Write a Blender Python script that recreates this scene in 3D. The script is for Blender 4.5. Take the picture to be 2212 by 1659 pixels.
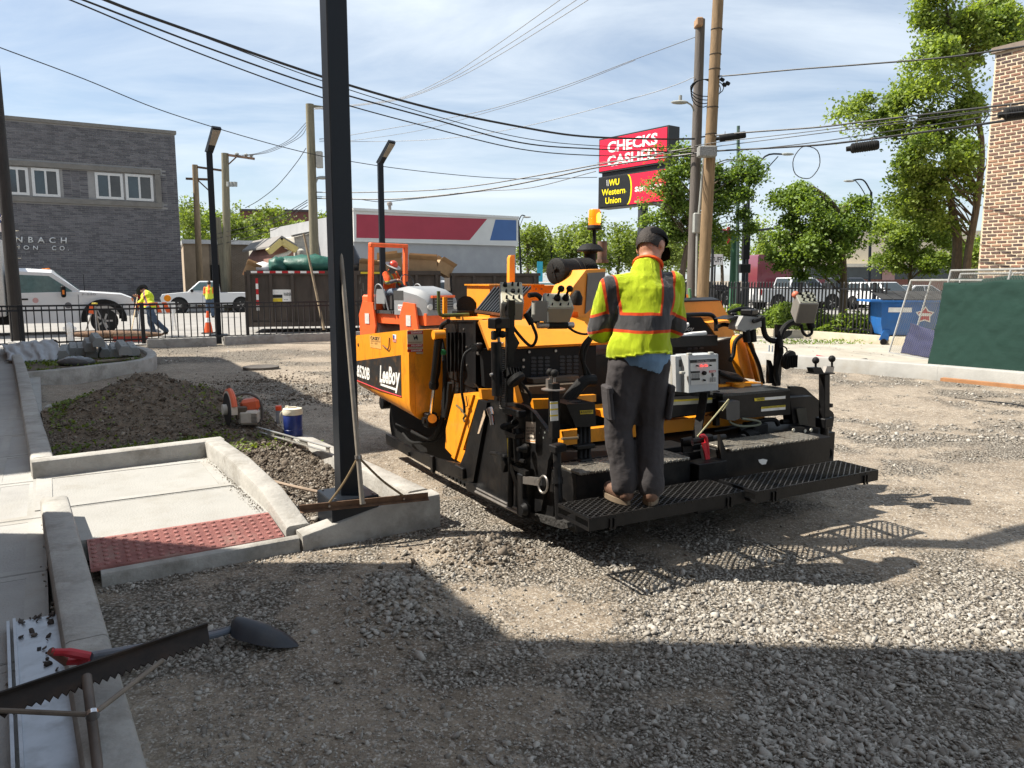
import bpy, bmesh, math, random
import numpy as np
from mathutils import Vector, Matrix, noise as mnoise
sc = bpy.context.scene
for o in list(bpy.data.objects): bpy.data.objects.remove(o)
COL = sc.collection
R = math.radians
random.seed(7); rng = np.random.default_rng(7)

# ------------------------------------------------------------ camera, sky, sun, exposure
CAMH, PITCH, FPX, CX, CY = 1.8, R(7.7), 1661.0, 1106.0, 829.5
cam = bpy.data.cameras.new('camera'); camo = bpy.data.objects.new('camera', cam); COL.objects.link(camo)
cam.sensor_width = 36; cam.lens = 36 * FPX / 2212; cam.clip_start = .05; cam.clip_end = 3000
camo.location = (0, 0, CAMH); camo.rotation_euler = (R(90) - PITCH, 0, 0)
sc.camera = camo
SUNV = Vector((-.8, .04, 1)).normalized()            # towards the sun
EL = math.asin(SUNV.z); AZ = math.atan2(SUNV.x, SUNV.y)
w = bpy.data.worlds.new('World'); sc.world = w; w.use_nodes = True
nt = w.node_tree; nt.nodes.clear()
N = lambda t, **k: (lambda n: ([setattr(n, a, b) for a, b in k.items()], n)[1])(nt.nodes.new(t))
sky = N('ShaderNodeTexSky', sky_type='NISHITA', sun_disc=False, sun_elevation=EL, sun_rotation=AZ, altitude=180, air_density=1.0, dust_density=.7, ozone_density=1.6)
tc = N('ShaderNodeTexCoord'); sep = N('ShaderNodeSeparateXYZ'); nt.links.new(tc.outputs['Generated'], sep.inputs[0])
zc_ = N('ShaderNodeMath', operation='ADD'); zc_.inputs[1].default_value = .16; nt.links.new(sep.outputs[2], zc_.inputs[0])
zm = N('ShaderNodeMath', operation='MAXIMUM'); zm.inputs[1].default_value = .05; nt.links.new(zc_.outputs[0], zm.inputs[0])
dv = []
for i in (0, 1):
    d = N('ShaderNodeMath', operation='DIVIDE'); nt.links.new(sep.outputs[i], d.inputs[0]); nt.links.new(zm.outputs[0], d.inputs[1]); dv.append(d)
cb = N('ShaderNodeCombineXYZ'); nt.links.new(dv[0].outputs[0], cb.inputs[0]); nt.links.new(dv[1].outputs[0], cb.inputs[1])
mp = N('ShaderNodeMapping'); mp.inputs['Rotation'].default_value = (0, 0, R(24)); mp.inputs['Scale'].default_value = (.62, 1.25, 1); nt.links.new(cb.outputs[0], mp.inputs[0])
n1 = N('ShaderNodeTexNoise'); n1.inputs['Scale'].default_value = 1.5; n1.inputs['Detail'].default_value = 9; n1.inputs['Roughness'].default_value = .6; n1.inputs['Distortion'].default_value = .5
nt.links.new(mp.outputs[0], n1.inputs['Vector'])
n2 = N('ShaderNodeTexNoise'); n2.inputs['Scale'].default_value = .55; n2.inputs['Detail'].default_value = 4; nt.links.new(mp.outputs[0], n2.inputs['Vector'])
ml = N('ShaderNodeMath', operation='MULTIPLY_ADD'); ml.inputs[1].default_value = .55; nt.links.new(n2.outputs[0], ml.inputs[0]); nt.links.new(n1.outputs[0], ml.inputs[2])
cr = N('ShaderNodeValToRGB'); cr.color_ramp.elements[0].position = .60; cr.color_ramp.elements[1].position = 1.05
cr.color_ramp.elements[0].color = (.24, .24, .24, 1); cr.color_ramp.elements[1].color = (.95, .95, .95, 1); nt.links.new(ml.outputs[0], cr.inputs[0])
mx = N('ShaderNodeMix', data_type='RGBA'); mx.inputs['B'].default_value = (6.5, 7.2, 7.9, 1)
nt.links.new(cr.outputs[0], mx.inputs['Factor']); nt.links.new(sky.outputs[0], mx.inputs['A'])
bg = N('ShaderNodeBackground'); bg.inputs[1].default_value = .072
wo = N('ShaderNodeOutputWorld'); nt.links.new(mx.outputs['Result'], bg.inputs[0]); nt.links.new(bg.outputs[0], wo.inputs[0])
sl = bpy.data.lights.new('sun', 'SUN'); sl.energy = 5.0; sl.angle = R(.55); sl.color = (1, .93, .82)
so = bpy.data.objects.new('sun', sl); COL.objects.link(so); so.rotation_euler = SUNV.to_track_quat('Z', 'Y').to_euler(); so.location = (-40, 2, 50)
sc.view_settings.view_transform = 'Standard'; sc.view_settings.look = 'None'; sc.view_settings.gamma = 1; sc.view_settings.exposure = .98
sc.cycles.max_bounces = 6; sc.cycles.transparent_max_bounces = 12

# ------------------------------------------------------------ helpers: measuring
def ray(x, y):
    a = (x - CX) / FPX; b = -(y - CY) / FPX
    return Vector((a, math.cos(PITCH) + b * math.sin(PITCH), -math.sin(PITCH) + b * math.cos(PITCH)))
def G(x, y, z=0.0):
    d = ray(x, y); t = (z - CAMH) / d.z; return Vector((d.x * t, d.y * t, z))
def A(x, y, Y):
    d = ray(x, y); t = Y / d.y; return Vector((d.x * t, Y, CAMH + d.z * t))
def zc(x0, y0, pts): return [((x0 + p[0] * .42194) * .54861, (y0 + p[1] * .42194) * .54861) for p in pts]
class Frame:                                          # a rotated ground frame (a right, b away)
    def __init__(s, o, deg):
        s.o = Vector((o[0], o[1], 0)); t = R(deg); s.t = t
        s.u = Vector((math.cos(t), math.sin(t), 0)); s.v = Vector((-math.sin(t), math.cos(t), 0))
    def w(s, a, b, z=0): return s.o + s.u * a + s.v * b + Vector((0, 0, z))
    def l(s, p): d = p - s.o; return Vector((d.dot(s.u), d.dot(s.v), p.z))
    def pa(s, p, a):
        d = ray(*p); t = (a + s.o.dot(s.u)) / d.dot(s.u); return s.l(Vector((d.x * t, d.y * t, CAMH + d.z * t)))
    def pb(s, p, b):
        d = ray(*p); t = (b + s.o.dot(s.v)) / d.dot(s.v); return s.l(Vector((d.x * t, d.y * t, CAMH + d.z * t)))
LOT = Frame((-2.45, 4.33), 31)
PV = Frame((.43, 4.26), 28.5)

# ------------------------------------------------------------ helpers: materials
MATS = {}
def M(name, col=(.5, .5, .5), rough=.6, metal=0, var=.14, scale=7, bump=0, bscale=60, dirt=None, dscale=4, damt=.5, spec=.5, emit=0, alpha=1, trans=0, coat=0, ecol=None, ior=1.45, stretch=None):
    if name in MATS: return MATS[name]
    m = bpy.data.materials.new(name); m.use_nodes = True; nt = m.node_tree; MATS[name] = m
    b = nt.nodes['Principled BSDF']; L = nt.links.new
    b.inputs['Roughness'].default_value = rough; b.inputs['Metallic'].default_value = metal
    b.inputs['Specular IOR Level'].default_value = spec; b.inputs['IOR'].default_value = ior
    b.inputs['Coat Weight'].default_value = coat; b.inputs['Alpha'].default_value = alpha; b.inputs['Transmission Weight'].default_value = trans
    tc = nt.nodes.new('ShaderNodeTexCoord'); vec = tc.outputs['Object']
    if stretch:
        mp = nt.nodes.new('ShaderNodeMapping'); mp.inputs['Scale'].default_value = stretch; L(vec, mp.inputs[0]); vec = mp.outputs[0]
    c = tuple(col) + (1,)
    n = nt.nodes.new('ShaderNodeTexNoise'); n.inputs['Scale'].default_value = scale; n.inputs['Detail'].default_value = 6; n.inputs['Roughness'].default_value = .65; L(vec, n.inputs['Vector'])
    r = nt.nodes.new('ShaderNodeValToRGB'); r.color_ramp.elements[0].position = .3; r.color_ramp.elements[1].position = .7
    r.color_ramp.elements[0].color = tuple(x * (1 - var) for x in col) + (1,); r.color_ramp.elements[1].color = tuple(min(1, x * (1 + var)) for x in col) + (1,)
    L(n.outputs[0], r.inputs[0]); out = r.outputs[0]
    if dirt:
        n2 = nt.nodes.new('ShaderNodeTexNoise'); n2.inputs['Scale'].default_value = dscale; n2.inputs['Detail'].default_value = 8; n2.inputs['Roughness'].default_value = .7; L(vec, n2.inputs['Vector'])
        r2 = nt.nodes.new('ShaderNodeValToRGB'); r2.color_ramp.elements[0].position = .5; r2.color_ramp.elements[1].position = .72
        r2.color_ramp.elements[0].color = (0, 0, 0, 1); r2.color_ramp.elements[1].color = (damt, damt, damt, 1); L(n2.outputs[0], r2.inputs[0])
        mx = nt.nodes.new('ShaderNodeMix'); mx.data_type = 'RGBA'; mx.inputs['B'].default_value = tuple(dirt) + (1,)
        L(r2.outputs[0], mx.inputs['Factor']); L(out, mx.inputs['A']); out = mx.outputs['Result']
        mr = nt.nodes.new('ShaderNodeMath'); mr.operation = 'MULTIPLY_ADD'; mr.inputs[1].default_value = .3; mr.inputs[2].default_value = rough; L(r2.outputs[0], mr.inputs[0]); L(mr.outputs[0], b.inputs['Roughness'])
    L(out, b.inputs['Base Color'])
    if bump:
        n3 = nt.nodes.new('ShaderNodeTexNoise'); n3.inputs['Scale'].default_value = bscale; n3.inputs['Detail'].default_value = 5; L(vec, n3.inputs['Vector'])
        bp = nt.nodes.new('ShaderNodeBump'); bp.inputs['Strength'].default_value = bump; bp.inputs['Distance'].default_value = .02; L(n3.outputs[0], bp.inputs['Height']); L(bp.outputs[0], b.inputs['Normal'])
    if emit:
        b.inputs['Emission Color'].default_value = tuple(ecol or col) + (1,); b.inputs['Emission Strength'].default_value = emit
    return m

# ------------------------------------------------------------ helpers: meshes and objects
CH = [(-1, -1, -1), (1, -1, -1), (1, 1, -1), (-1, 1, -1), (-1, -1, 1), (1, -1, 1), (1, 1, 1), (-1, 1, 1)]
BF = [(0, 3, 2, 1), (4, 5, 6, 7), (0, 1, 5, 4), (1, 2, 6, 5), (2, 3, 7, 6), (3, 0, 4, 7)]
def basis(d):
    d = Vector(d).normalized(); h = Vector((0, 0, 1)) if abs(d.z) < .9 else Vector((1, 0, 0))
    x = h.cross(d).normalized(); return x, d.cross(x)
class B:
    def __init__(s): s.v = []; s.f = []
    def add(s, vs, fs):
        n = len(s.v); s.v += [tuple(p) for p in vs]; s.f += [tuple(i + n for i in f) for f in fs]; return s
    def box(s, c, d, rot=None, bev=0):
        c = Vector(c); h = Vector(d) / 2; Q = Matrix.Rotation(rot[0], 3, rot[1]) if isinstance(rot, tuple) else rot
        T = (lambda p: c + (Q @ Vector(p))) if Q is not None else (lambda p: c + Vector(p))
        if not bev: return s.add([T((a * h.x, b * h.y, e * h.z)) for a, b, e in CH], BF)
        vs = []; ix = {}
        for k, sg in enumerate(CH):
            for ax in range(3):
                p = [sg[i] * (h[i] - (0 if i == ax else bev)) for i in range(3)]; ix[k, ax] = len(vs); vs.append(T(p))
        fs = []
        for f in BF:
            ax = [i for i in range(3) if len({CH[q][i] for q in f}) == 1][0]; fs.append(tuple(ix[q, ax] for q in f))
        for i in range(8):
            for j in range(i + 1, 8):
                df = [q for q in range(3) if CH[i][q] != CH[j][q]]
                if len(df) == 1:
                    o = [q for q in range(3) if q != df[0]]; fs.append((ix[i, o[0]], ix[j, o[0]], ix[j, o[1]], ix[i, o[1]]))
            fs.append((ix[i, 0], ix[i, 1], ix[i, 2]))
        return s.add(vs, fs)
    def b2(s, lo, hi, bev=0):
        lo = Vector(lo); hi = Vector(hi); return s.box((lo + hi) / 2, hi - lo, None, bev)
    def bar(s, p, q, w, h, up=(0, 0, 1), bev=0):                  # rectangular bar from p to q
        p = Vector(p); q = Vector(q); d = (q - p); z = d.normalized(); u = Vector(up)
        x = u.cross(z)
        if x.length < 1e-3: x = Vector((1, 0, 0)).cross(z)
        x.normalize(); y = z.cross(x); Q = Matrix((x, y, z)).transposed()
        return s.box((p + q) / 2, (w, h, d.length), Q, bev)
    def cyl(s, p, q, r, r2=None, n=12, cap=True):
        r2 = r if r2 is None else r2; p = Vector(p); q = Vector(q); x, y = basis(q - p)
        vs = []
        for c, rr in ((p, r), (q, r2)):
            vs += [c + x * (rr * math.cos(2 * math.pi * i / n)) + y * (rr * math.sin(2 * math.pi * i / n)) for i in range(n)]
        fs = [(i, (i + 1) % n, n + (i + 1) % n, n + i) for i in range(n)]
        if cap: fs += [tuple(range(n))[::-1], tuple(range(n, 2 * n))]
        return s.add(vs, fs)
    def tube(s, pts, r, n=6, cap=True, closed=False):
        pts = [Vector(p) for p in pts]; m = len(pts); vs = []; x = None
        rs = r if isinstance(r, (list, tuple)) else [r] * m
        for i, p in enumerate(pts):
            a = pts[(i - 1) % m] if (i or closed) else p; b = pts[(i + 1) % m] if (i < m - 1 or closed) else p
            d = (b - a).normalized()
            if x is None: x, y = basis(d)
            else:
                x = (x - d * x.dot(d)); x = x.normalized() if x.length > 1e-6 else basis(d)[0]; y = d.cross(x)
            vs += [p + x * (rs[i] * math.cos(2 * math.pi * k / n)) + y * (rs[i] * math.sin(2 * math.pi * k / n)) for k in range(n)]
        fs = []
        for i in range(m if closed else m - 1):
            j = (i + 1) % m
            fs += [(i * n + k, i * n + (k + 1) % n, j * n + (k + 1) % n, j * n + k) for k in range(n)]
        if cap and not closed: fs += [tuple(range(n))[::-1], tuple(range((m - 1) * n, m * n))]
        return s.add(vs, fs)
    def lathe(s, prof, p=(0, 0, 0), d=(0, 0, 1), n=16):            # prof: (radius, height along d)
        p = Vector(p); d = Vector(d).normalized(); x, y = basis(d); vs = []; m = len(prof)
        for rr, h in prof: vs += [p + d * h + x * (rr * math.cos(2 * math.pi * k / n)) + y * (rr * math.sin(2 * math.pi * k / n)) for k in range(n)]
        fs = [(i * n + k, i * n + (k + 1) % n, (i + 1) * n + (k + 1) % n, (i + 1) * n + k) for i in range(m - 1) for k in range(n)]
        fs += [tuple(range(n))[::-1], tuple(range((m - 1) * n, m * n))]
        return s.add(vs, fs)
    def ball(s, c, r, n=10, sc=(1, 1, 1), Q=None):
        c = Vector(c); vs = []; m = n // 2 + 1
        for i in range(m + 1):
            t = math.pi * i / m
            for k in range(n):
                p = Vector((r * sc[0] * math.sin(t) * math.cos(2 * math.pi * k / n), r * sc[1] * math.sin(t) * math.sin(2 * math.pi * k / n), r * sc[2] * math.cos(t)))
                vs.append(c + (Q @ p if Q is not None else p))
        fs = [(i * n + k, i * n + (k + 1) % n, (i + 1) * n + (k + 1) % n, (i + 1) * n + k) for i in range(m) for k in range(n)]
        return s.add(vs, fs)
    def prism(s, pts, vec):
        pts = [Vector(p) for p in pts]; v = Vector(vec); n = len(pts)
        return s.add(pts + [p + v for p in pts], [tuple(range(n))[::-1], tuple(range(n, 2 * n))] + [(i, (i + 1) % n, n + (i + 1) % n, n + i) for i in range(n)])
    def loft(s, rings, cap=True):
        n = len(rings[0]); vs = [p for r in rings for p in r]
        fs = [(i * n + k, i * n + (k + 1) % n, (i + 1) * n + (k + 1) % n, (i + 1) * n + k) for i in range(len(rings) - 1) for k in range(n)]
        if cap: fs += [tuple(range(n))[::-1], tuple(range((len(rings) - 1) * n, len(rings) * n))]
        return s.add(vs, fs)
    def grid(s, f, nu, nv):                                        # f(u,v) in 0..1
        vs = [f(i / nu, j / nv) for j in range(nv + 1) for i in range(nu + 1)]
        return s.add(vs, [(j * (nu + 1) + i, j * (nu + 1) + i + 1, (j + 1) * (nu + 1) + i + 1, (j + 1) * (nu + 1) + i) for j in range(nv) for i in range(nu)])
    def obj(s, name, mat, parent=None, sharp=35, flat=False, recalc=True, **props):
        me = bpy.data.meshes.new(name); me.from_pydata(s.v, [], s.f)
        if recalc:
            bm = bmesh.new(); bm.from_mesh(me); bmesh.ops.remove_doubles(bm, verts=bm.verts, dist=1e-6); bmesh.ops.recalc_face_normals(bm, faces=bm.faces); bm.to_mesh(me); bm.free()
        return mobj(name, me, mat, parent, sharp, flat, **props)
def mobj(name, me, mat, parent=None, sharp=35, flat=False, **props):
    if mat is not None and not me.materials: me.materials.append(mat)
    if not flat:
        me.shade_smooth(); me.set_sharp_from_angle(angle=R(sharp))
    o = bpy.data.objects.new(name, me); COL.objects.link(o)
    if parent is not None: o.parent = parent
    for k, v in props.items(): o[k] = v
    return o
def T(name, label, cat, loc=(0, 0, 0), rz=0, group=None):
    o = bpy.data.objects.new(name, None); COL.objects.link(o); o.location = loc; o.rotation_euler = (0, 0, rz); o.empty_display_size = .2
    o['label'] = label; o['category'] = cat
    if group: o['group'] = group
    return o
def tag(o, label, cat, group=None):
    o['label'] = label; o['category'] = cat
    if group: o['group'] = group
    return o
def struct(o): o['kind'] = 'structure'; return o
def copy_tree(o, parent=None):
    c = o.copy(); COL.objects.link(c); c.parent = parent
    for ch in list(o.children): copy_tree(ch, c)
    return c
def fr(o, x, y):                                                   # matrix from origin and x,y directions
    x = Vector(x).normalized(); y = Vector(y); y = (y - x * y.dot(x)).normalized(); z = x.cross(y)
    m = Matrix((x, y, z)).transposed().to_4x4(); m.translation = Vector(o); return m
def text(name, s, size, mx, mat, parent=None, ext=.002, bold=0, sx=1, align='CENTER', space=1, shear=0, line=1):
    c = bpy.data.curves.new(name, 'FONT'); c.body = s; c.size = size; c.align_x = align; c.align_y = 'CENTER'; c.extrude = ext; c.offset = bold; c.space_character = space; c.shear = shear; c.space_line = line; c.resolution_u = 3
    t = bpy.data.objects.new('tmp', c); me = bpy.data.meshes.new_from_object(t); bpy.data.objects.remove(t); bpy.data.curves.remove(c)
    me.transform(Matrix.Diagonal((sx, 1, 1, 1))); me.transform(mx); me.name = name
    return mobj(name, me, mat, parent, flat=True)
def bez(p0, p1, p2, n=10):
    p0, p1, p2 = Vector(p0), Vector(p1), Vector(p2)
    return [p0 * (1 - t) ** 2 + p1 * 2 * t * (1 - t) + p2 * t * t for t in [i / n for i in range(n + 1)]]
def spline(pts, n=6):                                              # catmull-rom through points
    P = [Vector(p) for p in pts]; P = [P[0] * 2 - P[1]] + P + [P[-1] * 2 - P[-2]]; out = []
    for i in range(1, len(P) - 2):
        for k in range(n):
            t = k / n; a, b, c, d = P[i - 1], P[i], P[i + 1], P[i + 2]
            out.append(.5 * ((2 * b) + (c - a) * t + (2 * a - 5 * b + 4 * c - d) * t * t + (3 * b - a - 3 * c + d) * t ** 3))
    return out + [P[-2]]
def remesh(b, voxel, smooth=3, fac=.5):
    me = bpy.data.meshes.new('tmp'); me.from_pydata(b.v, [], b.f); t = bpy.data.objects.new('tmp', me); COL.objects.link(t)
    m = t.modifiers.new('r', 'REMESH'); m.mode = 'VOXEL'; m.voxel_size = voxel
    if smooth: q = t.modifiers.new('s', 'SMOOTH'); q.factor = fac; q.iterations = smooth
    dg = bpy.context.evaluated_depsgraph_get(); r = bpy.data.meshes.new_from_object(t.evaluated_get(dg)); bpy.data.objects.remove(t); bpy.data.meshes.remove(me)
    return r
def cap(b, p, q, r, r2=None, n=12):                                # tapered capsule for remeshing
    b.cyl(p, q, r, r2, n); b.ball(p, r, n); b.ball(q, r if r2 is None else r2, n)
# ============================================================ THE GROUND
def fbm(x, y, s, o=4, seed=0.0):
    return mnoise.fractal(Vector((x * s + seed, y * s - seed, seed * .37)), .9, 2.1, o)
PILES = [(G(1035, 1205), .42, .09), (G(845, 1290), .40, .07), (G(700, 1250), .5, .02), (G(560, 830), 1.2, .06), (G(690, 860), .9, .05)]
def gh(x, y):                                                       # lot surface height
    if y > 26 or y < 0 or abs(x) > 14: return 0.0
    z = .010 * fbm(x, y, 1.1, 4) + .006 * fbm(x, y, 6, 2, 3.0)
    for c, r, h in PILES:
        d2 = ((x - c.x) ** 2 + (y - c.y) ** 2) / (r * r)
        if d2 < 6: z += h * math.exp(-d2 * 1.6) * (1 + .5 * fbm(x, y, 5, 2, 8.))
    if 9 < y < 18 and x < 2.5:                                     # rutted, tracked soil behind the paver
        z += .03 * math.sin(y * 3.1 + 1.2 * fbm(x, y, .6)) * max(0, min(1, (y - 9) / 1.5, (18 - y) / 2))
    if x > 2.6 and 6.5 < y < 13: z += .012 * math.sin((y + .35 * x) * 6 + fbm(x, y, .8))
    return z
PATCH = [((1.25, 2.1), (1.9, .16, .0)), ((.2, 3.1), (.3, 0, 0))]
def gmask(x, y):                                                    # 1 = clean crushed stone, 0 = packed fines and soil
    m = .37 + .95 * fbm(x, y, .42, 3, 11.) + .75 * fbm(x, y, 1.6, 3, 5.) + .3 * fbm(x, y, 5.5, 2, 9.)
    if x < -.6 and y > 6.2: m -= .5
    if y > 12 and x < 3: m = .25 + 1.1 * fbm(x * .5, y, .5, 3, 2.)
    if x > 1.5 and y > 4.2: m = m * .7 + .02
    if -.6 < x < 2.2 and 3.2 < y < 4.6: m += .2
    if -1.9 < x < -.4 and 2.4 < y < 3.2: m -= .25
    return max(0.0, min(1.0, m))
def axis(lo, hi, fine_lo, fine_hi, d, g):
    r = list(np.arange(fine_lo, fine_hi + 1e-6, d)); s = d
    while r[-1] < hi: s *= g; r.append(r[-1] + s)
    s = d
    while r[0] > lo: s *= g; r.insert(0, r[0] - s)
    return r
gx = axis(-900, 900, -6.5, 7.5, .07, 1.12); gy = axis(-60, 1500, 1.2, 10.5, .06, 1.06)
gv = []; ga = []
for y in gy:
    for x in gx: gv.append((x, y, gh(x, y))); ga.append(gmask(x, y) if abs(x) < 40 and 0 < y < 60 else .3)
nx = len(gx); gf = [(j * nx + i, j * nx + i + 1, (j + 1) * nx + i + 1, (j + 1) * nx + i) for j in range(len(gy) - 1) for i in range(nx - 1)]
gm = bpy.data.meshes.new('ground'); gm.from_pydata(gv, [], gf)
at = gm.attributes.new('gravel', 'FLOAT', 'POINT'); at.data.foreach_set('value', np.array(ga, dtype=np.float32))
def ground_mat():
    m = bpy.data.materials.new('crushed stone and soil'); m.use_nodes = True; nt = m.node_tree; L = nt.links.new; b = nt.nodes['Principled BSDF']; b.inputs['Roughness'].default_value = .95; b.inputs['Specular IOR Level'].default_value = .2
    nw = nt.nodes.new; tc = nw('ShaderNodeTexCoord'); a = nw('ShaderNodeAttribute'); a.attribute_name = 'gravel'
    def noise(s, d=5, r=.6): n = nw('ShaderNodeTexNoise'); n.inputs['Scale'].default_value = s; n.inputs['Detail'].default_value = d; n.inputs['Roughness'].default_value = r; L(tc.outputs['Object'], n.inputs['Vector']); return n
    def ramp(x, p0, c0, p1, c1):
        r = nw('ShaderNodeValToRGB'); e = r.color_ramp.elements; e[0].position = p0; e[0].color = c0 + (1,); e[1].position = p1; e[1].color = c1 + (1,); L(x, r.inputs[0]); return r
    def mix(f, x, y):
        q = nw('ShaderNodeMix'); q.data_type = 'RGBA'; L(f, q.inputs['Factor']); L(x, q.inputs['A']); L(y, q.inputs['B']); return q.outputs['Result']
    nd = noise(9, 8, .72); soil = ramp(nd.outputs[0], .3, (.17, .14, .108), .72, (.38, .325, .255))
    vo = nw('ShaderNodeTexVoronoi'); vo.inputs['Scale'].default_value = 46; L(tc.outputs['Object'], vo.inputs['Vector'])
    v2 = nw('ShaderNodeTexVoronoi'); v2.inputs['Scale'].default_value = 100; L(tc.outputs['Object'], v2.inputs['Vector'])
    sp = nw('ShaderNodeSeparateColor'); L(vo.outputs['Color'], sp.inputs[0]); stone = ramp(sp.outputs[0], 0, (.22, .195, .165), 1, (.50, .46, .40))
    edge = ramp(vo.outputs['Distance'], .25, (1, 1, 1), .62, (.34, .32, .29))
    st = nw('ShaderNodeMix'); st.data_type = 'RGBA'; st.blend_type = 'MULTIPLY'; st.inputs['Factor'].default_value = 1; L(stone.outputs[0], st.inputs['A']); L(edge.outputs[0], st.inputs['B'])
    n5 = noise(26, 4); ad = nw('ShaderNodeMath'); ad.operation = 'MULTIPLY_ADD'; ad.inputs[1].default_value = .9; L(n5.outputs[0], ad.inputs[0]); L(a.outputs['Fac'], ad.inputs[2])
    f = ramp(ad.outputs[0], .72, (0, 0, 0), 1.0, (1, 1, 1))
    n6 = noise(70, 6, .75); hf = ramp(n6.outputs[0], .34, (.62, .6, .58), .66, (1.3, 1.3, 1.3)); sm = nw('ShaderNodeMix'); sm.data_type = 'RGBA'; sm.blend_type = 'MULTIPLY'; sm.inputs['Factor'].default_value = 1; L(soil.outputs[0], sm.inputs['A']); L(hf.outputs[0], sm.inputs['B'])
    n7 = noise(.9, 5, .6); wet = ramp(n7.outputs[0], .42, (.78, .76, .74), .62, (1.08, 1.08, 1.08)); s7 = nw('ShaderNodeMix'); s7.data_type = 'RGBA'; s7.blend_type = 'MULTIPLY'; s7.inputs['Factor'].default_value = 1; L(sm.outputs['Result'], s7.inputs['A']); L(wet.outputs[0], s7.inputs['B'])
    sp2 = nw('ShaderNodeSeparateColor'); L(v2.outputs['Color'], sp2.inputs[0]); few = ramp(sp2.outputs[1], .70, (0, 0, 0), .80, (.85, .85, .85))
    col = mix(few.outputs[0], s7.outputs['Result'], stone.outputs[0]); col = mix(f.outputs[0], col, st.outputs['Result']); L(col, b.inputs['Base Color'])
    inv = nw('ShaderNodeMath'); inv.operation = 'MULTIPLY'; inv.inputs[1].default_value = -1; L(vo.outputs['Distance'], inv.inputs[0])
    hm = nw('ShaderNodeMath'); hm.operation = 'MULTIPLY_ADD'; L(inv.outputs[0], hm.inputs[0]); L(f.outputs[0], hm.inputs[1]); L(nd.outputs[0], hm.inputs[2])
    bp = nw('ShaderNodeBump'); bp.inputs['Strength'].default_value = 1; bp.inputs['Distance'].default_value = .03; L(hm.outputs[0], bp.inputs['Height']); L(bp.outputs[0], b.inputs['Normal'])
    return m
struct(mobj('ground', gm, ground_mat(), sharp=180))

concrete = M('new concrete', (.345, .34, .32), .9, var=.12, scale=3, bump=.25, bscale=55, dirt=(.25, .22, .17), dscale=2.2, damt=.45)
kerbmat = M('kerb concrete', (.33, .32, .295), .9, var=.2, scale=4, bump=.35, bscale=35, dirt=(.16, .145, .12), dscale=3.2, damt=.75)
oldconc = M('grey concrete', (.30, .285, .25), .9, var=.15, scale=2, bump=.3, bscale=30, dirt=(.2, .18, .14), dscale=1.5)
asphalt = M('worn street asphalt', (.27, .26, .245), .92, var=.16, scale=.7, bump=.2, bscale=60, dirt=(.19, .18, .165), dscale=.35)
soilm = M('turned soil', (.14, .115, .088), 1, var=.42, scale=9, bump=1, bscale=28, dirt=(.15, .125, .098), dscale=5, damt=.6, spec=.1)
def kerb(pts, w, name='kerb', mat=None, zb=-.06, r=.025, parent=None):  # pts: world points with the top height as z
    pts = [Vector(p) for p in pts]; rings = []; n = len(pts)
    for i, p in enumerate(pts):
        d = (pts[min(i + 1, n - 1)] - pts[max(i - 1, 0)]); d.z = 0; d.normalize(); s = Vector((d.y, -d.x, 0)); z = p.z
        rings.append([Vector((p.x, p.y, 0)) + s * a + Vector((0, 0, h)) for a, h in ((-w / 2, zb), (-w / 2, z - r), (-w / 2 + r * .35, z - r * .3), (-w / 2 + r, z), (w / 2 - r, z), (w / 2 - r * .35, z - r * .3), (w / 2, z - r), (w / 2, zb))])
    o = B().loft(rings).obj(name, mat or kerbmat, parent)
    return o if parent else struct(o)
def seg(p, q, n): p = Vector(p); q = Vector(q); return [p.lerp(q, i / n) for i in range(n + 1)]
W = LOT.w
# kerbs are cast in lengths: each length is a piece of its own with a joint between
def kerbrun(p, q, w, cuts, name='kerb'):
    p = Vector(p); q = Vector(q); L = (q - p).length; d = (q - p) / L; e = .004
    ts = [0] + [c for c in cuts if c < L] + [L]
    for i in range(len(ts) - 1): kerb([p + d * (ts[i] + e), p + d * (ts[i + 1] - e)], w, name)
kerbrun(W(.13, -7.2, .32), W(-.185, 1.07, .32), .17, [2.6, 5.75])
kerb([W(-.34, 2.43, .32), W(1.2, 2.58, .32)], .17)
kerb([W(1.115, 2.49, .325), W(1.16, 1.6, .325), W(1.2, .7, .27), W(1.235, .14, .14)], .17)
kerb([W(-.26, 2.52, .318), W(-.45, 7, .32), W(-.62, 11.0, .32), W(-.95, 17.5, .3)], .17)
kerb([W(.03, .025, .09), W(1.2, .035, .10)], .09)
kerb([W(1.215, .055, .115), W(1.5, .06, .17), W(1.8, .07, .235), W(2.235, .075, .25)], .17)
kerb([W(2.14, .165, .25), W(2.09, 1.0, .25), W(1.98, 2.6, .24), W(1.93, 3.4, .2)], .18)
kerb([G(100, 876, .1), G(270, 868, .1)], .25)
isl = [G(45, 838), G(130, 829), G(230, 816), G(300, 806), G(325, 797), G(328, 786), G(312, 776), G(285, 770), G(250, 764)]
for p in isl: p.z = .26
kerb(spline(isl, 3), .19)
fl = [G(318, 752), G(405, 748.5), G(466, 746)]; fr_ = [G(483, 745), G(600, 739.5), G(725, 735), G(900, 727)]
for q in (fl, fr_):
    for p in q: p.z = .24
    kerb(q, .3)
kr = [G(1645, 786), G(1720, 795), G(1882, 808), G(2030, 821), G(2230, 840), G(2500, 864)]
for i in range(len(kr) - 1):
    a = kr[i].copy(); b = kr[i + 1].copy(); a.z = b.z = .27; d = (b - a).normalized() * .005; kerb([a + d, b - d], .26, mat=concrete)
kerb([Vector((p.x, p.y, .25)) for p in (G(1560, 718), G(1650, 725), G(1760, 733), G(1900, 744), G(2050, 752))], .3, mat=M('cream kerb', (.42, .37, .28), .9, var=.2, scale=3, bump=.3))
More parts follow.
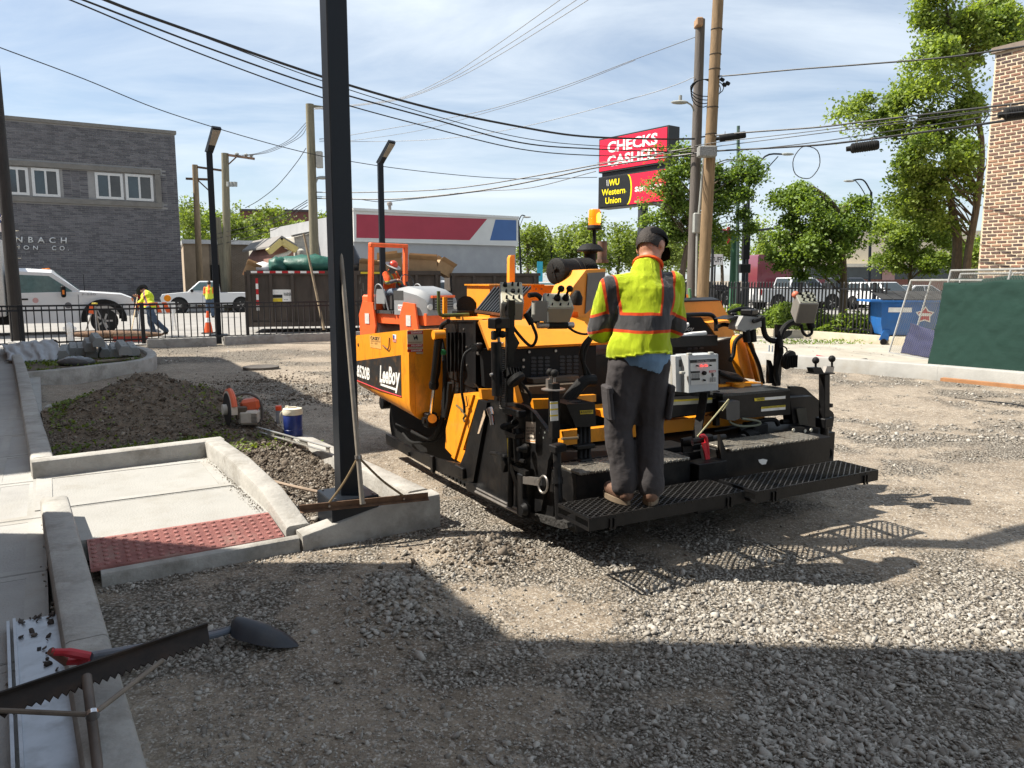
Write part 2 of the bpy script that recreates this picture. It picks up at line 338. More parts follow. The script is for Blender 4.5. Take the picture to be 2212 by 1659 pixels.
# sidewalk slabs and ramp slabs
slabm = M('broom finished slab', (.33, .325, .31), .92, var=.12, scale=2.5, bump=.3, bscale=70, dirt=(.30, .29, .26), dscale=1.8, damt=.5)
wpar = struct(bpy.data.objects.new('sidewalk_slabs', None)); COL.objects.link(wpar); wpar.location = LOT.o; wpar.rotation_euler = (0, 0, LOT.t)
b0 = -7.0
while b0 < 19:
    k = lambda b: -.03 * (b + 2.6) / 3.6 - .11 - .085 - .02
    ln = 1.16; bb = B(); e = .004
    bb.prism([(-1.75, b0 + e, .02), (k(b0) , b0 + e, .02), (k(b0 + ln), b0 + ln - e, .02), (-1.75, b0 + ln - e, .02)], (0, 0, .15)); bb.obj('slab', slabm, wpar)
    bb = B()                                                        # smooth trowelled picture-frame border
    for lo, hi in (((-.62, b0 + .012), (k(b0 + ln) - .01, b0 + ln - .012)),):
        t = .17
        for a0, b_0, a1, b_1 in ((lo[0], lo[1], hi[0], lo[1] + .07), (lo[0], hi[1] - .07, hi[0], hi[1]), (lo[0], lo[1] + .07, lo[0] + .07, hi[1] - .07), (hi[0] - .09, lo[1] + .07, hi[0], hi[1] - .07)):
            bb.b2((a0, b_0, .168), (a1, b_1, .1722))
    bb.obj('slab_border', concrete, wpar); b0 += ln
rampm = M('ramp concrete', (.325, .32, .30), .9, var=.08, scale=2, bump=.28, bscale=70, dirt=(.25, .235, .2), dscale=2.6, damt=.5)
ramp = struct(bpy.data.objects.new('kerb_ramp', None)); COL.objects.link(ramp); ramp.location = LOT.o; ramp.rotation_euler = (0, 0, LOT.t)
def slab(a0, a1, c0, c1, z0, z1): B().prism([(a0, c0, z0), (a1, c0, z0), (a1, c1, z1), (a0, c1, z1)], (0, 0, -.14)).obj('slab', rampm, ramp)
slab(-.11, 1.12, .50, 1.272, .152, .172); slab(-.33, 1.05, 1.28, 2.40, .172, .176)
for a0, a1, c0, c1, z in ((-.31, -.2, 1.3, 2.36, .1795), (-.2, .95, 1.3, 1.38, .1795), (.95, 1.03, 1.3, 2.38, .1795), (-.2, .95, 2.28, 2.36, .1795)):
    B().b2((a0, c0, z - .012), (a1, c1, z)).obj('slab_border', concrete, ramp)
# tactile strip with truncated domes, each a piece of its own
brick = M('brick red tactile plastic', (.30, .125, .11), .75, var=.18, scale=9, bump=.2, bscale=90, dirt=(.36, .26, .22), dscale=4, damt=.75)
mat_ = struct(B().prism([(-.02, .065, .10), (1.12, .065, .10), (1.12, .50, .152), (-.02, .50, .152)], (0, 0, -.02)).obj('tactile_strip', brick)); mat_.location = LOT.o; mat_.rotation_euler = (0, 0, LOT.t)
dm = B().lathe([(.017, 0), (.0155, .006), (.010, .010)], n=8); d0 = None; rid = B()
for i in range(19):
    for j in range(7):
        a, b = .01 + i * .0605, .095 + j * .062; z = .10 + (b - .065) * .1195
        if d0 is None: d0 = dm.obj('dome', brick, mat_); o = d0
        else: o = d0.copy(); COL.objects.link(o)
        o.location = (a, b, z)
for j in range(44): rid.b2((-.015, .07 + j * .0095, .0995 + j * .0095 * .1195), (1.115, .0735 + j * .0095, .1022 + j * .0095 * .1195))
rid.obj('ribbing', brick, mat_)
# streets beyond the fences, alley on the right, verge
def sheet(name, pts, z, mat): return struct(B().add([(p[0], p[1], z) for p in pts], [tuple(range(len(pts)))]).obj(name, mat))
fdir = (G(725, 735) - G(318, 752)); fdir.z = 0; fdir.normalize()
f0 = G(318, 752); FA = f0 - fdir * 60; FB = f0 + fdir * 24
sheet('road', [FA + Vector((-.3, 1, 0)), FB + Vector((-.3, 1, 0)), (60, 70, 0), (300, 200, 0), (-300, 200, 0)], .03, asphalt)
sheet('alley', [G(1645, 782), G(2212, 836), (30, 8, 0), (34, 30, 0), G(2050, 752), G(1900, 744), G(1650, 725), (3.5, 29, 0)], .012, M('alley concrete', (.36, .335, .285), .95, var=.18, scale=1.2, bump=.4, bscale=40, dirt=(.28, .24, .18), dscale=.9, damt=.7))
verge_pts = [G(1500, 715), G(1650, 724), G(1900, 743), G(2200, 764), (40, 32, 0), (10, 42, 0)]
sheet('verge', verge_pts, .05, M('weedy verge soil', (.07, .085, .03), 1, var=.4, scale=4, bump=.8, bscale=20))
# lane line of the street
B().add([(p.x, p.y, .038) for p in (G(300, 668), G(420, 661), G(420, 663), G(300, 670.5))], [(0, 1, 2, 3)]).obj('road_marking', M('road paint', (.6, .58, .5), .8), kind='structure')

# soil of the planting bed, rising to the mound
MC = LOT.l(A(335, 800, 9.4))
def bedz(a, b):
    z = .20 + .02 * fbm(a, b, 2, 3) + .018 * fbm(a, b, 8, 3, 4.)
    if a > 1.2 and b < 2.3: z = .19 - .10 * max(0, min(1, (2.3 - b) / 1.2)) + .03 * fbm(a, b, 5, 3)
    da, db = a - .82, b - 4.5
    q = (da * .9 + db * .15) ** 2 / .95 ** 2 + db ** 2 / 1.15 ** 2
    z += .50 * math.exp(-q * 1.3) * (1 + .16 * fbm(a, b, 2.3, 4, 1.)) + .05 * math.exp(-q * .6) * fbm(a, b, 9, 3, 6.)
    if b > 5.4: z -= (b - 5.4) * .34
    if a > 1.85 and b > 3.2: z -= (a - 1.85) * .5
    return z
def bedpt(u, v):
    b = .14 + v * 6.0; lo = -.2 - .03 * max(0, b - 2.5); hi = 2.1 - .06 * b if b < 3.4 else 1.93 + .12 * (b - 3.4)
    if b < 2.62: lo = 1.25 - .03 * b
    a = lo + (hi - lo) * u; return W(a, b, max(-.03, bedz(a, b)))
bed = struct(B().grid(bedpt, 70, 190).obj('planting_bed', soilm, sharp=180))
ib = [p.copy() for p in isl] + [G(60, 775)]
for p in ib: p.z = .19
struct(B().add(ib, [tuple(range(len(ib)))]).obj('island_bed', soilm))
# gravel, clods and weeds (nobody could count them)
def stones(name, n, pos, rad, mat, flat=.6, seed=1):
    rg = np.random.default_rng(seed)
    ico = np.array([(0, 0, 1)] + [(.894 * math.cos(2 * math.pi * k / 5), .894 * math.sin(2 * math.pi * k / 5), .447) for k in range(5)] + [(.894 * math.cos(2 * math.pi * (k + .5) / 5), .894 * math.sin(2 * math.pi * (k + .5) / 5), -.447) for k in range(5)] + [(0, 0, -1)])
    tri = [(0, 1 + k, 1 + (k + 1) % 5) for k in range(5)] + [(1 + k, 6 + k, 1 + (k + 1) % 5) for k in range(5)] + [(6 + k, 6 + (k + 1) % 5, 1 + (k + 1) % 5) for k in range(5)] + [(11, 6 + (k + 1) % 5, 6 + k) for k in range(5)]
    tri = np.array(tri); V = np.repeat(ico[None], n, 0) * (1 + rg.uniform(-.5, .42, (n, 12, 1))) + rg.normal(0, .12, (n, 12, 3))
    V *= np.stack([rg.uniform(.75, 1.35, n), rg.uniform(.6, 1.0, n), flat * rg.uniform(.6, 1.25, n)], 1)[:, None, :] * rad[:, None, None]
    ax = rg.normal(0, .35, (n, 2)); cz = rg.uniform(0, 2 * math.pi, n)
    c, s = np.cos(cz), np.sin(cz); x, y, z = V[..., 0].copy(), V[..., 1].copy(), V[..., 2].copy()
    z2 = z + x * ax[:, :1] + y * ax[:, 1:]; X = x * c[:, None] - y * s[:, None]; Y = x * s[:, None] + y * c[:, None]
    V = np.stack([X, Y, z2], -1) + pos[:, None, :]
    me = bpy.data.meshes.new(name); F = (tri[None] + (np.arange(n) * 12)[:, None, None]).reshape(-1, 3)
    me.vertices.add(n * 12); me.vertices.foreach_set('co', V.reshape(-1).astype(np.float32)); me.loops.add(F.size); me.loops.foreach_set('vertex_index', F.reshape(-1).astype(np.int32))
    me.polygons.add(len(F)); me.polygons.foreach_set('loop_start', np.arange(0, F.size, 3, dtype=np.int32)); me.update(calc_edges=True)
    cv = me.attributes.new('tone', 'FLOAT', 'POINT'); cv.data.foreach_set('value', np.repeat(rg.uniform(0, 1, n), 12).astype(np.float32))
    return mobj(name, me, mat, flat=True)
def tone_mat(name, cols, rough=.9):
    m = bpy.data.materials.new(name); m.use_nodes = True; nt = m.node_tree; L = nt.links.new; b = nt.nodes['Principled BSDF']; b.inputs['Roughness'].default_value = rough; b.inputs['Specular IOR Level'].default_value = .25
    a = nt.nodes.new('ShaderNodeAttribute'); a.attribute_name = 'tone'; r = nt.nodes.new('ShaderNodeValToRGB')
    while len(r.color_ramp.elements) < len(cols): r.color_ramp.elements.new(.5)
    for i, c in enumerate(cols): r.color_ramp.elements[i].position = i / (len(cols) - 1); r.color_ramp.elements[i].color = tuple(c) + (1,)
    n = nt.nodes.new('ShaderNodeTexNoise'); n.inputs['Scale'].default_value = 130; tc = nt.nodes.new('ShaderNodeTexCoord'); L(tc.outputs['Object'], n.inputs['Vector'])
    q = nt.nodes.new('ShaderNodeMix'); q.data_type = 'RGBA'; q.blend_type = 'MULTIPLY'; q.inputs['Factor'].default_value = .45; L(a.outputs['Fac'], r.inputs[0]); L(r.outputs[0], q.inputs['A']); L(n.outputs[0], q.inputs['B']); L(q.outputs['Result'], b.inputs['Base Color'])
    return m
def inlot(x, y):
    l = LOT.l(Vector((x, y, 0))); a, b = l.x, l.y
    if a < .09 + .036 * max(0, -b): return False
    if b > -.03 and a < 2.28: return b > 8.2 and a > 1.4
    return True
P_, R_ = [], []; k = 0
while len(P_) < 92000 and k < 700000:
    k += 1; y = 1 / random.uniform(1 / 9.5, 1 / 1.9); x = random.uniform(-.95, .95) * (y + .3)
    if not inlot(x, y): continue
    m = gmask(x, y); q = .5 + .5 * mnoise.noise(Vector((x * 7, y * 7, 1.5)))
    if random.random() > max(.13, (m - .2) * 1.45) * (.35 + q): continue
    r = min(.019, .0034 * math.exp(random.gauss(.3, .6))) * (1.25 if m > .75 else .95); P_.append((x, y, gh(x, y) + r * .2)); R_.append(r)
for c, rr, cnt, r0 in ((PILES[1][0], .26, 420, .017), (PILES[0][0], .4, 900, .009), (G(880, 1345), .3, 240, .018)):
    for _ in range(cnt):
        t = random.uniform(0, 6.283); q = rr * abs(random.gauss(0, .6)); x, y = c.x + q * math.cos(t), c.y + q * math.sin(t); r = r0 * random.uniform(.5, 1.3); P_.append((x, y, gh(x, y) + r * .4)); R_.append(r)
stone_tones = tone_mat('limestone gravel', [(.21, .185, .155), (.30, .275, .24), (.37, .345, .305), (.43, .405, .36), (.54, .505, .45)])
o = stones('gravel', len(P_), np.array(P_), np.array(R_), stone_tones); o['kind'] = 'stuff'; o['label'] = 'loose grey crushed stone spread over the lot'; o['category'] = 'gravel'
P_, R_ = [], []
for _ in range(16000):
    y = 1 / random.uniform(1 / 24, 1 / 8.5); x = random.uniform(-.55, .8) * y
    if not inlot(x, y) or gmask(x, y) < random.uniform(.2, .9) : continue
    r = random.uniform(.012, .03); P_.append((x, y, gh(x, y) + r * .2)); R_.append(r)
o = stones('gravel', len(P_), np.array(P_), np.array(R_), stone_tones, seed=3); o['kind'] = 'stuff'; o['label'] = 'coarser stones lying on the far half of the lot'; o['category'] = 'gravel'
P_, R_ = [], []                                                       # soil clods
for _ in range(30000):
    u, v = random.random(), random.random(); p = bedpt(u, v); r = .0045 * math.exp(random.gauss(.3, .55)); P_.append((p.x, p.y, p.z + r * .3)); R_.append(min(r, .035))
for c, rr, cnt in ((PILES[0][0], .35, 1500), (PILES[3][0], 1.6, 2500), (PILES[4][0], 1.2, 2500)):
    for _ in range(cnt):
        t = random.uniform(0, 6.283); q = rr * abs(random.gauss(0, .6)); x, y = c.x + q * math.cos(t), c.y + q * math.sin(t); r = .006 * math.exp(random.gauss(.3, .5)); P_.append((x, y, gh(x, y) + r * .3)); R_.append(min(r, .04))
o = stones('soil_clods', len(P_), np.array(P_), np.array(R_), tone_mat('soil clods', [(.08, .065, .05), (.125, .103, .08), (.17, .14, .11), (.215, .18, .145), (.34, .31, .26)], 1), .75, 5); o['kind'] = 'stuff'; o['label'] = 'crumbled brown soil on the bed and mound'; o['category'] = 'soil'
P_, R_ = [], []                                                       # broken rubble by the dark pole's base and stones on the kerbs
for _ in range(1100):
    a, b = random.uniform(1.3, 2.0), abs(random.gauss(0, .6)) + .25; r = .006 * math.exp(random.gauss(.2, .5)); P_.append((*W(a, b)[:2], bedz(a, b) + r * .5)); R_.append(r)
for _ in range(170):
    a, b = -.24 - .036 * 0 + random.gauss(-.03, .02), random.uniform(-5, 1); r = random.uniform(.004, .011); P_.append((*W(a + .0875 - .038 * (b + 2.6) / 3.6 - .02, b)[:2], .174)); R_.append(r)
for _ in range(260):
    b = random.uniform(.5, 2.42); a = 1.15 - .03 * b - .10 + .055 - abs(random.gauss(0, .03)); r = random.uniform(.002, .008); P_.append((*W(a, b)[:2], .178)); R_.append(r)
for _ in range(420):
    a = random.uniform(.0, 2.2); b = -.04 - abs(random.gauss(0, .05)); r = random.uniform(.004, .013); P_.append((*W(a, b)[:2], .006)); R_.append(r)
for _ in range(60):
    a, b = random.uniform(-1.0, -.3), random.uniform(-4.5, -.5); r = random.uniform(.004, .017); P_.append((*W(a, b)[:2], .176)); R_.append(r)
o = stones('rubble', len(P_), np.array(P_), np.array(R_), tone_mat('pale rubble', [(.14, .12, .1), (.34, .31, .27), (.5, .47, .42)]), .8, 9); o['kind'] = 'stuff'; o['label'] = 'broken pale rubble by the foot of the dark pole'; o['category'] = 'rubble'

def leaf_mat(name, c1, c2, trans=.35, nscale=1.2):
    m = bpy.data.materials.new(name); m.use_nodes = True; nt = m.node_tree; L = nt.links.new; nt.nodes.remove(nt.nodes['Principled BSDF']); nw = nt.nodes.new
    tc = nw('ShaderNodeTexCoord'); n = nw('ShaderNodeTexNoise'); n.inputs['Scale'].default_value = nscale; n.inputs['Detail'].default_value = 3; L(tc.outputs['Object'], n.inputs['Vector'])
    a = nw('ShaderNodeAttribute'); a.attribute_name = 'tone'; ad = nw('ShaderNodeMath'); ad.operation = 'MULTIPLY_ADD'; ad.inputs[1].default_value = .45; L(a.outputs['Fac'], ad.inputs[0]); L(n.outputs[0], ad.inputs[2])
    r = nw('ShaderNodeValToRGB'); r.color_ramp.elements[0].position = .4; r.color_ramp.elements[1].position = .95; r.color_ramp.elements[0].color = c1 + (1,); r.color_ramp.elements[1].color = c2 + (1,); L(ad.outputs[0], r.inputs[0])
    d = nw('ShaderNodeBsdfPrincipled'); d.inputs['Roughness'].default_value = .55; d.inputs['Specular IOR Level'].default_value = .35; L(r.outputs[0], d.inputs['Base Color'])
    t = nw('ShaderNodeBsdfTranslucent'); g = nw('ShaderNodeMix'); g.data_type = 'RGBA'; g.blend_type = 'MULTIPLY'; g.inputs['Factor'].default_value = 1; g.inputs['B'].default_value = (1.5, 1.5, .5, 1); L(r.outputs[0], g.inputs['A']); L(g.outputs['Result'], t.inputs[0])
    ms = nw('ShaderNodeMixShader'); ms.inputs[0].default_value = trans; L(d.outputs[0], ms.inputs[1]); L(t.outputs[0], ms.inputs[2]); L(ms.outputs[0], nt.nodes['Material Output'].inputs[0])
    return m
def leaves(name, pos, size, mat, parent=None, up=.25, droop=0, asp=.62, seed=0, wide=False):
    n = len(pos); rg = np.random.default_rng(seed); pos = np.asarray(pos, float)
    nr = rg.normal(0, 1, (n, 3)); nr[:, 2] = np.abs(nr[:, 2]) + up; nr /= np.linalg.norm(nr, axis=1)[:, None]
    t = rg.normal(0, 1, (n, 3)); t[:, 2] -= droop; t -= nr * (t * nr).sum(1)[:, None]; t /= np.linalg.norm(t, axis=1)[:, None]; s = np.cross(nr, t)
    sz = (np.asarray(size) * rg.uniform(.65, 1.3, n))[:, None]
    base = pos - t * sz * .5
    V = np.stack([base, base + t * sz * .45 + s * sz * asp * .5 + nr * sz * .08, base + t * sz, base + t * sz * .45 - s * sz * asp * .5 + nr * sz * .08], 1)
    me = bpy.data.meshes.new(name); me.vertices.add(n * 4); me.vertices.foreach_set('co', V.reshape(-1).astype(np.float32))
    F = np.arange(n * 4, dtype=np.int32); me.loops.add(n * 4); me.loops.foreach_set('vertex_index', F); me.polygons.add(n); me.polygons.foreach_set('loop_start', np.arange(0, n * 4, 4, dtype=np.int32)); me.update(calc_edges=True)
    cv = me.attributes.new('tone', 'FLOAT', 'POINT'); cv.data.foreach_set('value', np.repeat(rg.uniform(0, 1, n), 4).astype(np.float32))
    return mobj(name, me, mat, parent, flat=True)
weedm = leaf_mat('weed leaves', (.045, .075, .014), (.16, .21, .04), .3, 3)
P_ = []
for _ in range(3600):
    q = random.random() ** 1.15
    if q < .32: a, b = random.uniform(-.15, 1.25), 2.72 + abs(random.gauss(0, .13))
    elif q < .55: t = random.uniform(.3, 3.3); a, b = .82 + 1.15 * math.cos(t) * random.uniform(.75, 1.1), 4.5 + 1.2 * math.sin(t) * random.uniform(.6, 1.05)
    elif q < .8: a, b = random.gauss(-.05, .25), random.uniform(2.8, 5.6)
    else: a, b = random.gauss(1.45, .22), random.uniform(2.3, 4.2)
    if a < -.2 or mnoise.noise(Vector((a * 3, b * 3, 2))) < -.12: continue
    p = W(a, b, bedz(a, b)); P_.append((p.x, p.y, p.z + random.uniform(.0, .05)))
o = leaves('weeds', P_, .045, weedm, up=.6, seed=2); o['kind'] = 'stuff'; o['label'] = 'low green weeds round the soil mound'; o['category'] = 'weeds'
P_ = []
for _ in range(2200):
    u, v = random.random(), random.random(); p = ib[0].lerp(ib[4], u).lerp(ib[-1].lerp(ib[-2], u), v * .6)
    if mnoise.noise(Vector((p.x * 1.6, p.y * 1.6, 0))) > -.15: P_.append((p.x, p.y, .2 + random.uniform(0, .04)))
o = leaves('weeds', P_, .06, weedm, up=.6, seed=4); o['kind'] = 'stuff'; o['label'] = 'sparse weeds on the kerbed island by the wheel stops'; o['category'] = 'weeds'
P_ = []; Sz = []
for _ in range(22000):
    u = random.random(); p = G(1500 + 520 * u, 717 + 31 * u + random.uniform(-1, 0)); p += Vector((.25, 1, 0)) * abs(random.gauss(0, .7))
    tall = .2 + .75 * max(0, .45 + 1.2 * mnoise.noise(Vector((p.x * 1.3, p.y * .9, 3)))); P_.append((p.x, p.y, .1 + tall * random.random() ** .8)); Sz.append(.16)
for _ in range(350): p = G(random.uniform(1660, 1850), 744); P_.append((p.x + random.gauss(0, .3), p.y + random.gauss(0, .12), random.uniform(.02, .14))); Sz.append(.1)
o = leaves('weeds', P_, np.array(Sz), leaf_mat('verge weeds', (.06, .11, .02), (.26, .36, .08), .4, 1.5), up=-.2, asp=.3, seed=6); o['kind'] = 'stuff'; o['label'] = 'tall green weeds growing along the black fence'; o['category'] = 'weeds'
# neighbouring building to the left (outside the picture) that shades the sidewalk and the foreground
nb = M('neighbour brick', (.27, .19, .15), .9, var=.2, scale=3, bump=.3)
def blk(a0, a1, b_0, b_1, h): o = B().b2((a0, b_0, 0), (a1, b_1, h)).obj('building_left', nb); o.location = LOT.o; o.rotation_euler = (0, 0, LOT.t); struct(o)
blk(-12, -1.85, -14, .62, 11.5); blk(-12, -1.85, .622, 1.78, 5.45); blk(-12, -1.85, 6.0, 17.5, 7.7)
# ============================================================ THE PAVER
def fit(name, s, o, X, Y, mat, parent=None, bold=.01, ext=.0015, space=1, line=1, align='LEFT'):   # lettering stretched to a parallelogram
    o, X, Y = Vector(o), Vector(X), Vector(Y)
    c = bpy.data.curves.new(name, 'FONT'); c.body = s; c.size = 1; c.offset = bold; c.space_character = space; c.space_line = line; c.align_x = align; c.resolution_u = 3
    t = bpy.data.objects.new('tmp', c); me = bpy.data.meshes.new_from_object(t); bpy.data.objects.remove(t); bpy.data.curves.remove(c)
    co = np.empty(len(me.vertices) * 3); me.vertices.foreach_get('co', co); co = co.reshape(-1, 3); lo, hi = co.min(0), co.max(0)
    nrm = X.cross(Y).normalized(); u = (co[:, 0] - lo[0]) / (hi[0] - lo[0]); v = (co[:, 1] - lo[1]) / (hi[1] - lo[1])
    me.vertices.foreach_set('co', (np.array(o)[None] + u[:, None] * np.array(X)[None] + v[:, None] * np.array(Y)[None] + np.array(nrm * ext)[None]).reshape(-1)); me.name = name; me.update()
    return mobj(name, me, mat, parent, flat=True)
orange = M('paver orange paint', (.82, .30, .014), .38, var=.06, scale=3, dirt=(.09, .04, .012), dscale=5.5, damt=.5, coat=.15, stretch=(1.6, 1.6, .7))
orange2 = M('clean orange paint', (.80, .30, .03), .42, var=.05, scale=3, dirt=(.5, .2, .03), dscale=9, damt=.4)
black = M('black machine paint', (.0075, .0075, .008), .4, var=.4, scale=9, dirt=(.03, .025, .02), dscale=6, damt=.6, bump=.06, bscale=30, spec=.28)
flatblack = M('flat black', (.006, .006, .0065), .6, var=.3, spec=.25)
rubber = M('black rubber', (.008, .008, .008), .7, var=.3, bump=.2, spec=.3)
chrome = M('chromed steel', (.6, .6, .6), .18, metal=1, var=.05)
steel = M('worn steel', (.33, .31, .29), .42, metal=.85, var=.25, scale=12, dirt=(.12, .08, .05), dscale=6)
greybox = M('grey enclosure paint', (.33, .33, .30), .5, var=.06, dirt=(.2, .19, .16), dscale=5)
cream = M('control panel face', (.45, .42, .31), .55, var=.08, scale=14, dirt=(.2, .17, .1), dscale=9)
lightgrey = M('light grey enclosure', (.38, .40, .41), .5, var=.04)
white = M('white sticker', (.72, .71, .68), .6, var=.06, scale=20, dirt=(.4, .36, .3), dscale=12, damt=.5)
red = M('warning red', (.45, .015, .02), .5, var=.1)
yellow = M('caution yellow', (.65, .5, .03), .55, var=.1, dirt=(.3, .22, .05), dscale=12)
ink = M('black ink', (.01, .01, .01), .6)
tread = M('aluminium tread plate', (.24, .22, .185), .45, metal=.6, var=.3, scale=16, dirt=(.06, .045, .03), dscale=7, damt=.9, bump=.5, bscale=70)
PVR = T('asphalt_paver', 'orange and black asphalt paver standing on the gravel lot', 'paver', PV.o, PV.t)
C1, C2, C3, C4, C5, C6, CA = (1350, 950), (1350, 1450), (1900, 1050), (2600, 1050), (1900, 1500), (2600, 1450), (1900, 400)
def pa(c, pts, a): return [PV.pa(p, a) for p in zc(*c, pts)]
def pb(c, pts, b): return [PV.pb(p, b) for p in zc(*c, pts)]
def pa1(c, x, y, a): return pa(c, [(x, y)], a)[0]
def pb1(c, x, y, b): return pb(c, [(x, y)], b)[0]
def P(name, b, mat, parent=None, **k): return b.obj(name, mat, parent or PVR, **k)
def bolts(pts, d, r=.009, h=.008, mat=None, parent=None, name='bolt'):
    for p in pts: B().cyl(p, Vector(p) + Vector(d) * h, r, n=6).obj(name, mat or steel, parent or PVR)
# ---- crawler track, chassis
for a0 in (.36, 2.35):
    b = B(); prof = []
    for k in range(28):
        t = 2 * math.pi * k / 28; prof.append((2.95 + (1.15 if math.cos(t) > 0 else -1.15) + .27 * math.cos(t), .30 + .27 * math.sin(t)))
    b.prism([(a0, y, z) for y, z in prof], (.32, 0, 0))
    for k in range(34):
        y = 1.65 + k * .08; b.b2((a0 - .003, y, -.005), (a0 + .323, y + .045, .034)); b.b2((a0 - .003, y, .565), (a0 + .323, y + .045, .596))
    P('crawler_track', b, rubber)
P('chassis', B().b2((.7, 1.5, .25), (2.33, 4.2, .75)).b2((.35, 1.52, .60), (2.68, 2.78, 1.2)), black)
P('push_roller', B().cyl((.4, 4.75, .42), (2.6, 4.75, .42), .075, n=14).b2((.55, 4.2, .34), (.66, 4.78, .5)).b2((2.3, 4.2, .34), (2.4, 4.78, .5)), black)
# ---- hopper
ztop = lambda b: 1.37 - (b - 2.8) * .095
rings = []
for b_ in (2.8, 3.3, 3.9, 4.32, 4.4):
    k = 0 if b_ < 4.35 else .05; zt = ztop(b_) - k; g_ = .055 * (b_ - 2.8)
    rings.append([Vector((a, b_, z)) for a, z in ((0 + k, zt), (0, zt - .03), (0, .715 + g_), (.010, .655 + g_), (.04, .605 + g_), (.095, .565 + g_), (.2, .548 + g_), (.42, .54 + g_), (.5, .55 + g_), (.5, .64 + g_), (.10, .95), (.05, zt))])
wing = P('hopper_wing', B().loft(rings), orange)
rings = [[Vector((3.04 - p.x, p.y, p.z)) for p in r] for r in rings]
P('hopper_wing', B().loft(rings), orange)
P('hopper_back_wall', B().b2((.052, 2.79, .62), (2.99, 2.83, ztop(2.8) - .002)), orange)
P('hopper_floor', B().b2((.5, 2.83, .58), (2.54, 4.3, .62)), steel)
bolts([(0, 4.26, 1.13), (0, 3.17, 1.27)], (-1, 0, 0), .02, .004, flatblack, wing, 'lifting_hole')
def qa(c, pts, a, th=.002): return B().prism(pa(c, pts, a), (th, 0, 0))
P('decal_band', qa(C1, [(118, 1118), (540, 1062), (547, 1452), (340, 1385), (125, 1297)], -.0025), M('decal black', (.02, .02, .02), .45, var=.3, dirt=(.2, .09, .02), dscale=9, damt=.5), wing)
P('decal_line', B().tube(pa(C1, [(125, 1297), (340, 1385), (547, 1452)], -.003), .006, 4), red, wing)
def fa(name, s, c, p0, p1, p2, a, mat, par, **k):      # three crop corners: bottom-left, bottom-right, top-left
    q = pa(c, [p0, p1, p2], a); return fit(name, s, q[0], q[1] - q[0], q[2] - q[0], mat, par or PVR, **k)
def fb(name, s, c, p0, p1, p2, b, mat, par, **k):
    q = pb(c, [p0, p1, p2], b); return fit(name, s, q[0], q[1] - q[0], q[2] - q[0], mat, par or PVR, **k)
fa('lettering', '8520B', C1, (132, 1262), (250, 1300), (135, 1150), -.004, white, wing, bold=.03)
fa('lettering', 'LeeBo', C1, (345, 1318), (490, 1345), (350, 1158), -.004, white, wing, bold=.035)
fa('lettering', 'y', C1, (488, 1415), (530, 1425), (492, 1222), -.004, white, wing, bold=.035)
P('decal_line', qa(C1, [(352, 1325), (500, 1375), (503, 1398), (352, 1345)], -.0045, .001), white, wing)
st = P('sticker', qa(C1, [(250, 877), (352, 893), (358, 1008), (255, 988)], -.003, .001), M('faded orange label', (.62, .33, .09), .6), wing)
fa('lettering', 'CASEY', C1, (260, 915), (345, 925), (258, 885), -.0042, ink, wing, bold=.02)
fa('lettering', 'EQUIPMENT COMPANY INC.\n642-0911   1-1000 927\n- ---- ----- -\n---- ------', C1, (262, 995), (352, 1005), (258, 922), -.0042, M('brown ink', (.13, .06, .02), .6), wing, bold=0)
P('flag_sticker', qa(C1, [(466, 868), (497, 872), (497, 945), (468, 940)], -.003, .001), white, wing)
P('flag_canton', qa(C1, [(466, 876), (482, 878), (482, 906), (467, 904)], -.0042, .001), M('flag blue', (.03, .07, .3), .6), wing)
for k in range(4): P('flag_stripe', qa(C1, [(468, 910 + k * 8), (496, 914 + k * 8), (496, 918 + k * 8), (468, 914 + k * 8)], -.0044, .001), red, wing)
P('hook_rod', B().tube(pa(C1, [(435, 900), (430, 985), (418, 1010), (372, 972)], -.012), .006, 6), M('rust', (.12, .05, .03), .8), wing)
# danger sticker on the hopper's rear face
def qb(c, pts, b, th=.002): return B().prism(pb(c, pts, b), (0, th, 0))
hb = 2.78
P('sticker', qb(C1, [(600, 835), (748, 828), (748, 1050), (690, 1052), (680, 1010), (605, 1038)], hb, .006), M('old sticker', (.52, .43, .30), .6, var=.1, scale=20, dirt=(.25, .13, .05), dscale=9), wing)
for y0, y1, s in ((837, 868, 'DANGER'), (958, 986, 'PELIGRO'), (1006, 1034, 'DANGER')):
    P('sticker_band', qb(C1, [(602, y0 + 3), (747, y0), (747, y1 - 3), (602, y1)], hb - .002, .001), red, wing)
    fb('lettering', s, C1, (638, y1 - 5), (740, y1 - 9), (638, y0 + 7), hb - .0035, white, wing, bold=.02)
P('sticker_band', qb(C1, [(608, 873), (745, 868), (745, 932), (608, 936)], hb - .002, .001), cream, wing)
P('pictogram', qb(C1, [(652, 870), (672, 898), (690, 872), (700, 900), (698, 925), (682, 905), (668, 922)], hb - .0035, .001), ink, wing)
for y in (944, 995): fb('lettering', 'PINCH POINT' if y == 944 else 'PUNTO DE CORTE', C1, (610, y + 5), (735, y + 3), (610, y - 4), hb - .0035, ink, wing)
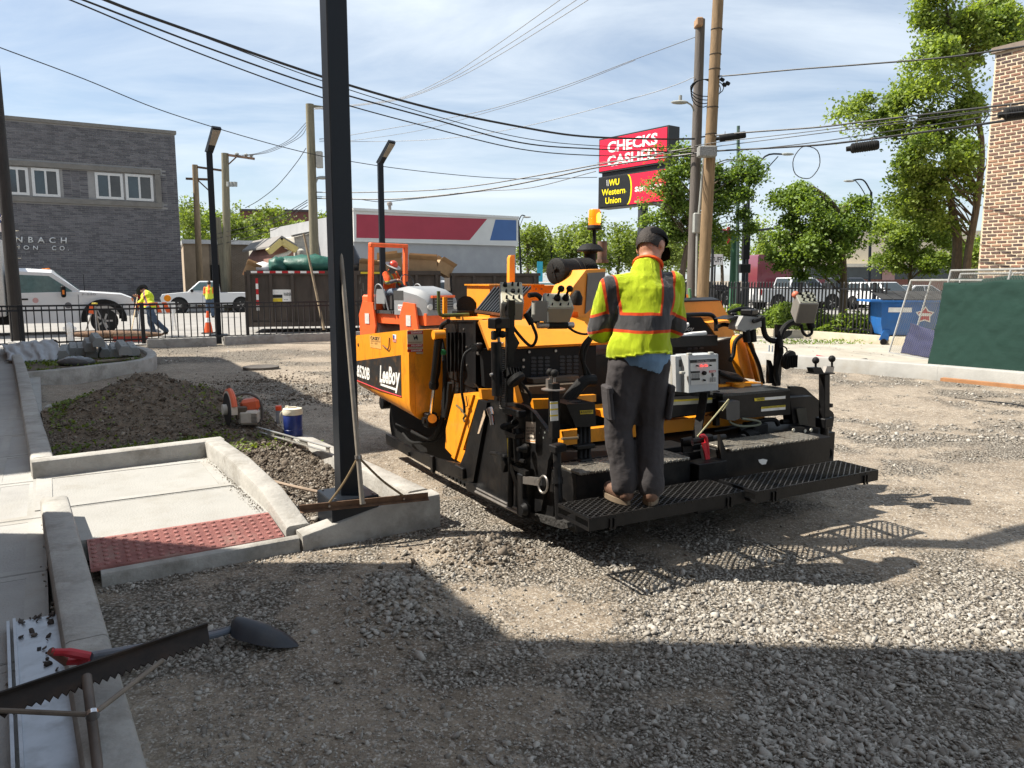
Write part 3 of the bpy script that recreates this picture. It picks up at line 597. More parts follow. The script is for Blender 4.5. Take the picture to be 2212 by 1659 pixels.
# ---- hydraulic cylinder and hoses beside the hopper
cy = PVR
p0, p1, p2 = pa1(C1, 895, 905, .12), pa1(C1, 850, 1340, .14), pa1(C2, 815, 480, .16)
P('hydraulic_cylinder', B().cyl(p0, p1, .035, n=14).lathe([(.04, -.03), (.045, 0), (.04, .03)], p1, p1 - p0, 12), black)
P('cylinder_rod', B().cyl(p1, p2, .016, n=10), chrome)
P('cylinder_bracket', B().box(p2, (.1, .1, .13), None, .01).cyl(p2 + Vector((-.07, 0, 0)), p2 + Vector((.07, 0, 0)), .03), black)
P('pivot_lug', B().cyl(p0 + Vector((-.05, 0, .03)), p0 + Vector((.05, 0, .03)), .04), orange); P('pivot_lug', B().cyl(pa1(C2, 835, 470, .1), pa1(C2, 835, 470, .18), .04), orange)
for pts, r in (([(985, 745), (925, 790), (915, 900), (935, 1010), (950, 1200), (945, 1500), (940, 1640)], .02), ([(1000, 1320), (990, 1420), (985, 1500), (960, 1640)], .022), ([(905, 1050), (900, 1200), (870, 1330)], .012), ([(940, 1100), (955, 1250), (950, 1640)], .018)):
    P('hose', B().tube(spline(pa(C1, pts, .2), 5), r, 8), rubber)
P('hose', B().tube(spline(pa(C2, [(940, 300), (935, 420), (900, 560), (830, 650), (760, 640), (650, 590)], .24), 5), .022, 8), rubber)
for pts in ([(1000, 240), (985, 420), (930, 600), (860, 680), (740, 690)], [(560, 610), (640, 690), (760, 690)], [(500, 520), (600, 560), (700, 600)]):
    P('hose', B().tube(spline(pa(C2, pts, .28), 5), .014, 8), rubber)
P('hose_fitting', B().box(pa1(C1, 930, 1035, .17), (.05, .06, .04), None, .008), M('green fitting', (.02, .2, .06), .5))
# ---- left side: tow arm, skirt bar, end plate, shoe
P('tow_arm', B().prism(pa(C2, [(1040, 240), (1190, 225), (1262, 290), (1120, 762), (1140, 782), (1108, 885), (1050, 850), (955, 745), (962, 560)], .2), (.09, 0, 0)), orange)
P('tow_arm_rib', B().prism(pa(C2, [(1150, 240), (1215, 250), (1040, 850), (1012, 830)], .185), (.02, 0, 0)), orange)
P('skirt_bar', B().prism(pa(C2, [(400, 612), (620, 740), (640, 760), (870, 845), (1095, 895), (1135, 790), (1265, 295), (1345, 320), (1330, 420), (1215, 1060), (1190, 1068), (1150, 1055), (860, 955), (405, 705)], .13), (.035, 0, 0)), black)
bolts([p + Vector((-.002, 0, 0)) for p in pa(C2, [(625, 800), (845, 900), (1085, 960), (1100, 985)], .13)], (-1, 0, 0), .022, .02, black)
P('skirt_block', B().box(pa1(C2, 1095, 965, .115), (.03, .16, .09), None, .006), black); P('skirt_block', B().box(pa1(C2, 840, 895, .118), (.03, .05, .15), None, .005), black)
EPL = P('end_plate', B().prism(pa(C2, [(1345, 330), (1480, 300), (1690, 345), (1770, 400), (1955, 640), (1945, 790), (1915, 860), (1890, 1100), (1850, 1330), (1780, 1345), (1745, 1290), (1700, 1330), (1220, 1110), (1232, 980), (1340, 600)], .155), (.03, 0, 0)), black)
bolts(pa(C2, [(1845, 555), (1835, 603), (1885, 600), (1872, 648)], .1545), (-1, 0, 0), .008, .001, M('hole', (.12, .13, .12), .8), EPL, 'hole')
P('end_shoe', B().prism(pa(C2, [(1150, 1065), (1215, 1080), (1240, 1125), (1700, 1360), (1680, 1402), (1150, 1135)], .11), (.10, 0, 0)), black)
P('end_shoe', B().prism(pa(C2, [(1740, 1340), (2090, 1440), (2100, 1490), (2040, 1500), (1740, 1400)], .15), (.2, 0, 0)), M('asphalt caked steel', (.02, .019, .018), .8, var=.6, scale=30, bump=1, bscale=40))
P('shoe_runner', B().tube(pa(C2, [(1240, 1150), (1690, 1375)], .108), .012, 6).tube(pa(C2, [(1250, 1120), (1700, 1350)], .108), .008, 6), steel)
P('sticker', qa(C2, [(1708, 498), (1798, 505), (1795, 700), (1704, 690)], .1525), M('tag sticker', (.62, .55, .46), .6, dirt=(.3, .26, .2), dscale=12), EPL)
for k, s in enumerate(('HEAVY DUTY', 'ELECTRIC', 'LEGEND')): fa('lettering', s, C2, (1714, 564 + k * 28), (1792, 570 + k * 28), (1714, 546 + k * 28), .151, ink, EPL, bold=.02)
fa('lettering', 'LeeBoy', C2, (1716, 664), (1793, 672), (1718, 632), .151, ink, EPL, bold=.02)
P('sticker_line', qa(C2, [(1714, 672), (1792, 682), (1792, 688), (1714, 678)], .151, .001), orange2, EPL)
P('sticker', qa(C2, [(1560, 360), (1600, 364), (1600, 425), (1560, 420)], .15), M('red label', (.6, .12, .1), .5), EPL)
P('sticker', qa(C2, [(1608, 372), (1655, 376), (1655, 448), (1608, 443)], .15), M('pale yellow label', (.6, .55, .3), .6), EPL)
P('scuff_label', qa(C2, [(1318, 390), (1330, 440), (1270, 612), (1255, 610)], .128), M('scuffed paint', (.45, .34, .24), .7, var=.5, scale=25), EPL)
# jack linkage and clutter on the end plate (screw jack, rods, clevis, clamp)
j = B(); T_ = lambda x, y, a=.1: pa1(C2, x, y, a)
j.cyl(T_(1570, 650), T_(1565, 1290), .022, n=10).cyl(T_(1620, 560), T_(1640, 860), .032, n=10).cyl(T_(1560, 440, .1), T_(1560, 620, .1), .024, n=10)
P('screw_jack', j, black)
P('jack_arm', B().tube(spline([T_(1380, 790), T_(1450, 800), T_(1570, 840), T_(1700, 870)], 3), .014, 8).bar(T_(1560, 900), T_(1720, 980), .03, .03).bar(T_(1480, 830), T_(1540, 930), .06, .08).bar(T_(1580, 900), T_(1700, 1280), .035, .05), black)
for q_, z_ in ((T_(1600, 405, .1), (.06, .24, .05)), (T_(1600, 615, .1), (.07, .16, .04)), (T_(1670, 1180, .1), (.04, .08, .3))): P('jack_bracket', B().box(q_, z_, None, .006), black)
P('clevis', B().bar(T_(1690, 1040), T_(1840, 1060), .03, .05).cyl(T_(1805, 1030), T_(1805, 1090), .018, n=10), steel)
P('clevis_ring', B().tube([T_(1870 + 42 * math.cos(t), 1085 + 80 * math.sin(t), .09) for t in np.linspace(0, 2 * math.pi, 18)[:-1]], .008, 6, closed=True), steel)
P('warning_strip', qa(C2, [(1530, 650), (1548, 660), (1552, 835), (1540, 840)], .085, .004), yellow)
P('filter_canister', B().cyl(T_(1370, 375, .06), T_(1390, 440, .06), .026, n=14).cyl(T_(1385, 440, .06), T_(1400, 530, .06), .018, n=12), chrome)
P('coil_hose', B().tube([T_(1500 + 110 * t, 545 - 50 * t * (t - .2), .07) + Vector((.028 * math.cos(t * 60), 0, .02 * math.sin(t * 60))) for t in np.linspace(0, 1, 110)], .006, 5), rubber)
P('valve_knob', B().lathe([(.03, 0), (.035, .02), (.02, .05), (.015, .08)], T_(1725, 745, .12), (-1, 0, 0), 10).lathe([(.03, 0), (.045, .03), (.03, .06)], T_(1735, 1310, .1), (-1, 0, 0), 12), black)
P('hanger_hook', B().tube(spline(pa(C2, [(1060, 345), (1110, 390), (1140, 440), (1125, 470), (1135, 500)], .17), 4), .009, 6).tube(pa(C2, [(1150, 260), (1165, 350), (1150, 360)], .17), .005, 5), M('grimy bronze', (.10, .07, .02), .6))
# ---- black cooler box on the left
RB = P('cooler_box', B().prism(pa(C1, [(962, 748), (1222, 745), (1240, 1372), (1190, 1362), (972, 1262)], .3), (.26, 0, 0)), black)
P('cooler_lid', B().prism(pa(C1, [(960, 735), (1232, 735), (1232, 752), (960, 755)], .29), (.3, 0, 0)), black)
for k in range(5): P('cooler_fin', B().bar(pa1(C1, 985 + k * 36, 850, .292), pa1(C1, 985 + k * 36, 1215, .292), .025, .012), flatblack, RB)
P('cooler_handle', B().box(pb1(C1, 1248, 1230, 1.86), (.03, .03, .22), None, .008), flatblack)
P('cooler_flange', B().prism(pa(C1, [(1000, 1280), (1240, 1385), (1250, 1475), (1010, 1405)], .31), (.02, 0, 0)), black)
bolts(pa(C1, [(1040 + 28 * k, 1340 + 13 * k) for k in range(7)] + [(1040 + 28 * k, 1375 + 13 * k) for k in range(7)], .309), (-1, 0, 0), .013, .001, M('grille hole', (.004, .004, .005), .9), None, 'vent_hole')
bolts(pa(C1, [(1155, 985), (1160, 1155), (1130, 820)], .298), (-1, 0, 0), .009, .006)
P('side_column', B().prism(pb(C1, [(1238, 735), (1395, 990), (1395, 1400), (1290, 1395), (1240, 1330)], 1.6), (0, .04, 0)), black)
P('socket', B().box(pb1(C1, 1275, 1005, 1.57), (.04, .03, .09), None, .006), steel); P('plug', B().cyl(pb1(C1, 1275, 990, 1.55), pb1(C1, 1215, 995, 1.45), .03, n=12), rubber)
P('power_cable', B().tube(spline(pb(C1, [(1200, 1005), (1135, 1060), (1110, 1200), (1110, 1400), (1130, 1520), (1135, 1600)], 1.42), 6), .010, 7), rubber)
# ---- tractor rear: black grille panel, orange deck, hood
P('rear_panel', B().prism(pb(C3, [(0, 768), (1060, 722), (1060, 1040), (430, 1060), (330, 1240), (150, 1180), (20, 1120)], 1.5), (0, .05, 0)), flatblack)
P('rear_panel', B().prism(pb(C4, [(20, 740), (535, 700), (705, 660), (700, 980), (540, 1000), (20, 1010)], 1.5), (0, .05, 0)), flatblack)
for (c, x0, y0, nc, nr, dx, dy, sl, w, h) in ((C3, 478, 853, 3, 6, 64, 35, -.02, 24, 12), (C3, 745, 843, 3, 6, 64, 35, -.02, 24, 12), (C4, 60, 770, 2, 3, 52, 40, -.05, 20, 10), (C4, 275, 765, 3, 3, 55, 38, -.05, 20, 10)):
    for i in range(nc):
        for jx in range(nr):
            x, y = x0 + i * dx, y0 + jx * dy + sl * i * dx
            q = [(x + w * s1, y + h * s2) for s1, s2 in ((-.6, -1), (.6, -1), (1, -.5), (1, .5), (.6, 1), (-.6, 1), (-1, .5), (-1, -.5))]
            P('grille_slot', B().prism(pb(c, q, 1.496), (0, .003, 0)), M('slot dark blue', (.004, .006, .016), .3))
bolts(pb(C3, [(433, 795), (680, 785), (922, 772), (380, 870), (378, 935)], 1.496), (0, -1, 0), .011, .008)
lo = pb(C3, [(60, 762), (1060, 722)], 1.46); z1 = 1.49
dk = [Vector((.30, 1.46, lo[0].z)), Vector((1.15, 1.46, lo[1].z)), Vector((1.15, 1.80, 1.475)), Vector((.42, 1.80, 1.475))]
P('rear_deck_panel', B().prism(pb(C1, [(1270, 735), (1365, 995)], 1.5)[:1] + pb(C1, [(1365, 995)], 1.46) + [Vector((1.45, 1.46, lo[1].z + .01)), Vector((1.6, 1.86, 1.49))] + pb(C1, [(1580, 775)], 1.75)[:0] + [Vector((.52, 1.86, 1.485))], (0, .02, -.02)), orange2)
P('deck_top', B().b2((.38, 1.86, 1.44), (2.75, 2.76, 1.485)), orange2)
bolts([PV.pb(p, 1.6) for p in zc(*C3, [(313, 556), (357, 556), (430, 590), (452, 642), (355, 660), (398, 657), (350, 716), (452, 712), (643, 588), (666, 634), (848, 692)])], (0, -.8, .6), .010, .012)
# ribbed dark outlet sloping off the hood
tl, tr, br, bl = pb1(C1, 1400, 440, 2.25), pb1(C1, 1760, 435, 2.25), pb1(C1, 1520, 690, 1.95), pb1(C1, 1235, 650, 2.1)
P('heat_outlet', B().prism([tl, tr, br, bl], (0, .03, -.02)), M('dark grey panel', (.035, .04, .045), .45))
P('heat_outlet_edge', B().bar(bl, br, .05, .02), M('heat worn primer', (.30, .16, .09), .7, var=.5, scale=30))
for k in range(12): t = (k + .5) / 12; P('outlet_rib', B().bar(tl.lerp(tr, t) + Vector((0, -.012, .008)), bl.lerp(br, t) + Vector((0, -.012, .008)), .012, .018), M('rib grey', (.03, .034, .038), .35))
hz = pb1(C1, 1370, 415, 2.3)
P('hood', B().prism([(hz.x, 2.3, 1.485), (hz.x, 2.3, hz.z), (2.35, 2.3, hz.z), (2.75, 2.3, 1.65), (2.75, 2.3, 1.485)], (0, .45, 0)), orange2)
P('hood_trim', B().b2((hz.x - .02, 2.27, hz.z), (hz.x + .52, 2.76, hz.z + .012)), orange)
for k in range(9): P('hood_bolt', B().cyl((hz.x + .05 + k * .055, 2.27, hz.z - .03), (hz.x + .05 + k * .055, 2.262, hz.z - .03), .008, n=6), steel)
P('console', B().prism(pb(C3, [(780, 420), (800, 300), (850, 180), (965, 30), (1150, 20), (1120, 300), (960, 560), (900, 540), (890, 420)], 1.75), (0, .3, 0)), orange2)
P('console_face', B().prism(pb(C3, [(985, 60), (1150, 50), (1060, 350), (960, 440)], 1.735), (0, .012, 0)), M('grey plastic', (.16, .16, .15), .6))
P('filler_neck', B().lathe([(.05, 0), (.05, .06), (.02, .11)], pb1(C3, 870, 350, 1.7), (0, -.2, 1), 12), rubber)
# engine intake, beacon and stacks
f = pb1(C1, 1985, 280, 2.05)
P('air_cleaner', B().lathe([(.085, -.015), (.112, 0), (.112, .05), (.105, .055), (.105, .2), (.112, .205), (.112, .42), (.09, .44)], f, (1, .25, 0), 24), rubber)
P('air_cleaner_spokes', B().bar(f + Vector((-.018, -.03, -.06)), f + Vector((-.018, .02, .06)), .012, .01).bar(f + Vector((-.018, -.05, .03)), f + Vector((-.018, .05, -.02)), .012, .01), rubber)
for k in range(8): P('air_cleaner_fin', B().lathe([(.105, 0), (.12, .004), (.12, .010), (.105, .014)], f + Vector((.24 + k * .02, .06 + k * .005, 0)), (1, .25, 0), 20), rubber)
P('dust_valve', B().cyl(f + Vector((.12, .03, -.1)), f + Vector((.10, .02, -.17)), .035, n=12), rubber)
g = pb1(CA, 1005, 1560, 2.25); mz = pb1(CA, 1005, 1400, 2.25)
P('intake_cap', B().lathe([(.05, -.25), (.055, -.02), (.07, 0), (.118, .0), (.12, .015), (.085, .055), (.045, .07), (.02, .073)], mz, (0, 0, 1), 24), rubber)
b1 = pb1(CA, 1043, 1310, 2.2); b2_ = pb1(CA, 1043, 1185, 2.2)
P('beacon_stem', B().cyl(b1 + Vector((0, 0, -.1)), b2_, .017, n=10), flatblack)
P('beacon_base', B().lathe([(.06, -.01), (.066, 0), (.062, .018), (.052, .03)], b2_, n=20), rubber)
bh = pb1(CA, 1043, 1007, 2.2).z - b2_.z - .028
amber = M('amber lens', (.95, .22, .01), .25, var=.1, trans=.15, emit=.55, ecol=(1, .2, .005))
P('beacon_lens', B().lathe([(.051, 0), (.051, bh * .45), (.049, bh * .46), (.049, bh * .52), (.051, bh * .53), (.05, bh - .01), (.045, bh)], b2_ + Vector((0, 0, .028)), n=20), amber)
P('beacon_lamp', B().lathe([(.02, 0), (.02, bh * .5), (.01, bh * .6)], b2_ + Vector((.012, -.045, .05)), n=10), M('lamp glow', (1, .6, .05), .4, emit=4, ecol=(1, .5, .03)))
ex = pb1(CA, 1115, 1505, 2.5)
P('exhaust_pipe', B().cyl(ex, ex + Vector((0, 0, .2)), .045, n=14).lathe([(.065, 0), (.065, .03)], ex, n=10), M('rusty exhaust', (.12, .085, .065), .8, var=.3))
P('stake_post', B().prism(pb(C1, [(1555, 400), (1557, 160), (1570, 130), (1605, 127), (1605, 400)], 2.5), (0, .05, 0)), orange2)
P('stake_post', B().prism(pb(C1, [(942, 725), (942, 520), (975, 518), (975, 725)], 2.78), (0, .03, 0)), orange)
P('guide_rod', B().tube(pb(C1, [(893, 465), (895, 640), (905, 680), (935, 693), (1175, 685)], 2.5), .016, 8), M('olive paint', (.08, .11, .03), .6, dirt=(.02, .02, .015)))
P('cable_reel', B().cyl(pb1(C1, 1150, 600, 2.6), pb1(C1, 1160, 602, 2.72), .085, n=16).box(pb1(C1, 1140, 665, 2.6), (.2, .1, .03)), rubber)
# ---- control boxes
def control_box(c, px, b, w, d, h, rz, rx, knobs, sticks=0, mats=(greybox, cream), name='control_box'):
    p = pb1(c, *px, b); Q = Matrix.Rotation(R(rz), 3, 'Z') @ Matrix.Rotation(R(rx), 3, 'X')
    o = P(name, B().box(p, (w, d, h), Q, .006), mats[0]); up = Q @ Vector((0, 0, 1))
    P('panel_face', B().box(p + up * (h / 2 + .001), (w * .92, d * .92, .004), Q), mats[1], o)
    for i, (x, y, r, hh) in enumerate(knobs):
        k = p + Q @ Vector((x * w, y * d, h / 2)); P('knob', B().cyl(k, k + up * hh, r, r * .8, 8), rubber, o)
    for x in range(sticks):
        k = p + Q @ Vector((-.05 * w + x * .32 * w, .08 * d, h / 2)); e = k + up * .07 + Vector((.01, -.01, .02)); P('joystick', B().lathe([(.026, 0), (.02, .03), (.009, .04), (.009, .07)], k, up, 10).ball(e, .024, 10), rubber, o)
    for x in (-.42, .42):
        for y in (-.42, .42): k = p + Q @ Vector((x * w, y * d, h / 2)); P('screw', B().cyl(k, k + up * .006, .005, n=6), steel, o)
    return o, p
ks = [(-.28, .3, .016, .025), (.05, .32, .008, .03), (.3, .3, .008, .03), (-.25, 0, .008, .03), (.05, .02, .016, .02), (.3, 0, .008, .03), (-.25, -.3, .008, .03), (.05, -.3, .008, .03), (.3, -.28, .008, .03)]
cb1, p = control_box(C1, (1570, 560), 1.05, .15, .20, .17, -24, 44, ks)
P('conduit', B().cyl(p + Vector((.07, -.08, -.08)), p + Vector((.1, -.11, -.15)), .022, n=10).tube(spline([p + Vector((.1, -.11, -.15)), p + Vector((.13, -.12, -.24)), p + Vector((.1, -.09, -.3)), p + Vector((.02, -.03, -.2)), p + Vector((0, 0, -.14))], 5), .011, 7), rubber)
cb2, p2 = control_box(C3, (690, 385), 1.0, .19, .15, .14, -14, 42, [(-.3, -.3, .006, .02), (0, -.32, .008, .02), (.3, -.3, .006, .02), (-.35, .3, .006, .02)], 2)
P('side_plate', B().box(p2 + Vector((-.12, .02, -.02)), (.012, .16, .14), Matrix.Rotation(R(12), 3, 'Z')), greybox)
P('mounting_tube', B().cyl(pb1(C3, 515, 548, 1.02), pb1(C3, 845, 545, 1.02), .022, n=12), steel); P('tube_grip', B().cyl(pb1(C3, 612, 547, 1.02), pb1(C3, 785, 545, 1.02), .026, n=12), rubber)
P('grab_handle', B().tube(spline(pb(C3, [(430, 268), (500, 262), (545, 300), (530, 370), (480, 440), (465, 450)], 1.1), 5), .018, 10).box(pb1(C3, 500, 430, 1.12), (.12, .02, .12), Matrix.Rotation(R(40), 3, 'Y')), rubber)
fb('lettering', 'LeeBoy', C3, (650, 305), (700, 300), (650, 285), .93, ink, cb2)
P('control_cable', B().tube(spline(pb(C3, [(800, 565), (870, 610), (960, 630), (1040, 600)], 1.0), 6), .009, 6), rubber)
for dx in (0, 35): P('hose', B().tube(spline(pb(C3, [(1030 - dx * .3, 640), (975 - dx, 740), (940 - dx * .4, 860), (960 + dx, 1010), (980 + dx, 1100)], .95), 5), .016, 8), rubber)
# left control post, coil cable, flood light
q = lambda x, y, b=.95: pb1(C1, x, y, b)
P('control_post', B().bar(q(1560, 690), q(1550, 1500), .045, .045, (0, 1, 0)).box(q(1560, 620), (.05, .05, .1)), black)
P('sensor_head', B().box(q(1455, 765), (.12, .09, .07), Matrix.Rotation(R(10), 3, 'Z'), .006).cyl(q(1455, 745, .9), q(1455, 745, .86), .02, n=10).cyl(q(1455, 800), q(1450, 870), .02, n=8), black)
P('ball_clamp', B().ball(q(1490, 868, .92), .025, 10).cyl(q(1405, 878), q(1495, 872), .018, n=8).box(q(1410, 878), (.03, .04, .06), None, .006), rubber)
P('upright_tube', B().cyl(q(1430, 940), q(1440, 1440), .035, n=12), black)
P('coil_cable', B().tube([q(1478, 950).lerp(q(1490, 1560), t) + Vector((.018 * math.cos(t * 200), .018 * math.sin(t * 200), 0)) for t in np.linspace(0, 1, 320)], .005, 5), M('coil cable', (.05, .045, .04), .5))
P('valve_tube', B().tube(spline([q(1375, 1250), q(1420, 1225), q(1455, 1150), q(1462, 1000), q(1450, 870)], 5), .011, 8), steel)
P('fan_bracket', B().prism([q(1530, 850), q(1600, 860), q(1650, 950), q(1600, 1040), q(1530, 1010)], (0, .02, 0)), black)
lc = q(1590, 1255, .88)
fl_ = P('flood_light', B().lathe([(.03, 0), (.062, .012), (.066, .04), (.058, .055)], lc, (.35, -.6, -.75), 20), rubber)
for k in range(6): P('heat_sink_fin', B().box(lc + Vector((-.045 + k * .018, .01 - .004 * k, .02)), (.005, .07, .05), Matrix.Rotation(R(-30), 3, 'X')), rubber, fl_)
P('lamp_cable', B().tube(spline([q(1650, 1310, .88), q(1720, 1390), q(1752, 1450), q(1735, 1510)], 5), .011, 7), rubber)
# ---- electric heat box and stand
hb0 = pb(C4, [(260, 830), (540, 815), (540, 1150), (265, 1178)], .78)
EH = P('heat_control_box', B().prism(hb0, (0, .14, 0)), lightgrey)
P('box_flange', B().prism(pb(C4, [(108, 860), (150, 838), (150, 1165), (112, 1148)], .9), (0, .02, 0)), greybox, EH)
P('box_side', B().prism(pb(C4, [(140, 838), (262, 832), (266, 1176), (148, 1166)], .86), (0, .1, 0)), lightgrey, EH)
P('panel_plate', B().prism(pb(C4, [(278, 862), (525, 850), (525, 1088), (285, 1104)], .776), (0, .004, 0)), M('panel white', (.5, .5, .48), .5), EH)
P('panel_header', B().prism(pb(C4, [(280, 872), (520, 860), (520, 886), (280, 900)], .7735), (0, .002, 0)), ink, EH)
fb('lettering', 'Electric Heat', C4, (340, 893), (460, 887), (340, 872), .771, M('grey ink', (.25, .25, .25), .6), EH, bold=.02)
for x, y, s in ((286, 985, 'WARNING'), (290, 1052, 'CAUTION')): P('panel_header', B().prism(pb(C4, [(x, y - 8), (370, y - 12), (370, y + 6), (x, y + 10)], .7735), (0, .002, 0)), ink, EH)
P('panel_header', B().prism(pb(C4, [(458, 970), (516, 966), (516, 984), (458, 988)], .7735), (0, .002, 0)), red, EH); fb('lettering', 'DANGER', C4, (464, 984), (510, 981), (464, 973), .771, white, EH)
P('pictogram', B().prism(pb(C4, [(478, 995), (495, 992), (500, 1015), (488, 1030), (480, 1015)], .7735), (0, .002, 0)), ink, EH)
for k in range(5): fb('lettering', '--- -- ---- --- -----', C4, (292, 1005 + k * 9), (366, 1001 + k * 9), (292, 1000 + k * 9), .771, ink, EH); fb('lettering', '--- ---- --- --', C4, (462, 1040 + k * 9), (518, 1036 + k * 9), (462, 1035 + k * 9), .771, ink, EH)
for x, y, r, m in ((342, 925, .006, rubber), (380, 925, .008, 'led'), (421, 922, .008, 'led'), (462, 920, .006, rubber), (405, 992, .017, rubber), (405, 1058, .008, rubber)):
    k = pb1(C4, x, y, .772); P('indicator_lamp' if m == 'led' else 'knob', B().cyl(k, k + Vector((0, -.018, 0)), r, r * .85, 10), M('red lamp', (.9, .05, .05), .4, emit=1.2, ecol=(1, .06, .05)) if m == 'led' else m, EH)
for x, y in ((270, 818), (470, 808), (205, 990)): P('box_latch', B().box(pb1(C4, x, y, .8), (.04, .03, .02), None, .004), greybox, EH)
P('latch_plate', B().prism(pb(C4, [(178, 870), (218, 868), (218, 932), (178, 934)], .855), (0, .004, 0)), M('dark grey', (.06, .06, .06), .5), EH)
P('box_stand', B().bar(pb1(C4, 410, 1180, .82), pb1(C4, 330, 1640, .75), .06, .02).bar(pb1(C4, 520, 1160, .9), pb1(C4, 520, 1480, .9), .04, .04).bar(pb1(C4, 130, 1160, .9), pb1(C4, 450, 1190, .9), .03, .05), black)
# ---- tray behind the worker with bottle and paper
P('tray', B().prism(pb(C4, [(20, 655), (535, 640), (535, 735), (20, 755)], 1.15), (0, .3, 0)), black)
P('tray_side', B().prism(pb(C4, [(0, 470), (380, 470), (500, 630), (20, 655)], 1.46), (0, .02, 0)), flatblack)
fb('lettering', 'LeeBoy', C4, (130, 612), (300, 618), (150, 548), 1.455, M('silver letters', (.45, .45, .45), .4, metal=.5), None, bold=.02)
P('tray_rail', B().tube(spline(pb(C4, [(190, 452), (440, 445), (500, 470), (520, 520), (520, 600)], 1.3), 5), .018, 8), black)
# ---- right side plates
P('hood_right', B().prism(pb(C4, [(165, 332), (555, 318), (640, 468), (180, 482)], 1.75), (0, .12, .03)), orange2)
P('hood_strip', B().prism(pb(C4, [(160, 318), (550, 306), (556, 318), (165, 332)], 1.74), (0, .1, .02)), black)
P('side_shoulder', B().prism(pb(C4, [(440, 525), (640, 500), (705, 655), (530, 660)], 1.6), (0, .15, .02)), orange2)
P('instrument_mast', B().prism(pb(C4, [(130, 215), (238, 205), (245, 300), (150, 305)], 1.9), (0, .05, 0)), black)
P('flag_stub', B().bar(pb1(C4, 270, 205, 1.85), pb1(C4, 280, 300, 1.85), .02, .02), M('pale green', (.12, .3, .13), .6))
arm = spline(pb(C4, [(740, 650), (715, 720), (735, 900), (790, 1040)], 1.3), 4); arm2 = spline(pb(C4, [(925, 1060), (870, 880), (830, 720), (790, 640)], 1.3), 4)
P('right_tow_arm', B().prism(arm + arm2, (0, .08, 0)), orange)
P('right_side_rail', B().prism(pb(C4, [(800, 660), (870, 720), (960, 1060), (925, 1075), (840, 740)], 1.22), (0, .05, 0)), orange)
P('cross_beam', B().prism(pb(C4, [(545, 1105), (700, 1095), (700, 1180), (545, 1200)], 1.1), (0, .05, 0)).prism(pb(C4, [(700, 1090), (955, 1085), (955, 1170), (720, 1180)], 1.04), (0, .12, 0)).cyl(pb1(C4, 725, 1090, 1.05), pb1(C4, 725, 1180, 1.05), .05, n=14), orange)
P('sticker', qb(C4, [(852, 1098), (942, 1092), (942, 1152), (852, 1158)], 1.035), white)
P('cross_beam', B().b2((.5, 1.05, .62), (2.5, 1.12, .72)).b2((.9, 1.0, .78), (1.6, 1.4, .83)), orange)
P('grate_deck', B().prism(pb(C4, [(545, 1010), (720, 1000), (830, 1070), (560, 1100)], 1.15), (0, .3, .02)), M('deck grate', (.05, .045, .04), .7, var=.4))
# ---- screed: decks, risers, treads
def box(name, lo, hi, mat, bev=.004, parent=None): return P(name, B().b2(lo, hi, bev), mat, parent)
box('screed_frame', (.18, .66, .18), (2.9, 1.35, .56), black)
box('screed_riser', (.2, .42, .2), (1.14, .66, .585), black); box('screed_riser', (1.44, .42, .2), (2.55, .66, .60), black)
tr1 = box('tread', (.2, .385, .586), (1.1, .66, .604), tread); tr2 = box('tread', (1.47, .385, .602), (2.38, .66, .62), tread)
for tr, x0, x1, z in ((tr1, .2, 1.1, .604), (tr2, 1.47, 2.38, .62)):
    bb = B(); x = x0 + .02; k = 0
    while x < x1 - .02:
        for i in range(6): bb.box((x, .4 + i * .046 + (.02 if k % 2 else 0), z), (.028, .008, .004), Matrix.Rotation(R(45 if k % 2 else -45), 3, 'Z'))
        bb.box((x, .3835, z - .01), (.02, .004, .008), Matrix.Rotation(R(45 if k % 2 else -45), 3, 'Y')); x += .026; k += 1
    bb.obj('tread_pattern', tread, tr)
P('paint_mark', qb(C6, [(915, 855), (960, 845), (1000, 855), (985, 895), (950, 900), (925, 880)], .417), white)
box('screed_hinge', (1.16, .36, .2), (1.42, .5, .55), black); box('screed_deck', (.25, .7, .56), (2.75, 1.3, .60), flatblack)
# caution boxes
P('caution_box', B().prism(pb(C3, [(780, 1285), (1050, 1270), (1060, 1490), (870, 1500), (840, 1420)], .72), (0, .22, 0)), black)
P('sticker', qb(C3, [(910, 1343), (1032, 1336), (1032, 1372), (912, 1378)], .717), yellow); fb('lettering', 'CAUTION', C3, (936, 1368), (1024, 1362), (936, 1347), .714, ink, None, bold=.02)
P('warning_triangle', qb(C3, [(918, 1368), (932, 1368), (925, 1346)], .714, .001), ink)
P('cap_cylinder', B().cyl(pb1(C3, 860, 1255, .8), pb1(C3, 860, 1290, .8), .05, n=14), rubber)
P('caution_box', B().prism(pb(C4, [(580, 1205), (1210, 1150), (1215, 1380), (620, 1425)], .8), (0, .3, 0)), black)
P('hand_bar', B().prism(pb(C4, [(585, 1190), (1210, 1140), (1212, 1160), (585, 1215)], .78), (0, .34, 0)), M('diamond black', (.022, .024, .024), .5, bump=.4, bscale=60))
for pts, s, band in (([(878, 1228), (1168, 1205), (1168, 1232), (880, 1256)], 'CAUTION', 975), ([(942, 1310), (1168, 1290), (1168, 1332), (942, 1352)], None, None)):
    P('sticker', qb(C4, pts, .796), white if band is None else yellow)
    if band: P('sticker', qb(C4, [(band, 1221), (1168, 1206), (1168, 1231), (band, 1246)], .794), white); fb('lettering', 'CAUTION', C4, (902, 1249), (968, 1243), (902, 1231), .792, ink, None, bold=.02)
    else: P('sticker', qb(C4, [(942, 1310), (1168, 1290), (1168, 1308), (942, 1328)], .794), yellow); fb('lettering', 'CAUTION  PRECAUCION  ATENCION', C4, (955, 1322), (1160, 1304), (955, 1312), .792, ink, None)
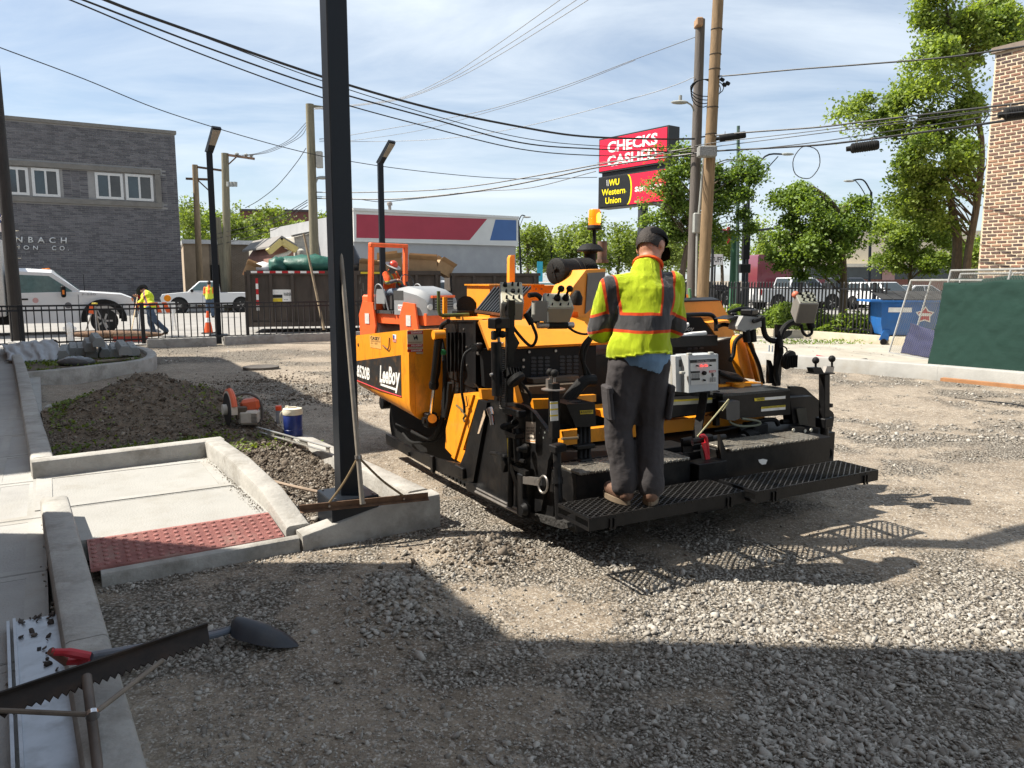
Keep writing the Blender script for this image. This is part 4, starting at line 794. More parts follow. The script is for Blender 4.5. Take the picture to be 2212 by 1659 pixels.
P('caution_bar', B().prism(pb(C4, [(0, 1260), (580, 1230), (580, 1340), (0, 1420)], .88), (0, .2, 0)), black)
P('sticker', qb(C4, [(48, 1250), (485, 1225), (485, 1270), (48, 1298)], .876), M('faded label', (.5, .48, .38), .6, dirt=(.3, .26, .15), dscale=10)); P('sticker', qb(C4, [(48, 1248), (485, 1223), (485, 1240), (48, 1266)], .874), yellow)
# turnbuckle with the red ratchet handle, prop rod, round vibrator can
P('turnbuckle', B().cyl(pb1(C6, 240, 690, .5), pb1(C6, 600, 640, .5), .022, n=12).box(pb1(C6, 430, 650, .5), (.09, .06, .05), None, .01).cyl(pb1(C6, 225, 690, .52), pb1(C6, 300, 685, .47), .032, n=12), black)
P('ratchet_handle', B().tube(spline(pb(C6, [(372, 640), (395, 628), (425, 650), (430, 720), (445, 800)], .46), 5), .013, 8).prism(pb(C6, [(395, 700), (455, 690), (470, 970), (432, 970), (425, 850)], .45), (0, .012, 0)), M('red enamel', (.5, .02, .03), .4))
P('prop_rod', B().tube(pb(C6, [(345, 640), (640, 290)], .55), .006, 6).tube(pb(C6, [(640, 290), (630, 330), (580, 400)], .55), .004, 6), M('greenish brass', (.28, .26, .15), .5, metal=.5))
P('lug_plate', B().prism(pb(C6, [(205, 660), (300, 640), (310, 780), (215, 790)], .52), (0, .02, 0)).prism(pb(C6, [(215, 790), (265, 800), (265, 1050), (180, 830)], .5), (0, .03, 0)).prism(pb(C6, [(560, 620), (610, 760), (600, 1010), (570, 1010)], .42), (0, .03, 0)), black)
vb = pb1(C6, 778, 650, .78)
P('vibrator_motor', B().cyl(vb, vb + Vector((.3, .1, 0)), .055, n=16).box(vb + Vector((.2, .08, .03)), (.16, .14, .12), None, .01), rubber)
P('motor_badge', B().cyl(vb + Vector((-.004, -.002, 0)), vb + Vector((-.009, -.004, 0)), .03, n=16), white)
P('cable_loop', B().tube(spline(pb(C6, [(640, 470), (660, 510), (750, 540), (880, 535), (935, 515), (900, 490), (760, 470)], .7), 5), .009, 7), M('grey green cable', (.12, .13, .09), .6))
P('grey_bucket', B().prism(pb(C6, [(610, 320), (740, 305), (742, 470), (690, 490), (620, 480)], .68), (0, .08, 0)), M('dark steel', (.05, .05, .05), .45))
for pts, r in (([(740, 580), (900, 500), (1060, 480), (1100, 530)], .018), ([(930, 640), (1060, 620), (1100, 580)], .012), ([(500, 590), (620, 570), (720, 545)], .010), ([(1130, 500), (1320, 490)], .022)): P('hose', B().tube(spline(pb(C6, pts, .85), 5), r, 8), rubber)
for x in (905, 945, 985): P('hose', B().cyl(pb1(C3, x, 1480, .78), pb1(C5, x + 5, 760, .66), .018, n=9), rubber)
P('hose_clamp', B().box(pb1(C5, 945, 610, .68), (.15, .06, .03), None, .006).box(pb1(C5, 955, 760, .64), (.1, .06, .05), None, .01), black)
P('lever', B().cyl(pb1(C5, 740, 540, .6), pb1(C5, 890, 530, .62), .009, n=8), M('bronze rod', (.25, .18, .1), .5, metal=.5))
# lever posts with ball knobs
def post(c, x0, y0, y1, b, w, name='lever_post'):
    return P(name, B().bar(pb1(c, x0, y0, b), pb1(c, x0, y1, b), w, w, (0, 1, 0), .004), black)
lp = post(C3, 668, 1085, 1600, .48, .055)
P('ball_knob', B().ball(pb1(C3, 672, 995, .46), .025, 12), rubber, lp); P('ball_knob', B().ball(pb1(C3, 630, 985, .52), .024, 12), rubber, lp)
P('knob_stem', B().cyl(pb1(C3, 672, 1080, .46), pb1(C3, 672, 1000, .46), .008).cyl(pb1(C3, 632, 1140, .52), pb1(C3, 632, 1000, .52), .008).box(pb1(C3, 620, 1100, .52), (.03, .03, .07)), steel, lp)
P('post_flange', B().cyl(pb1(C3, 660, 1147, .48), pb1(C3, 660, 1139, .48), .075, n=20), steel, lp)
P('sticker', qb(C3, [(632, 1262), (702, 1256), (708, 1436), (638, 1442)], .45, .003), white, lp)
for k in range(3): P('sticker_band', qb(C3, [(632, 1270 + k * 58), (704, 1264 + k * 58), (704, 1278 + k * 58), (632, 1284 + k * 58)], .448, .002), yellow, lp)
lp_lo = P('post_socket', B().bar(pb1(C5, 700, 590, .5), pb1(C5, 705, 660, .5), .085, .085, (0, 1, 0), .006).cyl(pb1(C5, 695, 660, .5), pb1(C5, 715, 1290, .44), .026, n=12).cyl(pb1(C5, 700, 900, .48), pb1(C5, 702, 960, .47), .034, n=12).cyl(pb1(C5, 690, 780, .46), pb1(C5, 690, 780, .43), .022, n=10), black)
rp = post(C4, 1530, 1000, 1420, .62, .062)
for x, y in ((1450, 875), (1602, 860)): P('ball_knob', B().ball(pb1(C4, x, y, .6), .028, 12), rubber, rp); P('knob_stem', B().cyl(pb1(C4, x, y + 20, .6), pb1(C4, x, y + 75, .6), .009), flatblack, rp)
P('knob_bracket', B().prism(pb(C4, [(1422, 945), (1500, 940), (1530, 995), (1440, 1000)], .58), (0, .06, 0)).prism(pb(C4, [(1440, 990), (1630, 990), (1630, 1002), (1440, 1003)], .57), (0, .08, 0)), black, rp)
P('knob_bracket', B().prism(pb(C4, [(1555, 930), (1625, 930), (1615, 990), (1535, 990)], .6), (0, .03, 0)), steel, rp)
P('post_socket', B().bar(pb1(C4, 1530, 1405, .62), pb1(C4, 1530, 1495, .62), .10, .10, (0, 1, 0), .006).cyl(pb1(C4, 1530, 1495, .62), pb1(C6, 1535, 900, .62), .032, n=12).box(pb1(C4, 1585, 1295, .62), (.03, .03, .03)), black)
# right end plate and extension clutter
ep = spline(pb(C6, [(1210, 170), (1330, 175), (1400, 230), (1560, 370), (1620, 430), (1605, 560), (1570, 700), (1560, 900)], .95), 3)
P('end_plate', B().prism(ep + pb(C6, [(1380, 900), (1230, 700), (1215, 300)], .95), (0, .03, 0)), black)
P('extension_box', B().prism(pb(C6, [(1210, 275), (1420, 260), (1480, 470), (1240, 520)], .8), (0, .1, 0)).prism(pb(C6, [(1240, 550), (1340, 548), (1520, 690), (1530, 900), (1440, 720), (1250, 650)], .6), (0, .02, 0)), black)
P('extension_plate', B().prism(pb(C6, [(1270, 378), (1360, 370), (1380, 520), (1300, 530)], .78), (0, .01, 0)), M('grubby grey plate', (.07, .065, .05), .8))
P('hook_loop', B().tube(spline(pb(C6, [(1555, 740), (1590, 760), (1598, 810), (1575, 845), (1550, 840)], .62), 4), .012, 7), rubber)
bolts(pb(C6, [(1240, 575), (1348, 585), (1384, 627), (1405, 575), (600, 640), (268, 685)], .597), (0, -1, 0), .014, .006, M('pale bolt', (.5, .48, .4), .5))
# right-hand control box on its goose-neck
cb3, p3 = control_box(C4, (1345, 385), .8, .15, .17, .19, -32, 30, ks[:8] + [(.3, -.3, .012, .02)], mats=(M('dark grey box', (.17, .165, .15), .5), M('dark face', (.16, .165, .13), .6)))
P('warning_knob', B().ball(pb1(C4, 1262, 262, .85), .03, 10), M('faded red knob', (.5, .14, .08), .5), cb3)
P('goose_neck', B().tube(spline(pb(C4, [(1095, 1100), (1080, 950), (1120, 800), (1110, 700), (1150, 580), (1230, 520), (1290, 530)], .95), 5), .026, 9), rubber)
P('conduit', B().cyl(pb1(C4, 1390, 500, .78), pb1(C4, 1415, 575, .77), .03, n=10).tube(spline(pb(C4, [(1410, 560), (1412, 620), (1370, 645), (1330, 610), (1315, 540)], .8), 5), .012, 7), rubber)
P('mast_bracket', B().prism(pb(C4, [(1090, 540), (1165, 545), (1160, 660), (1095, 665)], 1.0), (0, .03, 0)).prism(pb(C4, [(1160, 600), (1235, 595), (1225, 635), (1155, 680)], .98), (0, .02, 0)).bar(pb1(C4, 1110, 690, .98), pb1(C4, 1080, 1110, 1.0), .06, .04, (0, 1, 0)), black)
P('foot_plate', B().prism(pb(C4, [(1015, 870), (1035, 880), (1060, 950), (1100, 1010), (1060, 1090), (1010, 1090)], .98), (0, .03, 0)), black)
P('handle_tube', B().tube(spline(pb(C4, [(955, 470), (960, 560), (985, 650), (1040, 690), (1105, 695)], .98), 5), .022, 9), rubber)
cb4 = P('grade_controller', B().prism(pb(C4, [(720, 555), (775, 460), (900, 470), (945, 510), (945, 560), (800, 610), (720, 585)], .95), (0, .1, 0)), M('cool grey plastic', (.25, .25, .24), .5))
P('controller_shelf', B().prism(pb(C4, [(625, 490), (720, 460), (960, 455), (1010, 455), (940, 470), (700, 500)], 1.0), (0, .15, 0)).prism(pb(C4, [(690, 500), (775, 480), (770, 600), (700, 580)], 1.05), (0, .03, 0)), black)
P('connector', B().cyl(pb1(C4, 800, 590, .97), pb1(C4, 810, 700, .97), .03, n=10).cyl(pb1(C4, 860, 590, .97), pb1(C4, 868, 700, .97), .028, n=10).tube(spline(pb(C4, [(870, 510), (930, 490), (925, 470)], .93), 3), .018, 8), rubber)
for pts in ([(830, 700), (870, 800), (920, 920), (960, 1090)], [(640, 430), (740, 395), (850, 400), (905, 440)], [(760, 640), (700, 700), (680, 820), (650, 880)], [(530, 560), (590, 540), (660, 550)], [(545, 985), (640, 1030), (760, 1060)]):
    P('hose', B().tube(spline(pb(C4, pts, 1.12), 5), .017, 8), rubber)
P('tool_clutter', B().box(pb1(C4, 830, 425, 1.05), (.14, .1, .05), Matrix.Rotation(.4, 3, 'Z'), .01).box(pb1(C4, 680, 455, 1.1), (.08, .05, .05), Matrix.Rotation(.9, 3, 'Z'), .01), black)
fl2 = pb1(C4, 1195, 883, .85); P('flood_light', B().lathe([(.03, 0), (.078, .015), (.08, .04), (.065, .05)], fl2 + Vector((0, .03, .02)), (.1, -.9, -.25), 20), rubber)
for k in range(-3, 4): P('heat_sink_fin', B().box(fl2 + Vector((k * .02, -.03, 0)), (.004, .02, .1)), rubber)
P('lamp_cable', B().tube(spline(pb(C4, [(1180, 830), (1180, 770), (1150, 745), (1110, 750)], .9), 5), .006, 6), rubber)
# wooden blocks and orange framing seen under the grille
P('timber_block', B().prism(pb(C3, [(430, 1120), (900, 1090), (880, 1180), (440, 1190)], 1.25), (0, .12, 0)), M('sooty timber', (.06, .045, .03), .85, var=.4, scale=12))
P('timber_block', B().prism(pb(C3, [(470, 1050), (900, 1020), (900, 1060), (480, 1090)], 1.35), (0, .1, 0)), M('brown timber', (.10, .075, .055), .85))
P('frame_plate', B().prism(pb(C3, [(470, 1240), (710, 1235), (710, 1320), (480, 1330)], 1.1), (0, .05, 0)), orange)
P('frame_plate', B().prism(pb(C3, [(290, 1090), (330, 1100), (380, 1260), (330, 1300)], 1.2), (0, .05, 0)), orange)
P('frame_plate', B().prism(pb(C1, [(1290, 1380), (1420, 1380), (1410, 1480), (1300, 1470)], 1.3), (0, .04, 0)), orange)
P('frame_plate', B().prism(pb(C3, [(860, 1205), (1060, 1195), (1060, 1260), (880, 1270)], 1.0), (0, .04, 0)), orange)
P('hose', B().tube(spline(pb(C3, [(1040, 1060), (950, 1070), (880, 1140), (800, 1240), (740, 1360)], .95), 5), .045, 10), rubber)
# ---- walkways of expanded metal
def walkway(a0, a1, b_0, b_1, z, open_left):
    fb_ = B(); h = .075; t = .01
    fb_.b2((a0, b_0, z - h), (a1, b_0 + t, z + .002)); fb_.b2((a0, b_1 - t, z - h), (a1, b_1, z + .002))
    for x in (a0, a1 - t):
        fb_.b2((x, b_0 + t, z - .018), (x + t, b_1 - t, z + .002)); fb_.b2((x, b_0 + t, z - h), (x + t, b_1 - t, z - h + .018))
    for x in np.linspace(a0 + .25, a1 - .25, 3): fb_.b2((x, b_0 + t, z - h + .01), (x + .03, b_1 - t, z - .02))
    fo = P('walkway_frame', fb_, black)
    for x in (a0 + .14, a1 - .16): P('frame_lug', B().b2((x, b_0 - .012, z - h - .01), (x + .012, b_0 - .001, z - .02)).b2((x + .03, b_0 - .012, z - h - .01), (x + .042, b_0 - .001, z - .02)), black, fo)
    g = B(); st = .021; n = int((b_1 - b_0 - 2 * t) / st); L = .058
    for r in range(n + 1):
        y = b_0 + t + r * st; m = int((a1 - a0 - 2 * t) / (L / 2)); pts = []
        for k in range(m + 1):
            up = (k + r) % 2; pts.append(Vector((a0 + t + k * L / 2, y + (st * .5 if up else -st * .5) * .92, z - .004 + (.004 if up else -.003))))
        for k in range(m): g.bar(pts[k], pts[k + 1], .0065, .010)
    g.obj('walkway_grating', M('gritty steel mesh', (.04, .038, .036), .4, metal=.5, var=.4, scale=30), fo, recalc=False)
    return fo
walkway(0, 1.21, -.02, .32, .45, True); walkway(1.235, 2.43, -.09, .25, .46, False)
box('walkway_arm', (.3, .25, .3), (.36, .7, .37), black); box('walkway_arm', (1.0, .25, .3), (1.06, .7, .37), black); box('walkway_arm', (1.6, .2, .3), (1.66, .7, .37), black); box('walkway_arm', (2.2, .2, .3), (2.26, .7, .37), black)
# ============================================================ NEAR THINGS
polemat = M('dark bronze pole paint', (.009, .012, .017), .4, var=.12, scale=2, dirt=(.02, .024, .03), dscale=3, damt=.4, spec=.3)
panelm = M('lamp lens', (.26, .235, .19), .5, var=.05)
def light_pole(loc, label, rz, headrz, base=True, h=5.35, s=.14, bs=.34):
    t = T('light_pole', label, 'light pole', loc, rz, 'dark square light poles round the lot')
    B().box((0, 0, h / 2), (s, s, h), None, .006).obj('pole', polemat, t)
    b = B().box((0, 0, .125), (bs, bs, .25), None, .006).obj('base_cover', polemat, t)
    for x, y in ((-.4, -.4), (.4, -.4), (.4, .4), (-.4, .4)): B().cyl((x * bs, y * bs, .25), (x * bs, y * bs, .258), .008, n=6).obj('screw', steel, b)
    Q = Matrix.Rotation(headrz, 3, 'Z'); d = Q @ Vector((.62, 0, .62)).normalized(); n = Q @ Vector((-.7, 0, .7)); sd = Q @ Vector((0, 1, 0))
    p0 = Vector((0, 0, h - .02)) - Q @ Vector((s * .2, 0, 0)); p1 = p0 + d * .85
    B().loft([[p0 + sd * (s / 2 * a) + Q @ Vector((b_ * s * .5, 0, b_ * s * -.15)) for a, b_ in ((-1, -1), (1, -1), (1, 1), (-1, 1))], [p1 + sd * (s * .75 * a) + n * (-b_ * .04) for a, b_ in ((-1, -1), (1, -1), (1, 1), (-1, 1))]]).obj('lamp_head', polemat, t)
    c = p0 + d * .55 - n * .058; B().prism([c + d * x + sd * y for x, y in ((-.25, -s * .55), (.25, -s * .68), (.25, s * .68), (-.25, s * .55))], -n * .012).obj('lamp_lens', panelm, t)
    return t
bc = (G(679, 1063, .29) + G(825, 1075, .29)) / 2; bc.z = .06
light_pole(bc, 'tall dark square light pole close by, standing in the kerbed bed', LOT.t, R(20))
light_pole(G(473, 741), 'dark light pole with bent head in front of the brown roll-off container', R(22), R(-68), bs=.52, s=.165)
light_pole(A(829, 690, 24.5).xy.to_3d(), 'dark light pole with bent head behind the orange road roller', R(22), R(-62), h=5.4, s=.165)
# the scraper lute leaning on the pole
wood = M('worn ash handle', (.25, .19, .12), .7, var=.3, scale=5, dirt=(.1, .08, .06), dscale=6)
rust = M('rusty blade', (.13, .075, .045), .75, var=.4, scale=14, dirt=(.06, .04, .03), dscale=8)
def lute_parts(t, bl, br, hb, ht, jn, blade_h, up):
    d = (br - bl).normalized(); n = d.cross(up).normalized()
    return d, n
lt = T('asphalt_lute', 'long steel lute rake leaning upright against the near dark pole', 'lute', G(783, 1098, .27))
o = lt.location
bl, br = G(648, 1104, .27) - o, G(925, 1076, .27) - o; hb = Vector((0, 0, .03)); ht = A(728, 452, bc.y - .02) - o; jn = hb.lerp(ht, .16)
u = Vector((0, -.35, 1)).normalized(); nn = (br - bl).cross(u).normalized()
B().prism([bl, br, br + u * .05, bl + u * .05], nn * .006).obj('blade', rust, lt)
B().prism([bl, br, br + nn * .03, bl + nn * .03], u * .005).obj('blade_edge', rust, lt)
B().cyl(hb, ht, .017, .015, 12).obj('handle', M('grey weathered handle', (.27, .24, .2), .6, var=.3, scale=4, dirt=(.12, .1, .08), dscale=5), lt)
B().lathe([(.014, 0), (.017, .005), (.017, .02), (.01, .028)], ht, ht - hb, 10).obj('handle_cap', M('faded red cap', (.25, .06, .06), .6), lt)
B().lathe([(.024, -.012), (.024, .012)], jn, ht - hb, 12).obj('clamp', steel, lt)
for e in (bl.lerp(br, .22), bl.lerp(br, .80)): B().tube(spline([jn, jn.lerp(e + u * .04, .5) + Vector((0, 0, -.02)), e + u * .04], 5), .008, 7).obj('brace', M('brassy brace', (.22, .16, .09), .6, metal=.4, var=.3), lt)
for f in (.22, .49, .80): B().cyl(bl.lerp(br, f) + u * .025 - nn * .01, bl.lerp(br, f) + u * .025 + nn * .02, .008, n=6).obj('bolt', steel, lt)
# the toothed lute in the foreground
z4 = lambda x, y, z: G(x * .3224, 1207 + y * .3224, z)
ft = T('asphalt_lute', 'black toothed lute lying upside down across the galvanised channel', 'lute', z4(600, 800, .42)); o = ft.location
tl, tr, br, bl = z4(-260, 1000, .44) - o, z4(1388, 445, .45) - o, z4(1405, 545, .42) - o, z4(-260, 1130, .41) - o
e = []
for i in range(31):
    p = bl.lerp(br, i / 31); q = bl.lerp(br, (i + .5) / 31); dn = (bl - tl).normalized() * .02; e += [p, q + dn * (1 if i % 7 else .6)]
B().prism([tl, tr, br] + e[::-1] + [bl], Vector((0, .001, -.005))).obj('toothed_blade', M('dark tool steel', (.02, .014, .010), .6, spec=.25, var=.5, scale=9, dirt=(.07, .04, .025), dscale=5), ft)
B().bar(tl + Vector((0, 0, .004)), tr + Vector((0, 0, .004)), .012, .012).obj('blade_back', M('dark tool steel'), ft)
h0, h1 = z4(580, 790, .44) - o, z4(668, 1500, .30) - o
B().cyl(h0, h0 + (h1 - h0) * 1.4, .0165, .015, 12).obj('handle', M('grimy brown handle', (.10, .08, .066), .6, var=.35, scale=6), ft)
jn = z4(620, 1045, .42) - o; B().lathe([(.021, -.008), (.021, .008)], jn, h1 - h0, 12).obj('clamp', chrome, ft)
for e_, m in ((z4(1090, 680, .43) - o, 'a'), (z4(-40, 1015, .42) - o, 'b')): B().cyl(jn, e_, .0085, n=8).obj('brace', M('weathered brace', (.16, .13, .1), .6, var=.4), ft)
# round-point shovel
sh = T('shovel', 'shovel with red D-grip lying across the near kerb onto the gravel', 'shovel', z4(1500, 520, .08)); o = sh.location
blu = M('blue grey steel', (.03, .034, .042), .45, var=.2, scale=8, dirt=(.09, .08, .065), dscale=7)
s0, s1, s2 = z4(600, 655, .42) - o, z4(1390, 520, .13) - o, z4(1560, 470, .075) - o
B().tube(spline([s0, s0.lerp(s1, .5), s1, s2], 4), .017, 10).obj('handle', M('grey fibreglass', (.10, .115, .14), .5, var=.15), sh)
tip = z4(2000, 585, .01) - o; sd = Vector((.25, 1, 0)).normalized(); ax = (tip - s2)
prof = [(0, .025, .03), (.08, .065, .045), (.2, .08, .045), (.5, .082, .04), (.75, .068, .028), (.92, .035, .012), (1, .006, 0)]
B().grid(lambda a, b: (lambda k, t: (lambda w_, c_: s2 + ax * k + sd * (w_ * (2 * a - 1)) + Vector((0, 0, c_ * (1 - (2 * a - 1) ** 2) * 1.6)))(np.interp(k, [p[0] for p in prof], [p[1] for p in prof]), np.interp(k, [p[0] for p in prof], [p[2] for p in prof])))(b, b), 10, 14).obj('blade', blu, sh)
sh.children[-1].modifiers.new('s', 'SOLIDIFY').thickness = .004
B().tube(spline([s1 + Vector((-.02, 0, 0)), s2, s2 + ax * .15 + Vector((0, 0, .03)), s2 + ax * .4 + Vector((0, 0, .035))], 4), [.02] * 9 + [.024] * 3 + [.006], 10).obj('socket', blu, sh)
redm = M('red grip plastic', (.42, .02, .03), .4, var=.1)
g0 = z4(600, 655, .42) - o; ga_, gb_ = z4(440, 690, .40) - o, z4(350, 625, .46) - o
for g in (ga_, gb_): B().tube(spline([g0, g0.lerp(g, .5) + (g - ga_.lerp(gb_, .5)) * .35, g], 4), [.018] * 5 + [.014] * 4, 8).obj('yoke', redm, sh)
B().cyl(ga_.lerp(gb_, -.05), gb_.lerp(ga_, -.1), .015, n=12).obj('grip', M('brown wood grip', (.16, .07, .045), .5, var=.25), sh)
# galvanised channel
galv = M('galvanised sheet', (.42, .45, .48), .38, metal=.55, var=.12, scale=6, dirt=(.25, .26, .26), dscale=5, damt=.6)
gc = T('metal_channel', 'long galvanised steel channel lying on the sidewalk by the near kerb', 'metal channel', z4(230, 900, .19)); o = gc.location
fl_, fr2 = z4(55, 440, .20) - o, z4(400, 375, .20) - o; nl, nr_ = z4(95, 1560, .20) - o, z4(640, 1560, .20) - o
dl, dr = (nl - fl_), (nr_ - fr2); il, ir = fl_.lerp(fr2, .15), fl_.lerp(fr2, .97); jl, jr = nl.lerp(nr_, .15), nl.lerp(nr_, .95)
B().prism([il, ir, ir + dr * 1.5, il + dl * 1.5], (0, 0, .006)).obj('web', galv, gc)
for p, d, k in ((fl_, dl, 0), (fl_.lerp(fr2, .12), dl, .02), (fr2, dr, .02), (fl_.lerp(fr2, .96), dr, 0)): B().bar(p - d.normalized() * k, p + d * 1.5, .012, .035).obj('flange', galv, gc)
sl_ = z4(262, 605, .2065) - o; B().box(sl_ + Vector((0, 0, .001)), (.016, .035, .002), Matrix.Rotation(R(30), 3, 'Z')).obj('slot', M('slot hole', (.02, .02, .02), .9), gc)
P_ = []
for _ in range(26): q = fl_.lerp(fr2, random.uniform(.2, .9)) + dl * random.random() ** 2 * .45 + o; P_.append((q.x, q.y, .212))
o_ = stones('chippings', len(P_), np.array(P_), np.array([random.uniform(.005, .015) for _ in P_]), tone_mat('dark chippings', [(.06, .05, .045), (.12, .1, .09), (.18, .16, .14)]), .7, 12); o_['kind'] = 'stuff'; o_['label'] = 'dark stone chips lying on the galvanised channel'; o_['category'] = 'stone chips'
# cut-off saw
sp = G(521, 916, .30); sw = T('cut_off_saw', 'orange and white cut-off saw with upright disc beside the soil mound', 'saw', sp, R(10))
so_ = M('saw orange', (.62, .12, .05), .45, var=.12, dirt=(.3, .2, .15), dscale=8); sw_ = M('saw white', (.55, .53, .48), .5, var=.1, dirt=(.3, .27, .22), dscale=8); sg = M('saw grey', (.09, .085, .08), .6, var=.2)
dn = Vector((-.92, -.38, 0)).normalized(); dc = Vector((-.12, -.06, .17))
B().cyl(dc, dc + dn * .006, .17, n=28).obj('disc', M('disc black', (.02, .02, .022), .6), sw)
B().cyl(dc + dn * .008, dc + dn * .05, .055, n=18).obj('belt_hub', sw_, sw)
t_ = dn.cross(Vector((0, 0, 1))); ringo, ringi = [], []
for a in np.linspace(R(-10), R(190), 18): v_ = t_ * math.cos(a) + Vector((0, 0, 1)) * math.sin(a); ringo.append(dc + v_ * .195); ringi.append(dc + v_ * .09)
B().prism(ringo + ringi[::-1], dn * -.06).obj('blade_guard', sw_, sw)
B().tube([p - dn * .03 for p in ringo[2:-2]], .03, 8).obj('guard_rim', so_, sw)
B().box((-.10, -.04, .39), (.035, .03, .07), None, .006).obj('guard_lever', sg, sw)
B().box((.10, .03, .20), (.19, .16, .13), Matrix.Rotation(R(-8), 3, 'Y'), .03).obj('engine_cover', so_, sw)
B().box((.09, -.02, .08), (.20, .17, .15), None, .025).obj('engine_body', sw_, sw)
B().box((.02, -.07, .13), (.12, .05, .14), None, .015).obj('muffler', M('dull metal', (.13, .11, .09), .5, metal=.5), sw)
for k in range(7): B().box((.15, -.107, .03 + k * .014), (.06, .006, .006)).obj('cooling_slot', sg, sw)
B().tube(spline([(-.06, 0, .30), (.06, .02, .32), (.17, .02, .27), (.215, .01, .15), (.20, -.01, .03), (.10, -.05, .005), (.02, -.05, .02)], 5), .014, 8).obj('handle_tube', sg, sw)
# water jug, marking paint can, level
wj = T('water_jug', 'blue insulated water jug with cream lid standing on the bed kerb', 'water jug', G(634, 944, .22)); bm_ = M('jug blue', (.012, .03, .17), .4, var=.08, dirt=(.05, .05, .09), dscale=9); cm_ = M('jug cream', (.62, .58, .46), .5, var=.06, dirt=(.4, .35, .25), dscale=9)
B().lathe([(.088, 0), (.093, .01), (.093, .08), (.089, .085), (.092, .1), (.096, .235), (.09, .245)], n=28).obj('body', bm_, wj)
B().lathe([(.098, .235), (.1, .245), (.1, .275), (.094, .285), (.094, .295), (.05, .305), (.02, .305)], n=28).obj('lid', cm_, wj)
B().box((.0, -.02, .31), (.09, .03, .012), Matrix.Rotation(.4, 3, 'Z'), .004).cyl((-.06, .02, .3), (-.06, .02, .318), .018).obj('spout_cap', cm_, wj)
B().tube(spline([(-.097, -.02, .27), (-.115, -.03, .24), (-.118, -.03, .17), (-.112, -.03, .14)], 4), .006, 6).obj('handle', cm_, wj)
pc = T('paint_can', 'grey marking paint can with bright orange cap beside the blue jug', 'spray can', G(603, 915, .2))
B().lathe([(.028, 0), (.033, .004), (.033, .145), (.028, .155)], n=20).obj('body', M('can grey', (.25, .26, .28), .4, var=.12, scale=20), pc); B().lathe([(.033, .152), (.033, .2), (.031, .203)], n=20).obj('cap', M('fluorescent orange', (.9, .09, .02), .45), pc)
B().lathe([(.0335, .03), (.0335, .12)], n=20).obj('paper_label', M('can label', (.35, .36, .39), .5, var=.3, scale=25), pc)
lv = T('spirit_level', 'long aluminium spirit level lying across the planting bed', 'level', G(635, 955, .25)); o = lv.location; l0, l1 = G(556, 932, .26) - o, G(712, 977, .27) - o
alu = M('dull aluminium', (.38, .37, .34), .4, metal=.5, var=.15, dirt=(.2, .18, .15), dscale=10); d = (l1 - l0).normalized()
for zz in (0, .045): B().bar(l0 + Vector((0, 0, zz)), l1 + Vector((0, 0, zz)), .024, .008).obj('flange', alu, lv)
for a, b in ((0, .04), (.16, .26), (.42, .5), (.62, .72), (.96, 1)): B().bar(l0.lerp(l1, a) + Vector((0, 0, .0225)), l0.lerp(l1, b) + Vector((0, 0, .0225)), .008, .037).obj('web', alu, lv)
st_ = tag(B().tube(spline([G(590, 1040, .2), G(640, 1052, .18), G(690, 1063, .16)], 5), [.012] * 11, 6).obj('wooden_stick', M('old stick', (.30, .23, .17), .9, var=.3)), 'crooked wooden stick half buried in the bed by the near pole', 'stick')
tag(B().tube(spline([A(405, 985, 7.0) * 0 + G(402, 981, .19), G(425, 982, .195), G(442, 977, .2)], 5), .011, 6).obj('pipe_offcut', M('pale pvc', (.5, .48, .42), .6)), 'short pale pipe offcut in the far corner of the ramp', 'pipe')
mh = struct(B().lathe([(.36, 0), (.36, .045), (.33, .05), (.32, .046)], G(564, 796, -.005), n=28).obj('manhole_cover', M('iron cover', (.08, .07, .06), .7, var=.3)))

# ============================================================ PEOPLE
def hand(b, w, d, side, curl, r=.0095):                              # palm, four fingers, thumb; d = pointing, curl = bend direction
    d = Vector(d).normalized(); curl = Vector(curl).normalized(); s = d.cross(curl).normalized() * side
    cap(b, w, w + d * .05, .026, .03, 8)
    b.ball(w + d * .06, .038, 10, (1, .6, 1))
    for k, L in enumerate((.07, .08, .075, .058)):
        p = w + d * .085 + s * (-.03 + k * .02); q = p + d * L * .45 + curl * .01; cap(b, p - d * .03, q, r * 1.1, r, 7); cap(b, q, q + (d * .35 + curl * .8).normalized() * L * .6, r, r * .85, 7)
    p = w + d * .03 - s * .03; q = p + (d * .5 - s * .7 + curl * .3).normalized() * .04; cap(b, p, q, r * 1.25, r * 1.1, 7); cap(b, q, q + (d * .7 + curl * .5).normalized() * .03, r * 1.1, r * .85, 7)
def jit(me, amp, s, seed=0):
    n = len(me.vertices); co = np.empty(n * 3); me.vertices.foreach_get('co', co); co = co.reshape(-1, 3); nr = np.array([v.normal[:] for v in me.vertices])
    dd = np.array([mnoise.fractal(Vector((c[0] * s + seed, c[1] * s, c[2] * s * .6)), .8, 2, 3) for c in co]); me.vertices.foreach_set('co', (co + nr * (dd * amp)[:, None]).reshape(-1)); me.update()
def trim(me, f):                                                    # keep faces whose centre passes f
    bm = bmesh.new(); bm.from_mesh(me); bmesh.ops.delete(bm, geom=[q for q in bm.faces if not f(q.calc_center_median())], context='FACES'); bm.to_mesh(me); bm.free(); return me
